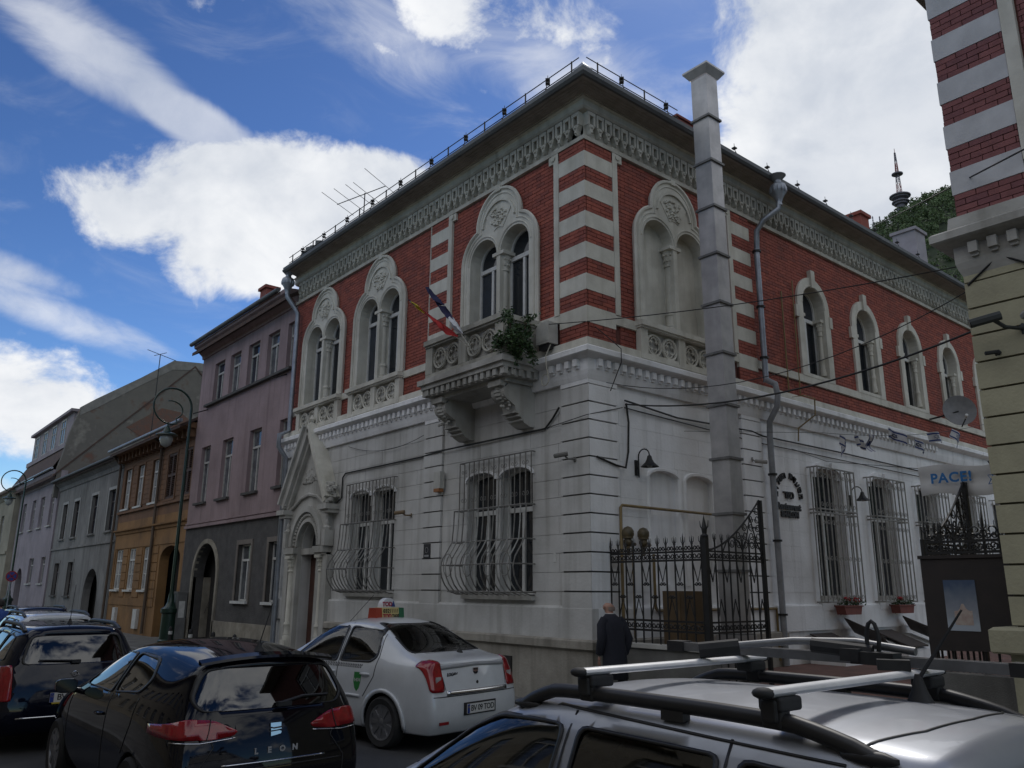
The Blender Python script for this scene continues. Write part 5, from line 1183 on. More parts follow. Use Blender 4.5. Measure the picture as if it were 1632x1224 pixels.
# --- bush growing over the balcony corner
leaf_m = mat('privet_leaf', (.035, .075, .022), (.022, .05, .016), .55, 20); leaf_l = mat('young_leaf', (.06, .11, .03), (.04, .08, .022), .55, 20)
def leaves(mb, rng, pts_n, region, size):
    for _ in range(pts_n):
        c = region(rng); a = V((rng.gauss(0, 1), rng.gauss(0, 1), rng.gauss(0, .6))).normalized(); b = a.orthogonal().normalized(); b = Matrix.Rotation(rng.random()*6.28, 3, a) @ b; s = size*rng.uniform(.6, 1.3)
        mb.face([c-a*s, c+b*s*.42, c+a*s, c-b*s*.42])
BU = thing('balcony_bush', 'green leafy bush spilling over the corner of the balcony', 'bush', (-1.1, -.75, 6.15))
rng = random.Random(2); m1, m2 = MB(), MB(); tw_ = MB()
stems = []
for k in range(26):
    b0 = V((rng.uniform(-1.35, -.95), rng.uniform(-1.0, -.45), rng.uniform(6.15, 6.75))); dr = V((rng.uniform(-.2, .5), rng.uniform(-.55, .25), rng.uniform(-.7, .9)))
    if k < 7: dr = V((rng.uniform(.0, .45), rng.uniform(-.3, .1), rng.uniform(-.75, -.3)))
    e0 = b0+dr*rng.uniform(.28, .54); mid = (b0+e0)/2+V((0, 0, .12)); tw_.tube([b0, mid, e0], .008, 4, r2=.003); stems.append((b0, mid, e0))
def reg(r):
    s = r.choice(stems); t_ = r.random()**.6; p = s[0].lerp(s[1], t_*2) if t_ < .5 else s[1].lerp(s[2], t_*2-1); return p+V((r.gauss(0, .05), r.gauss(0, .05), r.gauss(0, .05)))
leaves(m1, rng, 2100, reg, .040); leaves(m2, rng, 700, reg, .036)
m1.build('foliage', leaf_m, BU, kind='stuff'); m2.build('foliage', leaf_l, BU, kind='stuff'); tw_.build('stems', brown_wood, BU, kind='stuff')
# --- electric box, hanging wire
EB = thing('cable_box', 'pale metal cable box on the corner pilaster beside the bush', 'cable box', (-.8, -.2, 6.45))
MB().box(FRONT, -1.06, -.72, 6.42, 6.84, .05, .30).build('casing', mat('box_enamel', (.46, .45, .41), (.36, .35, .32), .6, 4), EB); MB().box(FRONT, -1.03, -.75, 6.46, 6.81, .30, .306).build('lid', mat('box_enamel', (.46, .45, .41)), EB); MB().box(FRONT, -1.02, -.76, 6.32, 6.42, .08, .26).build('cable_entry', rubber, EB)
tag(MB().tube([V((-.62, -.33, 6.34)), V((-.72, -.36, 6.14)), V((-.70, -.36, 5.9)), V((-.66, -.36, 5.78))]+[V((-.74+.10*math.sin(R_(40*k)), -.36, 5.68+.11*math.cos(R_(40*k)))) for k in range(10)], .011, 5).build('loose_cable', mat('cream_cable', (.42, .40, .33))), 'pale cable looping down from the box over the cornice', 'cable')
# --- alarm box, plaque, cameras, lamps
m = MB(); m.box(FRONT, -4.52, -4.28, 4.04, 4.40, .055, .17); a = tag(m.build('alarm_box', mat('box_enamel', (.46, .45, .41))), 'small beige alarm box between the two front windows', 'alarm box'); MB().box(FRONT, -4.5, -4.3, 3.97, 4.04, .06, .18).build('sounder', mat('orange_lens', (.30, .13, .05)), a)
pq = tag(MB().box(FRONT, -4.96, -4.72, 2.60, 2.90, .055, .075).build('plaque', mat('dark_plaque', (.03, .03, .032))), 'small dark plaque on the pilaster between the front windows', 'plaque')
MB().tube([FRONT.p(-4.84+.055*math.cos(i*.5236), 2.77+.06*math.sin(i*.5236), .077) for i in range(12)], .005, 4, True).build('emblem', mat('pale_metal', (.3, .3, .3)), pq)
MB().box(FRONT, -4.92, -4.76, 2.63, 2.67, .075, .078).build('line', mat('pale_metal', (.3, .3, .3)), pq)
tag(MB().box(FRONT, -.93, -.86, 2.44, 2.60, .0, .01).build('notice', white_paint), 'small white paper notice stuck beside the barred window', 'notice')
def cctv(name, label, p, aim, wall, mt_, s=1.):
    p, aim, wall = V(p), V(aim).normalized(), V(wall); t = thing(name, label, 'camera', p)
    MB().tube([p-aim*.12*s, p+aim*.12*s], .042*s, 8).build('housing', mt_, t, smooth=40); MB().tube([p+aim*.12*s, p+aim*.128*s], .034*s, 8).build('lens', pane_dark, t)
    MB().tube([wall, (wall+p)/2+V((0, 0, -.03)), p-aim*.04*s], .018*s, 6).build('arm', mt_, t); n_ = (wall-p); n_.z = 0; MB().lathe([(.05*s, 0), (.05*s, .02)], wall, 8, -n_.normalized()).build('mount', mt_, t)
pale_cam = mat('camera_shell', (.34, .33, .31)); brown_cam = mat('brown_camera', (.20, .14, .08))
cctv('security_camera', 'brown security camera between the front window and the pilaster', (-5.75, -.22, 3.62), (-.8, -.5, -.1), (-5.6, 0, 3.56), brown_cam)
cctv('security_camera', 'grey security camera at the corner pilaster under the wires', (-.42, -.28, 4.27), (-.8, -.6, -.15), (-.3, -.05, 4.2), mat('dull_camera', (.14, .135, .125)))
cctv('security_camera', 'pale security camera beside the downpipe near the flue', (.22, 4.92, 4.62), (.7, .6, -.1), (.05, 4.85, 4.68), pale_cam)
cctv('security_camera', 'large dark camera on the yellowish stone pilaster', (6.66, -.45, 4.92), (-.85, -.45, -.2), (6.9, -.05, 4.84), mat('charcoal_camera', (.05, .055, .055)), 1.3)
cctv('security_camera', 'grey floodlight camera at the edge beside the large dark camera', (7.05, -.32, 4.93), (.5, -.8, -.1), (6.98, -.06, 4.86), pale_cam, 1.2)
cctv('security_camera', 'small black camera low on the yellowish stone pilaster', (6.60, -.2, 4.60), (-.7, -.6, -.1), (6.62, -.05, 4.62), rubber, .6)
def wall_lamp(label, y, z):
    t = thing('wall_lamp', label, 'wall lamp', (.0, y, z), 'black swan neck wall lamps')
    m = MB(); m.box(SIDE, y-.05, y+.05, z-.34, z-.06, -.0, .03); m.tube([SIDE.p(y, z-.38, .06), SIDE.p(y, z, .06)]+[SIDE.p(y, z+.13*math.sin(R_(180-20*k)), .19+.13*math.cos(R_(180-20*k))) for k in range(10)], .013, 6); m.tube([SIDE.p(y, z-.2, 0), SIDE.p(y, z-.2, .06)], .015, 5); m.build('arm', iron, t, smooth=50)
    MB().lathe([(.02, .02), (.04, 0), (.05, -.05), (.09, -.12), (.17, -.19), (.16, -.19), (.08, -.12), (.03, -.04)], SIDE.p(y, z-.02, .32), 14).build('shade', iron, t, smooth=50)
    MB().ball(SIDE.p(y, z-.18, .32), .055, 10).build('bulb', mat('frosted_glass', (.30, .31, .30), rough=.2), t, smooth=60)
wall_lamp('black swan neck lamp above the blind niches by the corner', 1.22, 4.34); wall_lamp('black swan neck lamp between two barred courtyard windows', 8.95, 4.30)
# --- sign letters on the wall
sg = mat('sign_letters', (.022, .02, .02), (.03, .028, .028), .6, 8)
SG = thing('restaurant_sign', 'black raised lettering on the white wall, Hebrew arch over the word Restaurant', 'sign', (.0, 6.22, 4.0))
word = 'מסעדת השלום'
n_ = len(word); cy, cz, r = 6.22, 3.96, .50
for i, ch in enumerate(word):
    if ch == ' ': continue
    a = R_(8+164*i/(n_-1)); p = SIDE.p(cy+r*math.cos(a), cz+r*math.sin(a)*1.02, .018); up = V((0, math.cos(a), math.sin(a))); ri = V((0, math.sin(a), -math.cos(a)))
    text('letter', ch, sg, p, ri, up, .20, SG, .018, .006)
for i, ch in enumerate('כשר'): text('letter', ch, sg, SIDE.p(6.22+.14-.14*i, 4.03, .018), (0, 1, 0), (0, 0, 1), .23, SG, .018, .006)
text('lettering', 'Restaurant', sg, SIDE.p(6.20, 3.77, .016), (0, 1, 0), (0, 0, 1), .19, SG, .016, .012, 1.12)
text('lettering', 'SHALOM', sg, SIDE.p(6.22, 3.60, .016), (0, 1, 0), (0, 0, 1), .17, SG, .016, .012, 1.05)
# --- flower boxes
terr = mat('terracotta_box', (.20, .06, .045), (.15, .05, .04), .7, 6); flw = mat('geranium', (.45, .02, .03), (.36, .015, .025), .6, 20)
def flower_box(label, c, seed, nf):
    t = thing('flower_box', label, 'flower box', (.2, c, 1.5), 'red flower boxes under the barred windows'); rng = random.Random(seed)
    m = MB(); m.prism(Fr((.16, 0, 0), (0, 1, 0), (1, 0, 0)), [(c-.40, 1.66), (c+.40, 1.66), (c+.33, 1.47), (c-.33, 1.47)], .0, .22); m.build('box', terr, t)
    MB().box(SIDE, c-.42, c+.42, 1.64, 1.67, .15, .40).build('rim', terr, t)
    for s in (-1, 1): MB().tube([SIDE.p(c+s*.25, 1.72, .0), SIDE.p(c+s*.25, 1.60, .16), SIDE.p(c+s*.25, 1.46, .2)], .012, 5).build('bracket', iron, t)
    m = MB(); leaves(m, rng, 260, lambda r: V((.27+r.gauss(0, .07), c+r.uniform(-.38, .5), 1.70+abs(r.gauss(0, .06))-.02)), .035); m.build('foliage', leaf_m, t, kind='stuff')
    m = MB()
    for k in range(nf):
        q = V((.27+rng.gauss(0, .05), c+rng.uniform(-.2, .55), 1.78+rng.uniform(-.06, .1)))
        for j in range(9): m.ball(q+V((rng.gauss(0, .022), rng.gauss(0, .022), rng.gauss(0, .018))), .018, 6)
    m.build('blossoms', flw, t, kind='stuff')
flower_box('terracotta flower box with tall red geraniums under the nearer barred window', 7.92, 1, 10); flower_box('terracotta flower box with few red flowers under the second barred window', 10.5, 2, 4)
# --- cellar hatches
ht = mat('rusty_hatch', (.04, .033, .03), (.06, .045, .038), .7, 5)
def hatch(label, c):
    t = thing('cellar_hatch', label, 'cellar hatch', (.4, c, .48), 'cellar hatches along the courtyard wall')
    m = MB(); fr = Fr((0, 0, 0), (0, 1, 0), (1, 0, 0)); m.prism(Fr((0, c, 0), (1, 0, 0), (0, 1, 0)), [(.06, .48), (.85, .48), (.85, .70), (.06, .98)], -1.0, 1.0); m.build('curb', white_plaster, t)
    m = MB()
    for s in (-1, 1):
        a = [V((.90, c+s*.95, .74)), V((.06, c+s*.95, 1.06)), V((.06, c+s*.05, 1.06)), V((.90, c+s*.05, .74))]; n2 = V((.33, 0, .94))
        if s > 0: a = [V((.90, c+.95, .74)), V((.06, c+.95, 1.06)), V((.20, c+.30, 1.38)), V((1.02, c+.30, 1.06))]
        q = MB(); q.face(a); q.face([p+V((.0, 0, .03)) for p in a])
        for i in range(4): q.face([a[i], a[(i+1) % 4], a[(i+1) % 4]+V((0, 0, .03)), a[i]+V((0, 0, .03))])
        q.build('lid', ht, t)
    MB().tube([V((.85, c+.3, .78)), V((.95, c+.34, 1.05))], .012, 5).build('prop', iron, t)
hatch('open black cellar hatch below the nearer barred window', 7.5); hatch('open black cellar hatch below the second barred window', 10.3)
# --- brown cupboard behind the fence, wooden props
t = thing('brown_cupboard', 'brown wooden cupboard standing behind the iron fence', 'cupboard', (.8, 1.45, .5)); bw = mat('varnished_brown', (.15, .10, .055), (.11, .075, .04), .6, 4)
MB().box(SIDE, 1.08, 1.78, .48, 1.96, .62, .98).build('carcass', bw, t); MB().box(SIDE, 1.10, 1.42, .55, 1.92, .98, 1.0).build('door', bw, t); MB().box(SIDE, 1.44, 1.76, .55, 1.92, .98, 1.0).build('door', bw, t)
# --- satellite dish
t = thing('satellite_dish', 'grey satellite dish mounted on the brick wall beside the last arched window', 'satellite dish', (.4, 14.0, 6.95)); dm_ = mat('dish_grey', (.20, .20, .205), (.15, .15, .155), .6, 5)
ax = V((.62, -.78, .12)).normalized(); c0 = V((.75, 14.25, 7.0))
MB().lathe([(.0, -.09), (.17, -.075), (.32, -.03), (.45, .03), (.445, .04), (.31, -.015), (.17, -.06), (.0, -.075)], c0, 24, ax).build('reflector', dm_, t, smooth=60)
MB().tube([c0-V((0, 0, .48))+ax*.05, c0-V((0, 0, .35))+ax*.5], .018, 6).build('feed_arm', iron, t); MB().tube([c0-V((0, 0, .35))+ax*.42, c0-V((0, 0, .3))+ax*.55], .04, 8).build('receiver', white_paint, t)
MB().tube([c0-ax*.07, V((.3, 14.0, 6.85)), V((.02, 13.9, 6.8))], .025, 6).build('bracket', iron, t)
# --- roof antenna
t = thing('roof_antenna', 'thin television aerial on a mast above the front eave', 'antenna', (-10.44, 1.0, 12.0))
MB().tube([V((-10.44, 1.0, 11.9)), V((-10.44, 1.0, 13.75))], .018, 6).build('mast', iron, t)
bo = [V((-11.45, .6, 13.62)), V((-9.72, 1.3, 13.80))]; MB().tube(bo, .014, 5).build('boom', iron, t)
dd = V((-.5, 1.3, .04)).normalized(); dd = V((-.62, -.2, .18)).normalized()
for k, l in enumerate((.85, .8, .78, .74, 1.15)):
    p = bo[0].lerp(bo[1], (.02, .25, .48, .62, 1.0)[k]); e_ = V((.45, -.89, .0))
    MB().tube([p-e_*l, p+e_*l], .008, 4).build('element', iron, t)
# --- cables on walls and across the street
cab = mat('black_cable', (.012, .012, .012), rough=.6)
def cable(label, pts, r=.01, sag=0., k=1):
    P = [V(p) for p in pts]
    if sag:
        a, b = P; P = [a.lerp(b, i/16)-V((0, 0, sag*4*(i/16)*(1-i/16))) for i in range(17)]
    tag(MB().tube(P, r, 5).build('cable', cab), label, 'cable')
cable('thin overhead cable from the electric box across the courtyard past the flue', [(-.66, -.33, 6.74), (6.46, 2.6, 6.7)], .009, .15)
cable('double black cable from the white corner sagging across to the yellowish pilaster', [(.10, .86, 5.27), (6.38, -.02, 4.95)], .014, .32)
cable('thin cable from the cornice corner over the courtyard to the right villa', [(.36, .1, 5.5), (6.38, .4, 5.65)], .007, .55)
cable('black cable bundle fixed along the white courtyard wall', [(.07, .88, 5.35), (.05, 2.4, 5.24), (.05, 4.9, 5.3), (.06, 5.3, 5.24), (.05, 8.5, 5.25), (.05, 12.9, 5.2), (.05, 18, 5.2)], .018)
cable('second cable along the courtyard wall just under the first', [(.04, .9, 5.22), (.03, 5.2, 5.08), (.04, 12.9, 5.05), (.04, 18, 5.05)], .012)
cable('grey conduit down the white corner bay', [(.07, .92, 5.3), (.06, .98, 4.95), (.06, .95, 4.4), (.08, .85, 4.1), (.08, .6, 4.12), (.09, .1, 4.22)], .02)
cable('cable over the front wall from portal to balcony bracket', [(-9.05, -.05, 4.1), (-8.84, -.04, 4.2), (-8.84, -.04, 4.72), (-8.7, -.04, 4.82), (-5.2, -.04, 4.83), (-4.3, -.09, 4.86), (-1.1, -.04, 4.87), (-.9, -.04, 5.02), (-.68, -.07, 5.2)], .02)
cable('slack cable hanging across the front from the portal to the pilaster', [(-8.6, -.05, 5.5), (-5.1, -.08, 5.3)], .007, .22)
cable('wire running down the corner from ledge to cornice underside', [(.1, .1, 6.6), (.16, .35, 6.45), (.36, .5, 6.2), (.36, .5, 5.95), (.12, .45, 5.45)], .009)
cable('cable strung from the right villa capital to its wall edge', [(6.40, -.07, 5.5), (6.78, -.08, 5.76), (7.3, -.08, 5.4)], .014)
cable('overhead line rising past the striped right villa', [(-1.14, 14.0, 13.24), (7.93, -2.5, 5.74)], .010, .02)
cable('street cable from the front pilaster past the corner', [(-1.0, -.12, 4.85), (.05, -.09, 4.95), (.08, .8, 5.2)], .008)
# ================================================================== cars (local frame: x forward, y left, z up, origin on the road under the middle)
def paint(name, c, metal=0., rough=.28, coat=1., flake=.06):
    m = mat(name, c, tuple(x*.86 for x in c), rough, 2.2, metal, coat=coat if max(c) > .1 else .8, spec=.5 if max(c) > .1 else .0, bump=0); return m
car_glass = glass('car_glass', (.34, .38, .37), .04); dark_glass = glass('privacy_glass', (.03, .035, .04), .06); clear_glass = glass('taxi_glass', (.74, .78, .77), .0)
trim_m = mat('black_trim', (.014, .014, .015), (.02, .02, .021), .45, 12); lining = mat('car_lining', (.03, .03, .032), (.04, .04, .04), .9, 5); seat_m = mat('seat_cloth', (.045, .045, .05), (.03, .03, .034), .95, 20)
chrome = mat('chrome', (.65, .65, .66), (.6, .6, .6), .12, 3, metal=1.); red_l = mat('red_lamp', (.30, .008, .012), (.20, .006, .009), .12, 18, coat=.6); amber_l = mat('amber_lamp', (.34, .10, .03), rough=.15); clear_l = mat('clear_lamp', (.45, .43, .42), (.3, .3, .3), .12, 14, coat=.6)
plate_m = mat('plate_white', (.62, .62, .60), (.55, .55, .53), .5, 6); eu_blue = mat('plate_blue', (.02, .05, .26)); ink = mat('plate_ink', (.012, .012, .013))
alu = mat('brushed_alloy', (.74, .75, .76), (.64, .65, .66), .42, 9, metal=.45); rim_m = mat('rim_alloy', (.34, .34, .35), (.26, .26, .27), .4, 6, metal=.8); tyre_m = mat('tyre', (.016, .016, .017), (.026, .025, .024), .85, 14)
def rounded(poly, r, n=3):
    out = []; m = len(poly)
    for i in range(m):
        p = V((*poly[i], 0)); a = V((*poly[i-1], 0)); b = V((*poly[(i+1) % m], 0)); da = (a-p); db = (b-p); k = min(r, da.length*.45, db.length*.45)
        s, e = p+da.normalized()*k, p+db.normalized()*k
        for j in range(n+1):
            t = j/n; q = s*(1-t)**2+p*2*t*(1-t)+e*t*t; out.append((q.x, q.y))
    return out
def inside(poly, a, b):
    c = False; m = len(poly)
    for i in range(m):
        (xa, ya), (xb, yb) = poly[i], poly[(i+1) % m]
        if (ya > b) != (yb > b) and a < xa+(xb-xa)*(b-ya)/(yb-ya): c = not c
    return c
AX = {'side': (0, 2), 'rear': (1, 2)}
def sel_side(s): return lambda f, c: c.y*s > .2 and f.normal.y*s > .12
def sel_rear(xm): return lambda f, c: c.x < xm and f.normal.x < -.10
def sel_front(xm): return lambda f, c: c.x > xm and f.normal.x > .08
def cut(bm, poly, view, sel):
    i, j = AX[view]; us = [q[0] for q in poly]; vs = [q[1] for q in poly]; mg = .02
    m = len(poly)
    for k in range(m):
        a, b = poly[k], poly[(k+1) % m]; e = (b[0]-a[0], b[1]-a[1])
        if math.hypot(*e) < 1e-5: continue
        lo = (min(a[0], b[0])-mg, min(a[1], b[1])-mg); hi = (max(a[0], b[0])+mg, max(a[1], b[1])+mg)
        fs = []
        for f in bm.faces:
            cs = [v.co for v in f.verts]
            if max(c[i] for c in cs) < lo[0] or min(c[i] for c in cs) > hi[0] or max(c[j] for c in cs) < lo[1] or min(c[j] for c in cs) > hi[1]: continue
            if sel(f, f.calc_center_median()): fs.append(f)
        co = V((0, 0, 0)); co[i], co[j] = a; no = V((0, 0, 0)); no[i], no[j] = -e[1], e[0]
        geom = set(fs)
        for f in fs: geom.update(f.edges); geom.update(f.verts)
        bmesh.ops.bisect_plane(bm, geom=list(geom), dist=1e-5, plane_co=co, plane_no=no)
    bm.normal_update()
def extract(bm, poly, view, sel, name, mt, parent, offset=0., thick=0., keep=True, cutit=True, shrink=0.):
    if cutit: cut(bm, poly, view, sel)
    i, j = AX[view]; fs = []
    for f in bm.faces:
        c = f.calc_center_median()
        if sel(f, c) and inside(poly, c[i], c[j]): fs.append(f)
    if not fs: return None
    o = None
    if keep:
        b2 = bmesh.new(); mp = {}
        for f in fs:
            vs = []
            for v in f.verts:
                if v not in mp: mp[v] = b2.verts.new(v.co); mp[v].normal = v.normal
                vs.append(mp[v])
            try: b2.faces.new(vs)
            except ValueError: pass
        nn = {mp[v]: v.normal.copy() for v in mp}
        if shrink:
            cs = [v.co for v in b2.verts]; cc = sum(cs, V())/len(cs); L_ = [max(c[k] for c in cs)-min(c[k] for c in cs) for k in range(3)]
            for v in b2.verts:
                for k in (i, j): v.co[k] = cc[k]+(v.co[k]-cc[k])*(1-2*shrink/max(.05, L_[k]))
        for v in b2.verts: v.co += nn[v]*offset
        me = bpy.data.meshes.new(name); b2.to_mesh(me); b2.free(); me.shade_smooth(); me.materials.append(mt)
        o = link(name, me, parent)
        if thick:
            md = o.modifiers.new('Solidify', 'SOLIDIFY'); md.thickness = abs(thick); md.offset = 1 if thick > 0 else -1
    bmesh.ops.delete(bm, geom=fs, context='FACES')
    return o
def body_mesh(st, rear_bulge=.06, front_bulge=.12, creases=None, low=(.93, .22, .985, .36, .62), levels=3):
    """st: list of (xl, W, (xb, wb, zb), (xt, wr, zr), zc, optional dx of the bottom rows)"""
    V_, F = [], []; rows = []
    for s in st:
        xl, W_, (xb, wb, zb), (xt, wr, zr), zc = s[:5]; dx = s[5] if len(s) > 5 else (0, 0, 0)
        pts = [(xl+dx[0], W_*low[0], low[1]), (xl+dx[1], W_*low[2], low[3]), (xl+dx[2], W_, low[4]), (xb, wb, zb), (xt, wr, zr), (xt*1.0-.0, wr*.6, zr+(zc-zr)*.75)]
        ring = [(x, y, z) for x, y, z in pts]+[(xt, 0, zc)]+[(x, -y, z) for x, y, z in reversed(pts)]
        rows.append([len(V_)+k for k in range(13)]); V_ += ring
    for i in range(len(rows)-1):
        for k in range(12): F.append((rows[i][k], rows[i][k+1], rows[i+1][k+1], rows[i+1][k]))
    for row_, bulge, sg in ((rows[-1], rear_bulge, -1), (rows[0], front_bulge, 1)):
        grid = []
        for j in range(4):
            l, r = row_[j], row_[12-j]; line = [l]
            for f in (.6, 0, -.6):
                x, y, z = V_[l]; V_.append((x+sg*bulge*(1-f*f), y*f, z)); line.append(len(V_)-1)
            line.append(r); grid.append(line)
        grid.append([row_[4], row_[5], row_[6], row_[7], row_[8]])
        for j in range(4):
            for k in range(4):
                q = (grid[j][k], grid[j+1][k], grid[j+1][k+1], grid[j][k+1]); F.append(q if sg < 0 else q[::-1])
    me = bpy.data.meshes.new('shell'); me.from_pydata(V_, [], F); me.update()
    bm = bmesh.new(); bm.from_mesh(me); bmesh.ops.recalc_face_normals(bm, faces=bm.faces)
    cl = bm.edges.layers.float.get('crease_edge') or bm.edges.layers.float.new('crease_edge')
    bm.verts.ensure_lookup_table()
    def cr(a, b, v):
        e = bm.edges.get((bm.verts[a], bm.verts[b]))
        if e: e[cl] = v
    n = len(rows)
    for i in range(n-1):
        for k in (4, 8): cr(rows[i][k], rows[i+1][k], .35)
        for k in (3, 9): cr(rows[i][k], rows[i+1][k], .25)
        for k in (0, 12): cr(rows[i][k], rows[i+1][k], 1.)
    for k in range(3): cr(rows[-1][k], rows[-1][k+1], .35); cr(rows[-1][12-k], rows[-1][11-k], .35)
    for k in range(4, 8): cr(rows[-1][k], rows[-1][k+1], .45)
    for (i, k0, k1, v) in (creases or []):
        for k in range(k0, k1): cr(rows[i][k], rows[i][k+1], v)
    bm.to_mesh(me); bm.free()
    o = bpy.data.objects.new('shell', me); COL.objects.link(o); md = o.modifiers.new('s', 'SUBSURF'); md.levels = levels; md.render_levels = levels
    dg = bpy.context.evaluated_depsgraph_get(); m2 = bpy.data.meshes.new_from_object(o.evaluated_get(dg)); bpy.data.objects.remove(o); bpy.data.meshes.remove(me)
    b = bmesh.new(); b.from_mesh(m2); bpy.data.meshes.remove(m2); b.normal_update(); return b
def finish(bm, name, mt, parent, lin=True):
    loose = [v for v in bm.verts if not v.link_faces]; bmesh.ops.delete(bm, geom=loose, context='VERTS')
    me = bpy.data.meshes.new(name); bm.to_mesh(me); bm.free(); me.shade_smooth(); me.set_sharp_from_angle(angle=R_(50)); me.materials.append(mt); me.materials.append(lining)
    o = link(name, me, parent); md = o.modifiers.new('Solidify', 'SOLIDIFY'); md.thickness = .018; md.offset = -1; md.material_offset = 1; md.material_offset_rim = 1; return o
def ring_on(bvh, poly, view, sg, width, name, mt, parent, lift=.004):
    """thin strip that follows a polygon outline laid on the body"""
    m = MB(); rows = []
    cu = sum(p[0] for p in poly)/len(poly); cv = sum(p[1] for p in poly)/len(poly)
    for k in range(len(poly)+1):
        a = poly[k % len(poly)]; r = []
        for w in (-width/2, width/2):
            d = V((a[0]-cu, a[1]-cv, 0)); d = d/max(d.length, 1e-6); u, v = a[0]+d.x*w, a[1]+d.y*w
            if view == 'side': h = bvh.ray_cast(V((u, sg*3, v)), V((0, -sg, 0)))
            else: h = bvh.ray_cast(V((sg*4, u, v)), V((-sg, 0, 0)))
            if h[0] is None: continue
            r.append(h[0]+h[1]*lift)
        if len(r) == 2: rows.append(r)
    if len(rows) < 3: return
    m.grid(rows); me = m.mesh(name, None, 60); me.materials.append(mt); o = link(name, me, parent); md = o.modifiers.new('Solidify', 'SOLIDIFY'); md.thickness = .008; md.offset = 0; return o
def strip_on(bvh, pts, view, sg, w, name, mt, parent, lift=.003, th=.006):
    m = MB(); rows = []
    for k, a in enumerate(pts):
        b = pts[min(k+1, len(pts)-1)]; c = pts[max(k-1, 0)]; d = V((b[0]-c[0], b[1]-c[1], 0)).normalized(); nrm = V((-d.y, d.x, 0)); r = []
        for s in (-w/2, w/2):
            u, v = a[0]+nrm.x*s, a[1]+nrm.y*s
            if view == 'side': h = bvh.ray_cast(V((u, sg*3, v)), V((0, -sg, 0)))
            elif view == 'top': h = bvh.ray_cast(V((u, v, 4)), V((0, 0, -1)))
            else: h = bvh.ray_cast(V((sg*4, u, v)), V((-sg, 0, 0)))
            if h[0] is not None and (view == 'top' or abs(h[1].y if view == 'side' else h[1].x) > .30): r.append(h[0]+h[1]*lift)
        if len(r) == 2: rows.append(r)
        elif len(rows) > 1: break
    if len(rows) < 2: return
    m.grid(rows); me = m.mesh(name, None, 60); me.materials.append(mt); o = link(name, me, parent); md = o.modifiers.new('Solidify', 'SOLIDIFY'); md.thickness = th; md.offset = 0; return o
def dens(pts, n=8):
    out = []
    for a, b in zip(pts, pts[1:]):
        for k in range(n): out.append((a[0]+(b[0]-a[0])*k/n, a[1]+(b[1]-a[1])*k/n))
    return out+[pts[-1]]
def local(mb, name, mt, parent, smooth=None):
    me = mb.mesh(name, None, smooth); me.materials.append(mt); return link(name, me, parent)
def wheel(parent, x, y, r=.31, spokes=9, rim=rim_m):
    s = 1 if y > 0 else -1; o = V((x, y, r))
    m = MB(); m.lathe([(r*.66, -.09), (r*.9, -.10), (r*.97, -.08), (r, -.05), (r, .05), (r*.97, .08), (r*.9, .10), (r*.68, .085), (r*.66, .06), (r*.66, -.09)], o, 28, (0, s, 0)); t = local(m, 'wheel', tyre_m, parent, 40)
    m = MB(); m.lathe([(r*.67, .07), (r*.68, .09), (r*.63, .085), (r*.60, .03), (.001, .02)], o, 24, (0, s, 0)); m.lathe([(.06, .02), (.06, .075), (.04, .085), (.001, .085)], o, 12, (0, s, 0))
    for k in range(spokes):
        a = 2*math.pi*k/spokes; d = V((math.cos(a), 0, math.sin(a))); q = V((-math.sin(a), 0, math.cos(a)))
        p = [d*.05+q*.018, d*.05-q*.018, d*r*.64-q*.03, d*r*.64+q*.03]
        m.face([o+v+V((0, s*.083, 0)) for v in p]); m.face([o+v+V((0, s*.03, 0)) for v in p])
        for i in range(4): m.face([o+p[i]+V((0, s*.083, 0)), o+p[(i+1) % 4]+V((0, s*.083, 0)), o+p[(i+1) % 4]+V((0, s*.03, 0)), o+p[i]+V((0, s*.03, 0))])
    local(m, 'rim', rim, t, 30)
def seats(parent, rows, hh=1.12, m_=seat_m):
    for x, ys, h in rows:
        for y in ys:
            m = MB(); rt = Matrix.Rotation(-.25, 3, 'Y'); m.cube((x, y, .72), (.12, .46, .60), rt); m.cube((x+.25, y, .46), (.5, .48, .14)); m.ball((x-.11, y, h), .12, 10, (.55, 1.15, .8)); m.tube([(x-.08, y-.05, h-.2), (x-.1, y-.05, h)], .008, 4); m.tube([(x-.08, y+.05, h-.2), (x-.1, y+.05, h)], .008, 4); local(m, 'seat', m_, parent, 40)
def underside(parent, L_, W_, wb):
    m = MB(); m.cube((0, 0, .40), (L_*.86, W_*2-.52, .36)); m.cube((0, 0, .30), (wb*1.0-.72, W_*2-.16, .16)); local(m, 'underbody', trim_m, parent)
def plate(parent, p, body, yellow=False, w=.52, rotz=0.):
    """number plate facing backwards (-x), centred at p"""
    p = V(p); m = MB(); m.cube(p, (.012, w, .112)); o = local(m, 'number_plate', plate_m, parent)
    m = MB(); m.cube(p+V((-.0075, w/2-.022, 0)), (.003, .042, .106)); local(m, 'plate_band', eu_blue, o)
    m = MB(); m.tube([p+V((-.010, w/2-.022+.013*math.cos(k*.5236), .022+.013*math.sin(k*.5236))) for k in range(12)], .0018, 3, True); local(m, 'star_ring', mat('plate_gold', (.5, .36, .03)), o)
    me = text_mesh(body, .098, .0006, .0015, .92); me.materials.append(ink); t = link('lettering', me, o)
    t.matrix_local = Matrix(((0, 0, -1, p.x-.008), (-1, 0, 0, p.y-.026), (0, 1, 0, p.z), (0, 0, 0, 1)))
    if yellow: m = MB(); m.cube(p+V((-.007, -.02, -.065)), (.012, w*.98, .018)); local(m, 'plate_holder', mat('plate_gold', (.5, .36, .03)), o)
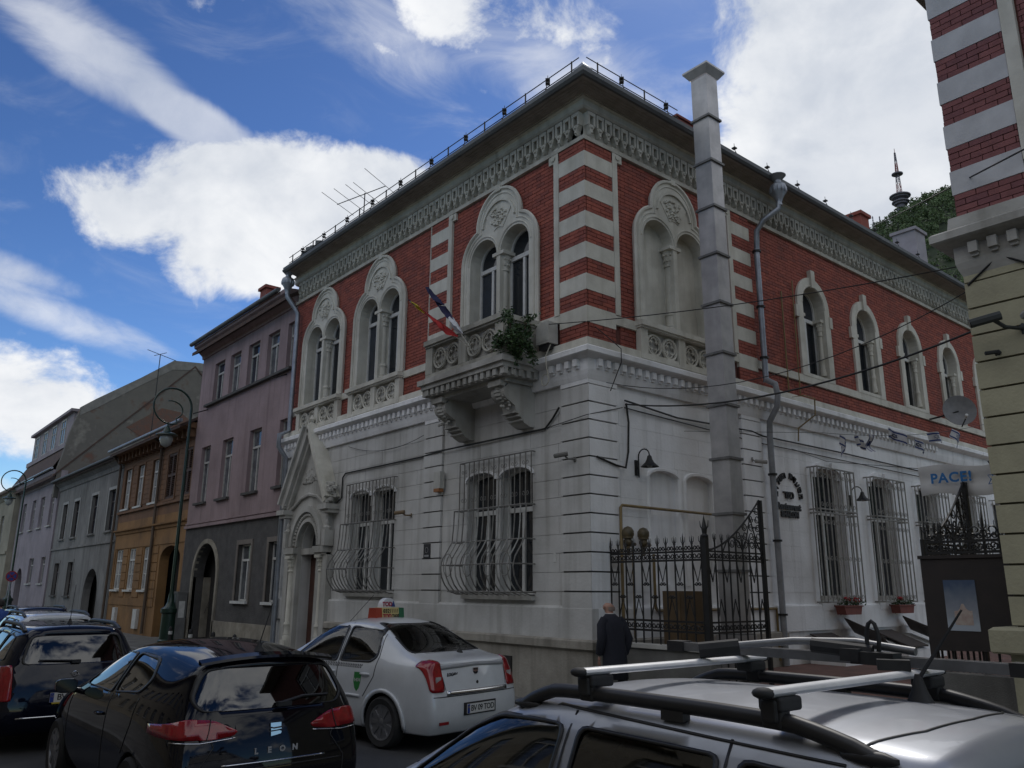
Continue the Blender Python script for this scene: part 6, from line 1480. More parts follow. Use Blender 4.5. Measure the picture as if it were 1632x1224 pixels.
def rear_text(parent, body, mt, p, size, spacing=1., bold=.0, shear=0., tilt=0.):
    me = text_mesh(body, size, .002, bold, spacing, 'CENTER', shear); me.materials.append(mt); t = link('badge_lettering', me, parent)
    t.matrix_local = Matrix.Translation(V(p)) @ Matrix(((0, 0, -1, 0), (-1, 0, 0, 0), (0, 1, 0, 0), (0, 0, 0, 1))) @ Matrix.Rotation(-tilt, 4, 'X'); return t
def arches(bm, xs, r, W_, parent, mt):
    for s in (1, -1):
        for x in xs:
            poly = [(x+r*math.cos(R_(a)), .31+r*math.sin(R_(a))) for a in range(-28, 209, 12)]
            extract(bm, poly, 'side', sel_side(s), 'x', None, None, keep=False)
def rail_tube(parent, pts, r, name, mt, flat=1.):
    m = MB(); m.tube(pts, r, 8); return local(m, name, mt, parent, 50)
def mirror(parent, x, y, z, mt):
    s = 1 if y > 0 else -1; rows = []
    for dx, k in ((-.055, .96), (-.045, 1.0), (.0, 1.0), (.05, .82), (.085, .35)):
        rows.append([V((x+dx, y+s*(.11+.10*k*math.copysign(abs(math.cos(a))**.6, math.cos(a))), z+.068*k*math.copysign(abs(math.sin(a))**.6, math.sin(a)))) for a in [2*math.pi*i/20 for i in range(21)]])
    m = MB(); m.grid(rows); m.face(rows[-1][:-1]); m.tube([(x+.02, y-s*.05, z-.06), (x+.01, y+s*.05, z-.04)], .028, 8); o = local(m, 'wing_mirror', mt, parent, 50)
    m = MB(); m.face([V((v.x+.004, y+s*.11+(v.y-y-s*.11)*.97, z+(v.z-z)*.97)) for v in rows[0][:-1]]); local(m, 'mirror_glass', pane_dark, o)

# ---------------------------------------------------------------- black hatchback in front
def car_hatch(t, pm_):
    st = [(2.06, .60, (2.03, .55, .60), (2.0, .46, .64), .67),
          (1.93, .82, (1.88, .78, .72), (1.84, .64, .79), .82),
          (1.42, .885, (1.40, .835, .88), (1.36, .70, .94), .97),
          (.98, .888, (.95, .855, .95), (.82, .76, 1.02), 1.05),
          (.25, .890, (.28, .865, .97), (.02, .625, 1.40), 1.485),
          (-.45, .890, (-.45, .868, .995), (-.5, .622, 1.425), 1.51),
          (-1.15, .895, (-1.12, .872, 1.03), (-1.08, .61, 1.40), 1.495),
          (-1.72, .885, (-1.64, .845, 1.05), (-1.60, .585, 1.345), 1.45),
          (-2.06, .80, (-1.98, .755, 1.02), (-1.84, .59, 1.335), 1.425, (.06, -.02, -.01))]
    bm = body_mesh(st, .07, .12); bvh = BVHTree.FromBMesh(bm)
    arches(bm, (1.30, -1.28), .35, .89, t, pm_)
    rw = rounded([(-.58, 1.015), (.58, 1.015), (.655, 1.10), (.55, 1.325), (-.55, 1.325), (-.655, 1.10)], .09)
    fw_ = rounded([(-.66, 1.06), (.66, 1.06), (.56, 1.40), (-.56, 1.40)], .08)
    g1 = rounded([(.62, 1.03), (-.36, 1.04), (-.40, 1.37), (.10, 1.36)], .05); g2 = rounded([(-.44, 1.045), (-1.12, 1.10), (-1.20, 1.20), (-1.02, 1.355), (-.47, 1.375)], .06)
    rl = rounded([(-.50, .815), (-.86, .835), (-.86, .91), (-.70, .97), (-.50, .955), (-.31, .865), (-.34, .835)], .05)
    for s in (1, -1):
        l = [(s*a, b) for a, b in rl]
        if s < 0: l = l[::-1]
        lamp = extract(bm, l, 'rear', sel_rear(-1.4), 'taillight', red_l, t, .012, -.03)
        extract(bm, g1, 'side', sel_side(s), 'side_window', dark_glass, t, -.004); extract(bm, g2, 'side', sel_side(s), 'side_window', dark_glass, t, -.004)
        ring_on(bvh, g1, 'side', s, .03, 'window_seal', trim_m, t); ring_on(bvh, g2, 'side', s, .03, 'window_seal', trim_m, t)
        strip_on(bvh, dens([(s*-.555, .815), (s*-.535, .88), (s*-.52, .965)]), 'rear', -1, .006, 'lamp_joint', trim_m, lamp or t, .016)
        strip_on(bvh, dens([(s*-.33, .818), (s*-.60, .797), (s*-.86, .815)]), 'rear', -1, .008, 'lamp_trim', chrome, lamp or t, .008)
    extract(bm, rw, 'rear', sel_rear(-1.3), 'rear_window', dark_glass, t, -.004); ring_on(bvh, rw, 'rear', -1, .035, 'rear_window_seal', trim_m, t)
    extract(bm, fw_, 'rear', sel_front(.0), 'windscreen', car_glass, t, -.004)
    for s in (1, -1):
        d = rounded([(.95, .40), (.93, .98), (-.40, 1.0), (-.40, .40)], .05); 
        strip_on(bvh, dens([(-.41, .36), (-.41, 1.03)], 10), 'side', s, .008, 'door_gap', trim_m, t, .001); strip_on(bvh, dens([(-1.02, .62), (-1.16, .86), (-1.18, 1.06)], 8), 'side', s, .008, 'door_gap', trim_m, t, .001); strip_on(bvh, dens([(.95, .36), (.98, .80), (.90, .99)], 8), 'side', s, .008, 'door_gap', trim_m, t, .001)
        h = bvh.ray_cast(V((-.22, s*3, .84)), V((0, -s, 0)))[0]
        if h: m = MB(); m.tube([h+V((.1, 0, 0)), h+V((.05, s*.03, .005)), h+V((-.06, s*.03, .008)), h+V((-.1, 0, .01))], .014, 6); local(m, 'door_handle', pm_, t, 50)
        strip_on(bvh, dens([(s*.60, .36), (s*.62, .60), (s*.50, .76), (s*.52, .81)], 8), 'rear', -1, .009, 'tailgate_gap', trim_m, t, .001)
        mirror(t, .78, s*.86, 1.0, pm_)
    strip_on(bvh, dens([(-.44, .625), (.44, .625)], 16), 'rear', -1, .012, 'chrome_strip', chrome, t, .006)
    strip_on(bvh, dens([(-.60, .585), (.60, .585)], 16), 'rear', -1, .010, 'bumper_gap', trim_m, t, .001)
    # spoiler lip, wiper, badge, aerial
    m = MB(); rows = []
    for dx, dz in ((0, .012), (-.075, -.01), (-.08, -.03), (-.01, -.025)): rows.append([V((-1.80+dx-.045*(1-(y/.56)**2), y, 1.385+.045*(1-(y/.56)**2)+dz)) for y in [(-.58+1.16*k/14) for k in range(15)]])
    m.grid(rows+[rows[0]]); local(m, 'spoiler', pm_, t, 40)
    hb = bvh.ray_cast(V((-4, .0, 1.03)), V((1, 0, 0)))[0]
    m = MB(); m.cube(hb+V((-.03, -.07, .01)), (.05, .12, .035)); m.tube([hb+V((-.035, -.02, .012)), hb+V((.005, -.25, .055)), hb+V((.04, -.50, .05))], .016, 6, r2=.009); local(m, 'wiper', trim_m, t)
    hb = bvh.ray_cast(V((-4, -.0, .855)), V((1, 0, 0)))[0]; bd = MB()
    def bp(y, z): return hb+V((-.012+.15*(z), -y, z))
    bd.face([bp(-.045, .048), bp(.045, .048), bp(.045, .018), bp(-.02, .014), bp(-.045, .02)]); bd.face([bp(-.045, .008), bp(-.02, .002), bp(.045, .006), bp(.045, -.002), bp(.0, -.006), bp(-.045, -.008)]); bd.face([bp(-.045, -.018), bp(.03, -.014), bp(.045, -.02), bp(.04, -.036), bp(.01, -.042), bp(-.045, -.05)])
    o = local(bd, 'emblem', chrome, t); md = o.modifiers.new('Solidify', 'SOLIDIFY'); md.thickness = .006
    for k, ch in enumerate('LEON'):
        y = .165-.11*k; h = bvh.ray_cast(V((-4, y, .705)), V((1, 0, 0)))[0]; rear_text(t, ch, mat('badge_silver', (.42, .43, .44), rough=.3), h+V((-.006, 0, 0)), .06, 1., .003)
    top = bvh.ray_cast(V((-1.62, .0, 4)), V((0, 0, -1)))[0]; m = MB(); m.lathe([(.05, 0), (.028, .03), (.012, .07)], top-V((0, 0, .005)), 10); m.tube([top+V((0, 0, .05)), top+V((-.22, 0, .40))], .005, 5, r2=.003); local(m, 'aerial', rubber, t, 50)
    finish(bm, 'body', pm_, t)
    for x in (1.30, -1.28):
        for s in (1, -1): wheel(t, x, s*.80, .315)
    underside(t, 4.1, .89, 2.58); seats(t, ((.15, (.36, -.36), 1.1), (-.85, (.36, -.36), 1.1)))
black = paint('black_paint', (.005, .005, .008), 0, .22)
CA = thing('hatchback_car', 'glossy black hatchback with red oval taillights, in front beside the white taxi', 'car', (1.10, -6.90, 0), rotz=math.pi)
car_hatch(CA, black)

# ---------------------------------------------------------------- white saloon taxi
def car_sedan(t, pm_):
    st = [(2.04, .60, (2.02, .55, .62), (2.0, .46, .67), .70),
          (1.93, .82, (1.90, .77, .76), (1.86, .62, .83), .86),
          (1.42, .868, (1.40, .825, .90), (1.36, .68, .97), 1.0),
          (.98, .87, (.95, .845, .945), (.85, .74, 1.02), 1.05),
          (.25, .872, (.30, .855, .96), (.10, .625, 1.475), 1.56),
          (-.38, .872, (-.38, .855, .975), (-.40, .625, 1.505), 1.585),
          (-.98, .872, (-.98, .855, 1.0), (-.98, .61, 1.475), 1.56),
          (-1.38, .872, (-1.42, .85, 1.03), (-1.52, .70, 1.13), 1.15),
          (-1.88, .86, (-1.92, .82, 1.03), (-2.00, .70, 1.09), 1.105),
          (-2.12, .82, (-2.06, .775, .99), (-2.07, .69, 1.05), 1.065, (.04, -.06, -.05))]
    bm = body_mesh(st, .05, .12); bvh = BVHTree.FromBMesh(bm)
    arches(bm, (1.28, -1.30), .36, .87, t, pm_)
    rw = rounded([(-.645, 1.155), (.645, 1.155), (.50, 1.50), (-.50, 1.50)], .05); fw_ = rounded([(-.66, 1.07), (.66, 1.07), (.54, 1.47), (-.54, 1.47)], .07)
    g1 = rounded([(.70, 1.0), (-.30, 1.01), (-.32, 1.455), (.14, 1.45)], .05); g2 = rounded([(-.38, 1.012), (-1.0, 1.03), (-1.10, 1.10), (-1.02, 1.42), (-.40, 1.455)], .05)
    rl = rounded([(.60, .72), (.80, .72), (.80, 1.06), (.66, 1.09), (.61, 1.06)], .035)
    for s in (1, -1):
        l = [(s*a, b) for a, b in rl]
        if s < 0: l = l[::-1]
        lamp = extract(bm, l, 'rear', sel_rear(-1.6), 'taillight', red_l, t, .014, -.03)
        h = bvh.ray_cast(V((-4, s*.68, .86)), V((1, 0, 0)))[0]; m = MB(); m.cube(h+V((-.012, 0, 0)), (.012, .085, .08)); local(m, 'reversing_lens', clear_l, lamp or t)
        extract(bm, g1, 'side', sel_side(s), 'side_window', clear_glass, t, -.004); extract(bm, g2, 'side', sel_side(s), 'side_window', clear_glass, t, -.004)
        ring_on(bvh, g1, 'side', s, .035, 'window_seal', trim_m, t); ring_on(bvh, g2, 'side', s, .035, 'window_seal', trim_m, t)
        strip_on(bvh, dens([(-.35, .36), (-.35, 1.5)], 14), 'side', s, .009, 'door_gap', trim_m, t, .001); strip_on(bvh, dens([(-.92, .60), (-1.10, .85), (-1.14, 1.10), (-1.06, 1.46), (-.9, 1.53)], 8), 'side', s, .009, 'door_gap', trim_m, t, .001); strip_on(bvh, dens([(.93, .36), (.95, .8), (.86, 1.0)], 8), 'side', s, .009, 'door_gap', trim_m, t, .001)
        strip_on(bvh, dens([(.85, .60), (-.86, .60)], 12), 'side', s, .035, 'rubbing_strip', pm_, t, .010, .012)
        for hx in (-.22, -.93):
            h = bvh.ray_cast(V((hx, s*3, .875)), V((0, -s, 0)))[0]; m = MB(); m.tube([h+V((.09, 0, 0)), h+V((.05, s*.03, .003)), h+V((-.05, s*.03, .003)), h+V((-.09, 0, 0))], .015, 6); local(m, 'door_handle', pm_, t, 50)
        # chequer band
        for k in range(46):
            u = .80-.036*k
            for r_ in range(2):
                if u < -.98: continue
                uu_ = u-.018*r_; z0 = .952+.026*r_; strip_on(bvh, [(uu_, z0+.0), (uu_-.018, z0+.0)], 'side', s, .024, 'chequer', trim_m, t, .002, .001)
        # arch flare
        strip_on(bvh, [(-1.30+.385*math.cos(R_(a)), .31+.385*math.sin(R_(a))) for a in range(-20, 205, 8)], 'side', s, .05, 'arch_flare', pm_, t, .010, .02)
        # green shield
        sh = [(-.79+.07*a, .80+b) for a, b in ((-1, .09), (1, .09), (1, -.03), (.6, -.11), (0, -.15), (-.6, -.11), (-1, -.03))]
        q = [bvh.ray_cast(V((u, s*3, z)), V((0, -s, 0)))[0]+V((0, s*.003, 0)) for u, z in sh]; m = MB(); m.face(q); o = local(m, 'shield', mat('shield_green', (.03, .20, .05), (.025, .17, .04), .5, 5), t); md = o.modifiers.new('Solidify', 'SOLIDIFY'); md.thickness = .002
        h = bvh.ray_cast(V((-.79, s*3, .80)), V((0, -s, 0)))[0]; me = text_mesh('1474', .062, .001, .001); me.materials.append(white_paint); tx = link('lettering', me, o)
        tx.matrix_local = Matrix(((-s, 0, 0, h.x), (0, 0, s, h.y+s*.005), (0, 1, 0, h.z-.01), (0, 0, 0, 1)))
        mirror(t, .78, s*.84, 1.02, pm_)
    extract(bm, rw, 'rear', sel_rear(-.6), 'rear_window', clear_glass, t, -.004); ring_on(bvh, rw, 'rear', -1, .03, 'rear_window_seal', trim_m, t)
    extract(bm, fw_, 'rear', sel_front(.0), 'windscreen', clear_glass, t, -.004)
    for s in (1, -1): strip_on(bvh, dens([(s*.575, .74), (s*.60, .90), (s*.645, 1.07)], 8), 'rear', -1, .008, 'boot_gap', trim_m, t, .001)
    strip_on(bvh, dens([(-.57, .70), (.57, .70)], 16), 'rear', -1, .05, 'chrome_strip', chrome, t, .010, .012)
    strip_on(bvh, dens([(-.64, 1.0), (0, 1.02), (.64, 1.0)], 12), 'rear', -1, .045, 'boot_crease', mat('grey_spoiler_edge', (.30, .31, .32), (.26, .26, .27), .4, 4), t, .006, .012)
    strip_on(bvh, dens([(-.86, .665), (.86, .665)], 20), 'rear', -1, .010, 'bumper_gap', trim_m, t, .001)
    for s in (1, -1):
        h = bvh.ray_cast(V((-4, s*.62, .36)), V((1, 0, 0)))[0]; m = MB(); m.cube(h+V((-.006, 0, 0)), (.012, .16, .035)); local(m, 'reflector', red_l, t)
    h = bvh.ray_cast(V((-4, 0, .50)), V((1, 0, 0)))[0]; m = MB(); m.cube(h+V((-.002, 0, 0)), (.012, .60, .15)); local(m, 'plate_recess', trim_m, t); plate(t, h+V((-.018, 0, -.0)), 'BV 09 TOD')
    h = bvh.ray_cast(V((-4, 0, .93)), V((1, 0, 0)))[0]; m = MB(); pts = [(-.05, .045), (.05, .045), (.045, -.01), (.0, -.055), (-.045, -.01)]
    m.face([h+V((-.008, y, z)) for y, z in pts]); o = local(m, 'emblem', chrome, t); md = o.modifiers.new('Solidify', 'SOLIDIFY'); md.thickness = .012
    m = MB(); m.tube([h+V((-.016, -.03, .0)), h+V((-.016, -.015, -.025)), h+V((-.016, .015, -.025)), h+V((-.016, .03, .0))], .007, 4); m.cube(h+V((-.016, 0, .028)), (.006, .06, .016)); local(m, 'emblem_mark', rubber, o)
    h = bvh.ray_cast(V((-4, .43, .915)), V((1, 0, 0)))[0]; rear_text(t, 'LOGAN', ink, h+V((-.004, 0, 0)), .055, .95, .002, .15); rear_text(t, 'MPI', ink, h+V((-.004, -.05, -.035)), .03, .95, .001)
    h = bvh.ray_cast(V((-4, 0, .80)), V((1, 0, 0)))[0]; m = MB(); m.lathe([(.0, .004), (.02, .004), (.022, 0)], h+V((-.002, 0, 0)), 12, (-1, 0, 0)); local(m, 'lock', rubber, t)
    top = bvh.ray_cast(V((-1.72, -.12, 4)), V((0, 0, -1)))[0]; m = MB(); m.lathe([(.05, -.01), (.035, .02), (.012, .05), (.008, .09)], top, 10); local(m, 'aerial_base', rubber, t, 50)
    top = bvh.ray_cast(V((.15, .30, 4)), V((0, 0, -1)))[0]; m = MB(); m.tube([top, top+V((-.55, 0, .42))], .004, 4); local(m, 'aerial', rubber, t)
    finish(bm, 'body', pm_, t)
    for x in (1.28, -1.30):
        for s in (1, -1): wheel(t, x, s*.785, .315)
    underside(t, 4.05, .87, 2.6); seats(t, ((.12, (.36, -.36), 1.20), (-.95, (.36, -.36), 1.12)))
    m = MB(); m.cube((-.95, 0, .72), (.14, 1.2, .58), Matrix.Rotation(-.25, 3, 'Y')); m.cube((-1.35, 0, 1.03), (.5, 1.2, .02)); m.cube((.85, 0, .88), (.4, 1.4, .2)); local(m, 'interior', seat_m, t)
white_car = paint('white_car_paint', (.62, .64, .66), 0, .3)
TAXI = thing('taxi_car', 'white saloon taxi with a chequered band and a coloured roof sign, beside the white wall', 'taxi', (-1.12, -3.55, 0), rotz=math.pi+R_(10.5))
car_sedan(TAXI, white_car)
# roof sign (a thing of its own that rests on the roof)
RSx = Matrix.Rotation(math.pi+R_(10.5), 4, 'Z')
sp_ = V((-1.12, -3.55, 0))+RSx @ V((-.35, .0, 1.545))
RS = thing('taxi_sign', 'taxi roof sign with TOD dome, phone number and coloured ends', 'taxi sign', sp_, rotz=math.pi+R_(10.5))
s_y = mat('sign_yellow', (.55, .45, .20), (.5, .4, .18), .5, 6); s_r = mat('sign_red', (.36, .045, .02), rough=.5); s_g = mat('sign_green', (.02, .13, .06), rough=.5); s_w = mat('sign_white', (.62, .63, .65), rough=.5); s_bl = mat('sign_blue', (.02, .05, .2), rough=.5); s_rt = mat('sign_red_text', (.33, .02, .05), rough=.6)
def wedge(y0, y1, mt_, nm):
    m = MB(); pr = [(-.10, 0), (-.08, .155), (.08, .155), (.10, 0)]
    m.prism(Fr((0, 0, 0), (1, 0, 0), (0, 1, 0)), pr, y0, y1); return local(m, nm, mt_, RS)
wedge(-.16, .16, s_y, 'panel')
for a, b, mt_ in ((.16, .27, s_r), (-.27, -.16, s_g)): 
    m = MB(); m.prism(Fr((0, 0, 0), (1, 0, 0), (0, 1, 0)), [(-.095, 0), (-.075, .15), (.075, .15), (.095, 0)], a, b); local(m, 'end_panel', mt_, RS)
m = MB(); m.prism(Fr((0, 0, 0), (0, 1, 0), (1, 0, 0)), [(.135*math.cos(math.pi*k/16), .155+.135*math.sin(math.pi*k/16)) for k in range(17)], -.05, .05); do_ = local(m, 'dome', s_w, RS, 40)
m = MB(); m.prism(Fr((0, 0, 0), (0, 1, 0), (1, 0, 0)), [(-.12, .165), (-.04, .165), (-.08, .25)], -.055, -.05); local(m, 'corner_mark', s_bl, do_)
def rs_text(b, mt_, y, z, size, x, parent=RS, bold=.002, sp=1.):
    me = text_mesh(b, size, .001, bold, sp); me.materials.append(mt_); q = link('lettering', me, parent); q.matrix_local = Matrix(((0, 0, -1, x), (-1, 0, 0, y), (0, 1, 0, z), (0, 0, 0, 1)))
rs_text('TOD', s_rt, .035, .20, .085, -.053, do_, .004); rs_text('0321111', ink, 0, .105, .075, -.093, RS, .002, 1.1); rs_text('TOD', s_rt, .07, .035, .075, -.101, RS, .004); rs_text('TAXI', ink, -.09, .035, .06, -.101, RS, .003)
m = MB(); m.cube((0, 0, -.006), (.24, .5, .016)); local(m, 'base', rubber, RS)

# ---------------------------------------------------------------- estate cars
def car_estate(t, pm_, L2, roof, W_, rearx, style, glass_m=car_glass, cowl=.95, wst=.1, B=-.38, Cc=-1.2, levels=3, detail=True):
    k = roof/1.5; sill = lambda z: z*k
    hx = L2
    st = [(hx-.06, .60, (hx-.09, .55, .62), (hx-.12, .46, .66), .69),
          (hx-.2, .82, (hx-.24, .77, .74), (hx-.28, .62, .81), .84),
          (cowl+.5, W_*.995, (cowl+.48, W_*.94, .88), (cowl+.44, W_*.78, .95), .98),
          (cowl+.03, W_, (cowl, W_*.965, .95), (cowl-.12, W_*.84, 1.03), 1.06),
          (wst+.2, W_, (wst+.2, W_*.975, .97), (wst, W_*.71, roof-.065), roof+.0),
          (-.45, W_, (-.45, W_*.98, .985), (-.45, W_*.70, roof-.05), roof+.012),
          (-1.1, W_, (-1.1, W_*.98, 1.0), (-1.1, W_*.69, roof-.045), roof+.010),
          (rearx+.42, W_, (rearx+.42, W_*.965, 1.01), (rearx+.44, W_*.67, roof-.045), roof+.004),
          (rearx+.06, W_*.94, (rearx+.10, W_*.90, 1.0), (rearx+.22, W_*.66, roof-.085), roof-.02, (.06, -.05, -.02))]
    bm = body_mesh(st, .06, .12, levels=levels); bvh = BVHTree.FromBMesh(bm)
    fx_, rx_ = hx-.82, rearx+.78
    arches(bm, (fx_, rx_), .35, W_, t, pm_)
    zt = roof-.13
    rw = rounded([(-W_*.70, 1.03), (W_*.70, 1.03), (W_*.60, roof-.13), (-W_*.60, roof-.13)], .07); fw_ = rounded([(-W_*.74, 1.07), (W_*.74, 1.07), (W_*.62, roof-.09), (-W_*.62, roof-.09)], .07)
    g = [rounded([(cowl-.22, 1.02), (B+.05, 1.03), (B+.03, zt+.01), (wst+.0, zt), (wst+.18, zt-.07)], .05), rounded([(B-.05, 1.03), (Cc+.05, 1.04), (Cc+.03, zt), (B-.06, zt+.01)], .04), rounded([(Cc-.05, 1.05), (rearx+.34, 1.08), (rearx+.52, zt-.02), (Cc-.05, zt)], .05)]
    for s in (1, -1):
        for q in g:
            extract(bm, q, 'side', sel_side(s), 'side_window', glass_m, t, -.004)
            ring_on(bvh, q, 'side', s, .018, 'window_seal', trim_m, t)
        if style == 'tall': rl = rounded([(W_*.72, .80), (W_*.93, .80), (W_*.93, 1.02), (W_*.80, roof-.22), (W_*.70, roof-.24), (W_*.74, 1.0)], .03)
        else: rl = rounded([(W_*.78, .62), (W_*.95, .62), (W_*.95, 1.0), (W_*.80, 1.03)], .03)
        l = [(s*a, b) for a, b in rl]
        if s < 0: l = l[::-1]
        lamp = extract(bm, l, 'rear', sel_rear(rearx+.7), 'taillight', red_l, t, .010, -.03)
        if detail:
            strip_on(bvh, dens([(B, .36), (B, zt+.06)], 14), 'side', s, .010, 'door_gap', trim_m, t, .001); strip_on(bvh, dens([(Cc, .75), (Cc, zt+.05)], 10), 'side', s, .010, 'door_gap', trim_m, t, .001)
            strip_on(bvh, dens([(cowl-.35, 1.18), (wst+.05, zt+.03), (-.2, zt+.075), (rearx+.5, zt+.03)], 12), 'side', s, .007, 'drip_channel', trim_m, t, .001)
            for hx_ in (B+.16, Cc+.16):
                h = bvh.ray_cast(V((hx_, s*3, .88)), V((0, -s, 0)))[0]
                if h: m = MB(); m.tube([h+V((.09, 0, 0)), h+V((.05, s*.03, .003)), h+V((-.05, s*.03, .003)), h+V((-.09, 0, 0))], .015, 6); local(m, 'door_handle', pm_, t, 50)
            mirror(t, cowl-.18, s*W_*.97, 1.02, pm_)
        # roof rail
        yr = W_*.655; zr = roof-.035
        def rz(x): 
            h = bvh.ray_cast(V((x, s*yr, 4)), V((0, 0, -1)))[0]; return h.z if h else zr
        xa, xb_ = wst-.10, rearx+.42; pts = []
        for i in range(25):
            u = i/24; x = xa+(xb_-xa)*u; lift = .050*min(1, u/.13, (1-u)/.17)**.75 if 0 < u < 1 else 0; pts.append(V((x, s*yr, rz(x)+lift+.004)))
        m = MB(); m.tube(pts, .028, 8)
        for u in (.02, .985):
            x = xa+(xb_-xa)*u; m.ball((x, s*yr, rz(x)+.006), .03, 10, (3.2, 1.05, .75))
        m.cube((xa+(xb_-xa)*.53, s*yr, rz(xa+(xb_-xa)*.53)+.03), (.10, .04, .06)); local(m, 'roof_rail', trim_m, t, 50)
    extract(bm, rw, 'rear', sel_rear(rearx+.9), 'rear_window', dark_glass, t, -.004); ring_on(bvh, rw, 'rear', -1, .03, 'rear_window_seal', trim_m, t)
    extract(bm, fw_, 'rear', sel_front(.0), 'windscreen', car_glass, t, -.004)
    b = finish(bm, 'body', pm_, t)
    for x in (fx_, rx_):
        for s in (1, -1): wheel(t, x, s*(W_-.09), .31)
    underside(t, hx-rearx-.2, W_, fx_-rx_); seats(t, ((B+.35, (.36, -.36), roof-.36), (Cc+.15, (.36, -.36), roof-.40)))
    m = MB(); m.cube((cowl-.1, 0, .90), (.4, W_*1.7, .2)); local(m, 'dashboard', seat_m, t)
    return bvh
silver = paint('silver_paint', (.40, .42, .46), .6, .42, .5); silver = MATS['silver_paint']
SV = thing('estate_car', 'silver estate car with roof rails and crossbars, nearest in the foreground', 'car', (6.95, -6.98, 0), rotz=math.pi)
bv = car_estate(SV, silver, 1.98, 1.575, .86, -2.05, 'tall', car_glass, cowl=.92, wst=.02, B=-.43, Cc=-1.16)
strip_on(bv, dens([(-1.58, -.53), (-1.66, -.3), (-1.68, 0), (-1.66, .3), (-1.58, .53)], 8), 'top', 1, .008, 'roof_seam', trim_m, SV, .001)
top = bv.ray_cast(V((-1.38, -.30, 4)), V((0, 0, -1)))[0]; m = MB(); m.lathe([(.055, -.01), (.03, .04), (.012, .10)], top, 10); m.tube([top+V((0, 0, .08)), top+V((-.18, -.02, .34))], .008, 5, r2=.004); local(m, 'aerial', rubber, SV, 50)
plate(SV, (-2.16, 0, .72), 'BV 12 MCV')
# crossbars and bicycle carrier (things on the car)
def world_sv(x, y, z): return V((6.95-x, -6.98-y, z))
zb_ = 1.655
for k, (wx, lab) in enumerate(((7.43, 'front aluminium crossbar clamped on the silver car roof'), (8.26, 'rear aluminium crossbar with black end caps on the silver car roof'))):
    t = thing('roof_crossbar', lab, 'roof bar', (wx, -6.98, 1.6), 'crossbars on the silver estate car')
    fr = Fr((wx, 0, 0), (0, 1, 0), (1, 0, 0))
    m = MB(); n8 = [(.036*math.cos(a*.5236), .016*math.sin(a*.5236)) for a in range(12)]
    m.v += [V((wx+a, y, zb_+b)) for y in (-7.60, -6.36) for a, b in n8]; m.f += [(i, (i+1) % 12, 12+(i+1) % 12, 12+i) for i in range(12)]+[tuple(range(12))[::-1], tuple(range(12, 24))]
    m.build('bar', alu, t, smooth=40)
    for y, s in ((-7.60, -1), (-6.36, 1)):
        MB().ball((wx, y+s*.004, zb_), .036, 12, (1.05, 1.0, .52)).build('end_cap', rubber, t, smooth=60)
        yc = -6.98+s*.86*.655; m = MB(); m.cube((wx, yc-s*.03, zb_-.035), (.085, .13, .045)); m.cube((wx, yc, zb_-.075), (.075, .06, .07)); m.cube((wx, yc+s*.035, zb_-.055), (.06, .022, .07)); o = m.build('clamp_foot', rubber, t); md = o.modifiers.new('Bevel', 'BEVEL'); md.width = .014; md.segments = 3
dull_alu = mat('dull_alloy', (.22, .225, .235), (.15, .155, .16), .45, 8, metal=.6)
t = thing('bicycle_carrier', 'folded bicycle carrier tray lying along the silver car crossbars', 'bicycle carrier', (7.9, -6.75, 1.66))
m = MB(); m.box(Fr((0, -6.52, 0), (1, 0, 0), (0, -1, 0)), 7.10, 8.62, zb_+.02, zb_+.045, -.03, .03); m.box(Fr((0, -6.52, 0), (1, 0, 0), (0, -1, 0)), 7.10, 8.62, zb_+.045, zb_+.06, .018, .03); m.box(Fr((0, -6.52, 0), (1, 0, 0), (0, -1, 0)), 7.10, 8.62, zb_+.045, zb_+.06, -.03, -.018); m.build('tray', dull_alu, t)
m = MB(); m.cube((8.66, -6.52, zb_+.04), (.10, .08, .05)); m.build('tray_end', rubber, t); m = MB(); m.cube((7.06, -6.52, zb_+.04), (.10, .08, .05)); m.build('tray_end', rubber, t)
m = MB().tube([(7.50, -6.78, zb_+.06), (7.55, -6.72, zb_+.075), (7.75, -6.58, zb_+.10), (8.0, -6.50, zb_+.105), (8.25, -6.50, zb_+.08)], .017, 8); m.build('folded_arm', dull_alu, t, smooth=50)
m = MB(); m.tube([(7.42, -6.83, zb_+.05), (7.56, -6.72, zb_+.07)], .036, 8); m.build('arm_clamp', rubber, t, smooth=40); m = MB(); m.tube([(7.86, -6.62, zb_+.09), (8.10, -6.56, zb_+.07)], .03, 8); m.build('arm_clamp', rubber, t, smooth=40)
m = MB(); m.tube([(8.10+.026*math.cos(a*.5236), -6.55, zb_+.12+.075*math.sin(a*.5236)) for a in range(12)], .009, 6, True); m.cube((8.12, -6.58, zb_+.05), (.18, .08, .05)); m.cube((8.22, -6.64, zb_+.035), (.12, .07, .04), Matrix.Rotation(.5, 3, 'Z')); m.cube((8.03, -6.60, zb_+.06), (.08, .06, .05)); m.build('wheel_strap', rubber, t)

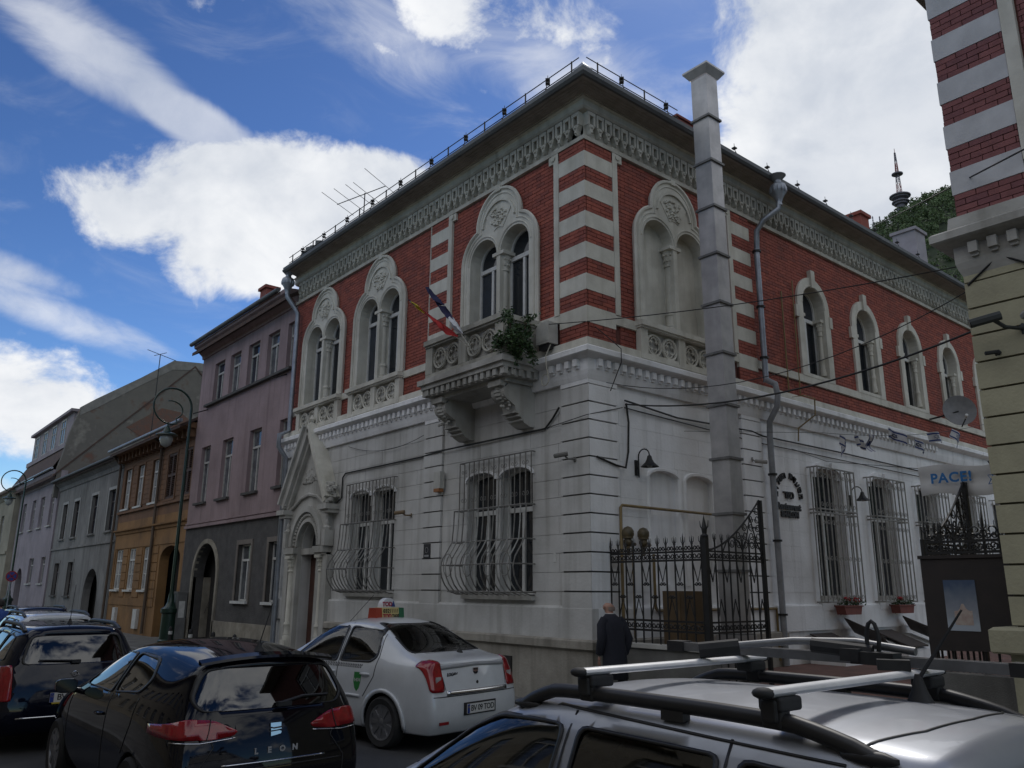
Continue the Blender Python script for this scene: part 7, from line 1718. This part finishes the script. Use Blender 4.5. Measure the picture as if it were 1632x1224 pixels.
dk_blue = paint('dark_blue_paint', (.006, .008, .018), .2, .25)
OP = thing('estate_car', 'dark estate car with roof rails behind the black hatchback at the left edge', 'car', (-4.05, -7.28, 0), rotz=math.pi)
bv = car_estate(OP, dk_blue, 2.1, 1.49, .855, -2.12, 'side', dark_glass, cowl=.95, wst=.1, B=-.38, Cc=-1.15, levels=2)
h = bv.ray_cast(V((-4, 0, .66)), V((1, 0, 0)))[0]; plate(OP, h+V((-.02, 0, -.02)), 'BV 16 KRT', True)
h = bv.ray_cast(V((-4, 0, .90)), V((1, 0, 0)))[0]; m = MB(); m.tube([h+V((-.01, .035*math.cos(k*.4488), .035*math.sin(k*.4488))) for k in range(14)], .004, 4, True); m.tube([h+V((-.012, .055, .006)), h+V((-.012, -.005, .008)), h+V((-.012, .005, -.008)), h+V((-.012, -.055, -.006))], .004, 4); local(m, 'emblem', chrome, OP)
strip_on(bv, dens([(-.6, .42), (.6, .42)], 12), 'rear', -1, .02, 'bumper_trim', chrome, OP, .006)
hb = bv.ray_cast(V((-4, .0, 1.06)), V((1, 0, 0)))[0]; m = MB(); m.tube([hb+V((-.03, .05, .0)), hb+V((-.02, .42, .02))], .014, 6, r2=.008); m.cube(hb+V((-.03, .0, -.01)), (.05, .1, .04)); local(m, 'wiper', trim_m, OP)
top = bv.ray_cast(V((-1.45, .0, 4)), V((0, 0, -1)))[0]; m = MB(); m.lathe([(.04, -.01), (.02, .03), (.01, .06)], top, 8); m.tube([top+V((0, 0, .05)), top+V((-.06, 0, .50))], .005, 4, r2=.003); local(m, 'aerial', rubber, OP)
WE = thing('estate_car', 'white estate car with black roof rails further down the street', 'car', (-10.2, -6.25, 0), rotz=math.pi)
car_estate(WE, white_car, 2.15, 1.47, .85, -2.17, 'tall', dark_glass, levels=2, detail=False)
DK = thing('hatchback_car', 'small dark blue car parked beyond the white estate', 'car', (-16.2, -5.38, 0), rotz=math.pi)
car_estate(DK, paint('navy_paint', (.01, .016, .04), .2, .25), 1.95, 1.45, .84, -2.0, 'side', dark_glass, levels=2, detail=False)
# ================================================================== street furniture and people
green = mat('lamp_green', (.008, .032, .020), (.006, .024, .015), .4, 5, coat=.2)
def street_lamp(label, x, y, z=.125):
    t = thing('street_lamp', label, 'street lamp', (x, y, z), 'green crook headed street lamps')
    m = MB(); m.lathe([(.31, 0), (.31, .08), (.26, .12), (.25, .95), (.30, 1.0), (.30, 1.12), (.18, 1.2), (.11, 1.35), (.09, 1.6)], (x, y, z), 16); m.build('pedestal', green, t, smooth=40)
    m = MB(); r = .66; top = z+8.15
    m.tube([(x, y, z+1.4), (x, y, z+5), (x, y, top)], .066, 10, r2=.045); m.build('pole', green, t, smooth=60)
    arc_ = [V((x, y-r+r*math.cos(R_(a)), top+r*math.sin(R_(a)))) for a in range(0, 300, 12)]
    inner = [V((x, y-r+(r*.62)*math.cos(R_(a))-.05, top-.14+(r*.50)*math.sin(R_(a)))) for a in range(300, 470, 14)]
    m = MB().tube(arc_+[inner[0]]+inner[1:], .04, 8, r2=.022); m.build('crook', green, t, smooth=60)
    lx, lz = y-r*1.0-.10, top-r
    m = MB(); m.tube([(x, lx, lz+.05), (x, lx, lz-.12)], .03, 8); m.lathe([(.05, -.10), (.10, -.16), (.16, -.30), (.36, -.38), (.37, -.43), (.20, -.44)], (x, lx, lz), 16); m.build('hood', green, t, smooth=40)
    MB().lathe([(.20, -.43), (.23, -.55), (.17, -.75), (.05, -.84), (.0, -.85)], (x, lx, lz), 14).build('globe', mat('lamp_globe', (.34, .36, .34), (.28, .30, .28), .25, 3), t, smooth=60)
    return t
street_lamp('green street lamp with a crook head in front of the ochre house', -19.75, -.52)
street_lamp('green street lamp at the far left edge before the cream house', -48.2, -1.0, .1)
# no stopping sign
t = thing('no_stopping_sign', 'round red and blue no stopping sign on a grey pole by the lilac house', 'road sign', (-44.9, -1.5, .12))
MB().tube([(-44.9, -1.5, .12), (-44.9, -1.5, 2.8)], .035, 8).build('pole', zinc, t)
SGN = Fr((-44.86, -1.5, 2.5), (0, 1, 0), (1, 0, 0)); sr = mat('sign_face_red', (.32, .02, .03), rough=.5); sb = mat('sign_face_blue', (.03, .06, .28), rough=.5)
MB().lathe([(.0, 0), (.30, 0), (.30, .02), (.0, .02)], SGN.o, 24, (1, 0, 0)).build('disc', sr, t); MB().lathe([(.0, .021), (.24, .021), (.24, .024), (.0, .024)], SGN.o, 24, (1, 0, 0)).build('face', sb, t)
for a in (45, -45):
    m = MB(); m.cube(SGN.o+V((.028, 0, 0)), (.006, .5, .055), Matrix.Rotation(R_(a), 3, 'X')); m.build('cross_bar', sr, t)
# bollards by the pink house
bol = ['first from the ochre house', 'by the gateway', 'below the nearer low window', 'by the portal']
for k, (x, y) in enumerate(((-18.6, -.8), (-16.4, -.9), (-14.5, -.9), (-12.9, -.9))):
    t = thing('bollard', 'small black bollard with a white band along the pink house, '+bol[k], 'bollard', (x, y, .125), 'bollards along the pink house')
    MB().lathe([(.06, 0), (.06, .5), (.05, .56), (.0, .6)], (x, y, .125), 10).build('post', rubber, t); MB().lathe([(.063, .34), (.063, .44)], (x, y, .125), 10).build('band', white_paint, t)
t = thing('utility_cabinet', 'tall grey utility cabinet with a white notice against the pink house wall', 'utility cabinet', (-19.75, -.2, .125))
MB().box(UP, -19.95, -19.5, .12, 1.75, .06, .38).build('casing', mat('cabinet_grey', (.17, .17, .165), (.12, .12, .12), .6, 4), t); MB().box(UP, -19.97, -19.48, 1.75, 1.82, .04, .41).build('top', mat('cabinet_grey', (.17, .17, .165)), t); MB().box(Fr((-19.5, 0, 0), (0, -1, 0), (1, 0, 0)), .12, .32, .95, 1.5, .0, .006).build('notice', white_paint, t)
t = thing('roof_antenna', 'thin roof aerial on the ridge far down the terrace', 'antenna', (-42.3, 4.4, 10))
MB().tube([(-42.3, 4.4, 10.1), (-42.3, 4.4, 16.3)], .03, 6).build('mast', iron, t); MB().tube([(-42.3, 3.6, 16.45), (-42.3, 5.4, 16.05)], .02, 5).build('element', iron, t); MB().tube([(-42.9, 4.2, 16.3), (-41.7, 4.6, 16.3)], .02, 5).build('element', iron, t)
# graffiti on the passage wall and number stickers are flat paint
m = MB()
for k in range(4): m.tube([V((-19.29, .5+.45*k, 1.1)), V((-19.29, .62+.45*k, 1.5)), V((-19.29, .75+.45*k, 1.15)), V((-19.29, .58+.45*k, 1.3))], .012, 4)
tag(m.build('graffiti', mat('faded_spray', (.10, .09, .085))), 'faded dark scribble on the wall inside the arched gateway', 'graffiti')

# ---------------------------------------------------------------- people
skin_m = mat('skin', (.42, .25, .19), (.36, .20, .15), .55, 14); coat_m = mat('navy_coat', (.011, .012, .020), (.016, .017, .026), .9, 5, bump=.2, bscale=120); trs = mat('dark_trousers', (.018, .018, .02), rough=.9); shoe = mat('black_shoe', (.012, .011, .01), rough=.5); collar_m = mat('pale_collar', (.50, .50, .48), rough=.9); blue_sh = mat('blue_shirt', (.03, .08, .28), (.025, .06, .22), .9, 6); hair_m = mat('dark_hair', (.012, .01, .008), (.02, .016, .013), .7, 30)
def skin(name, verts, edges, radii, mt, parent, root=0, lv=2):
    me = bpy.data.meshes.new(name); me.from_pydata([V(v) for v in verts], edges, []); o = bpy.data.objects.new(name, me); COL.objects.link(o)
    o.modifiers.new('Skin', 'SKIN'); 
    for i, r in enumerate(radii):
        d = me.skin_vertices[0].data[i]; d.radius = (r, r) if isinstance(r, (int, float)) else r; d.use_root = (i == root); d.use_loose = False
    s = o.modifiers.new('Sub', 'SUBSURF'); s.levels = lv; s.render_levels = lv
    dg = bpy.context.evaluated_depsgraph_get(); m2 = bpy.data.meshes.new_from_object(o.evaluated_get(dg)); bpy.data.objects.remove(o); m2.shade_smooth(); m2.materials.clear(); m2.materials.append(mt)
    return link(name, m2, parent)
def person(label, loc, rotz, h, coat, bald, coat_len, lean=.05):
    t = thing('person', label, 'person', loc, None, rotz); k = h/1.72
    # x forward, y left
    def P(x, y, z): return (x*k, y*k, z*k)
    vs = [P(0, 0, .93), P(.02, 0, 1.10), P(.03+lean*.4, 0, 1.28), P(.03+lean*.7, 0, 1.42), P(.05+lean, 0, 1.50), P(.075+lean*1.2, 0, 1.56), P(.085+lean*1.3, 0, 1.64), P(.075+lean*1.3, 0, 1.69),
          P(.03+lean*.6, .17, 1.40), P(.0, .23, 1.14), P(.10, .22, .92), P(.03+lean*.6, -.17, 1.40), P(-.02, -.23, 1.14), P(.08, -.22, .92),
          P(.02, .09, .88), P(.10, .10, .50), P(.08, .10, .09), P(.20, .11, .04), P(-.02, -.09, .88), P(-.05, -.10, .50), P(-.16, -.10, .10), P(-.05, -.11, .04)]
    es = [(0, 1), (1, 2), (2, 3), (3, 4), (4, 5), (5, 6), (6, 7), (3, 8), (8, 9), (9, 10), (3, 11), (11, 12), (12, 13), (0, 14), (14, 15), (15, 16), (16, 17), (0, 18), (18, 19), (19, 20), (20, 21)]
    rd = [(.10, .12), (.085, .11), (.08, .11), (.06, .09), .050, .074, .090, .06, .042, .036, .03, .042, .036, .03, .085, .06, .042, .036, .085, .06, .042, .036]
    rd = [tuple(q*k for q in r) if isinstance(r, tuple) else r*k for r in rd]
    skin('body', vs, es, rd, skin_m, t)
    # face
    hc = V(P(.085+lean*1.3, 0, 1.625)); m = MB()
    m.ball(hc+V((.095*k, 0, -.005*k)), .02*k, 8, (1, .8, 1.3)); local(m, 'nose', skin_m, t, 60)
    for s in (1, -1):
        m = MB(); m.ball(hc+V((-.005*k, s*.088*k, -.005*k)), .03*k, 8, (.8, .35, 1.15)); local(m, 'ear', skin_m, t, 60)
        m = MB(); m.ball(hc+V((.082*k, s*.034*k, .02*k)), .010*k, 6); local(m, 'eye', ink, t, 60)
    m = MB(); m.cube(hc+V((.086*k, 0, -.05*k)), (.012*k, .05*k, .008*k)); local(m, 'mouth', mat('lip', (.30, .12, .10)), t)
    if not bald:
        m = MB(); m.lathe([(.0, .112), (.05, .10), (.085, .065), (.10, .01), (.098, -.04), (.085, -.06)], hc+V((-.018*k, 0, .01)), 14); local(m, 'hair', hair_m, t, 60)
    else:
        m = MB(); m.lathe([(.100, .0), (.102, -.03), (.095, -.06)], hc+V((-.012*k, 0, 0)), 14, None, R_(100), R_(260)); local(m, 'hair', mat('grey_stubble', (.25, .19, .16)), t, 60)
    # clothing: trousers, coat with sleeves
    for s, kx, fx in ((1, .10, .10), (-1, -.05, -.14)):
        m = MB(); m.tube([P(.02, s*.09, .92), P(kx, s*.10, .50), P(fx, s*.10, .08)], .095*k, 10, r2=.065*k); local(m, 'trouser_leg', trs, t, 60)
        f0 = V(P(fx, s*.105, .045)); m = MB(); m.ball(f0+V((.08*k, 0, 0)), .06*k, 10, (2.1, .85, .75)); local(m, 'shoe', shoe, t, 60)
    rings = [(coat_len, .02, .19, .215), (.80, .015, .17, .205), (.98, .02, .155, .195), (1.12, .03+lean*.3, .15, .20), (1.28, .035+lean*.5, .165, .225), (1.38, .04+lean*.7, .15, .215), (1.44, .045+lean*.8, .125, .185), (1.485, .05+lean*.9, .09, .12), (1.52, .055+lean, .075, .08)]
    m = MB(); m.grid([[P(cx+rx*math.cos(2*math.pi*i/20)*(1+.05*math.sin(3*i+z*9)*(1.3-z)), ry*math.sin(2*math.pi*i/20)*(1+.04*math.cos(4*i+z*7)*(1.3-z)), z) for i in range(21)] for z, cx, rx, ry in rings]); o = local(m, 'coat', coat, t, 60); md = o.modifiers.new('Solidify', 'SOLIDIFY'); md.thickness = .012
    for s, ex, hx in ((1, .0, .10), (-1, -.02, .08)):
        m = MB(); m.tube([P(.035+lean*.6, s*.13, 1.425), P(.03+lean*.5, s*.20, 1.35), P(ex, s*.245, 1.14), P(ex+.05, s*.24, 1.02), P(hx, s*.225, .92)], .082*k, 10, r2=.062*k); local(m, 'sleeve', coat, t, 60)
        # hand: palm and five fingers, relaxed
        hb = V(P(hx+.015, s*.22, .885)); vsx = [hb, hb+V((.008, 0, -.045))*k, hb+V((.012, 0, -.085))*k]; ex_ = [(0, 1), (1, 2)]; rdx = [.026*k, (.020*k, .036*k), (.016*k, .038*k)]
        skin('hand', [tuple(v) for v in vsx], ex_, rdx, skin_m, t, 0, 1)
        for j, (dx, ln) in enumerate(((.030, .075), (.011, .085), (-.009, .08), (-.028, .062))):
            a = hb+V((dx+.012, 0, -.08))*k; skin('finger', [tuple(a), tuple(a+V((.006, -s*.004, -ln*.5))*k), tuple(a+V((.012, -s*.018, -ln))*k)], [(0, 1), (1, 2)], [.0095*k, .009*k, .0075*k], skin_m, t, 0, 1)
        a = hb+V((.03, -s*.01, -.03))*k; skin('thumb', [tuple(a), tuple(a+V((.022, -s*.01, -.025))*k), tuple(a+V((.026, -s*.015, -.058))*k)], [(0, 1), (1, 2)], [.012*k, .011*k, .009*k], skin_m, t, 0, 1)
    m = MB(); m.lathe([(.078, -.03), (.073, .012), (.065, .018), (.062, -.02)], V(P(.055+lean, 0, 1.51)), 16); local(m, 'collar', collar_m, t, 60)
    return t
person('bald man in a long dark coat with a pale collar, walking past the white corner', (.90, -.42, .125), R_(166), 1.68, coat_m, True, .55, .07)
person('person with dark hair in a blue shirt, between the far parked cars', (-11.9, -6.75, 0), R_(170), 1.66, blue_sh, False, .88)
# ================================================================== wooded hill with a transmitter tower
HD = V((math.sin(R_(-22)), math.cos(R_(22)), 0)); HS = V((HD.y, -HD.x, 0))     # towards the hill, and along its crest
def hill_z(s, t):
    c = 206+.26*s-.0006*s*s+6*math.sin(s*.021)+3*math.sin(s*.07+1)
    u = min(1, max(0, (t-170)/290)); z = c*(u*u*(3-2*u))*.25+c*u*.75
    if t > 460: z = c-(t-460)*.25
    return z+4*math.sin(s*.05+t*.03)*u*(1-u)*3
rows = []
for i in range(36):
    t_ = 150+i*16; rows.append([HD*t_+HS*(-420+j*21)+V((0, 0, hill_z(-420+j*21, t_)-.5)) for j in range(45)])
rows[0] = [v-V((0, 0, v.z+1)) for v in rows[0]]
m = MB(); m.grid(rows); m.build('hill', mat('forest_floor', (.03, .045, .018), (.022, .035, .015), .95, .05), kind='structure', smooth=80)
rng = np.random.default_rng(4); vs, fs = [[], []], [[], []]
for k in range(4200):
    s = rng.uniform(-130, 170); t_ = rng.uniform(215, 480)
    base = HD*t_+HS*s; z = hill_z(s, t_); r = rng.uniform(1.8, 3.3); h = rng.uniform(3.5, 6.0); q = 0 if rng.random() < .6 else 1
    n = 70; u = rng.normal(size=(n, 3)); u /= np.linalg.norm(u, axis=1)[:, None]; rad = rng.uniform(.55, 1.05, n)[:, None]
    c = np.array([base.x, base.y, z+h*.55])+u*rad*np.array([r, r, h*.55])
    a = rng.normal(size=(n, 3)); a /= np.linalg.norm(a, axis=1)[:, None]; b = np.cross(a, rng.normal(size=(n, 3))); b /= np.linalg.norm(b, axis=1)[:, None]
    sz = rng.uniform(.3, .75, n)[:, None]; i0 = len(vs[q])*4*n
    vs[q].append(np.stack([c-a*sz, c+b*sz*.7, c+a*sz, c-b*sz*.7], 1).reshape(-1, 3)); fs[q].append(np.arange(4*n).reshape(-1, 4)+i0)
hv = []
for q, c_ in enumerate(((.095, .145, .06), (.12, .175, .075))):
    me = bpy.data.meshes.new('woodland'); vv = np.concatenate(vs[q]); ff = np.concatenate(fs[q])
    me.vertices.add(len(vv)); me.vertices.foreach_set('co', vv.ravel()); me.loops.add(ff.size); me.loops.foreach_set('vertex_index', ff.ravel().astype(np.int32)); me.polygons.add(len(ff)); me.polygons.foreach_set('loop_start', np.arange(0, ff.size, 4, dtype=np.int32)); me.update(calc_edges=True); me.validate()
    me.materials.append(mat('woodland_%d' % q, c_, tuple(x*.6 for x in c_), .8, .12)); o = link('woodland', me, None, 'stuff')
steel = mat('tower_steel', (.16, .15, .19), (.11, .11, .14), .6, 1.); tred = mat('tower_red', (.28, .10, .10), rough=.7)
TB = HD*455+HS*2; tz = hill_z(2, 455)-1.
t = thing('transmitter_tower', 'transmitter tower with round platforms and a lattice mast on the wooded hill', 'tower', (TB.x, TB.y, tz))
m = MB(); m.lathe([(2.6, 0), (2.2, 6.5), (3.6, 7.0), (3.6, 8.2), (2.4, 8.6), (2.4, 10.2), (4.4, 10.8), (4.6, 12.6), (3.0, 13.0), (1.6, 14.5)], (TB.x, TB.y, tz), 16); m.build('base_tower', steel, t)
for zz, r in ((8.0, 4.6), (11.6, 5.6), (25.5, 3.0)): MB().lathe([(1., 0), (r, .1), (r, .7), (1., .8)], (TB.x, TB.y, tz+zz), 16).build('platform', steel, t)
for k in range(4):
    m = MB(); a0 = [V((math.cos(R_(90*j+45)), math.sin(R_(90*j+45)), 0)) for j in range(4)]
    z0, z1 = tz+13+6.6*k, tz+19.6+6.6*k; r0, r1 = 1.6-.3*k, 1.3-.3*k
    for j in range(4):
        p, q = a0[j], a0[(j+1) % 4]; b0 = V((TB.x, TB.y, 0)); m.tube([b0+p*r0+V((0, 0, z0)), b0+p*r1+V((0, 0, z1))], .14, 4); m.tube([b0+p*r0+V((0, 0, z0)), b0+q*r1+V((0, 0, z1))], .10, 4); m.tube([b0+q*r0+V((0, 0, z0)), b0+p*r1+V((0, 0, z1))], .10, 4); m.tube([b0+q*r1+V((0, 0, z1)), b0+p*r1+V((0, 0, z1))], .10, 4)
    m.build('mast_section', tred if k % 2 == 0 else steel, t)
MB().tube([(TB.x, TB.y, tz+39), (TB.x, TB.y, tz+42)], .16, 6).build('mast_tip', tred, t)
for k, (s, l, lab) in enumerate(((-13, 11, 'taller thin radio mast on the hill beside the tower'), (-9.5, 8, 'shorter thin radio mast on the hill close to the tower'))):
    b = HD*452+HS*s; z0 = hill_z(s, 452); m = MB(); m.tube([(b.x, b.y, z0-1), (b.x, b.y, z0+l)], .16, 5)
    for zz in (.6, .75, .9): m.cube((b.x, b.y, z0+l*zz), (.5, .5, 1.1))
    tag(m.build('radio_mast', steel), lab, 'radio mast')
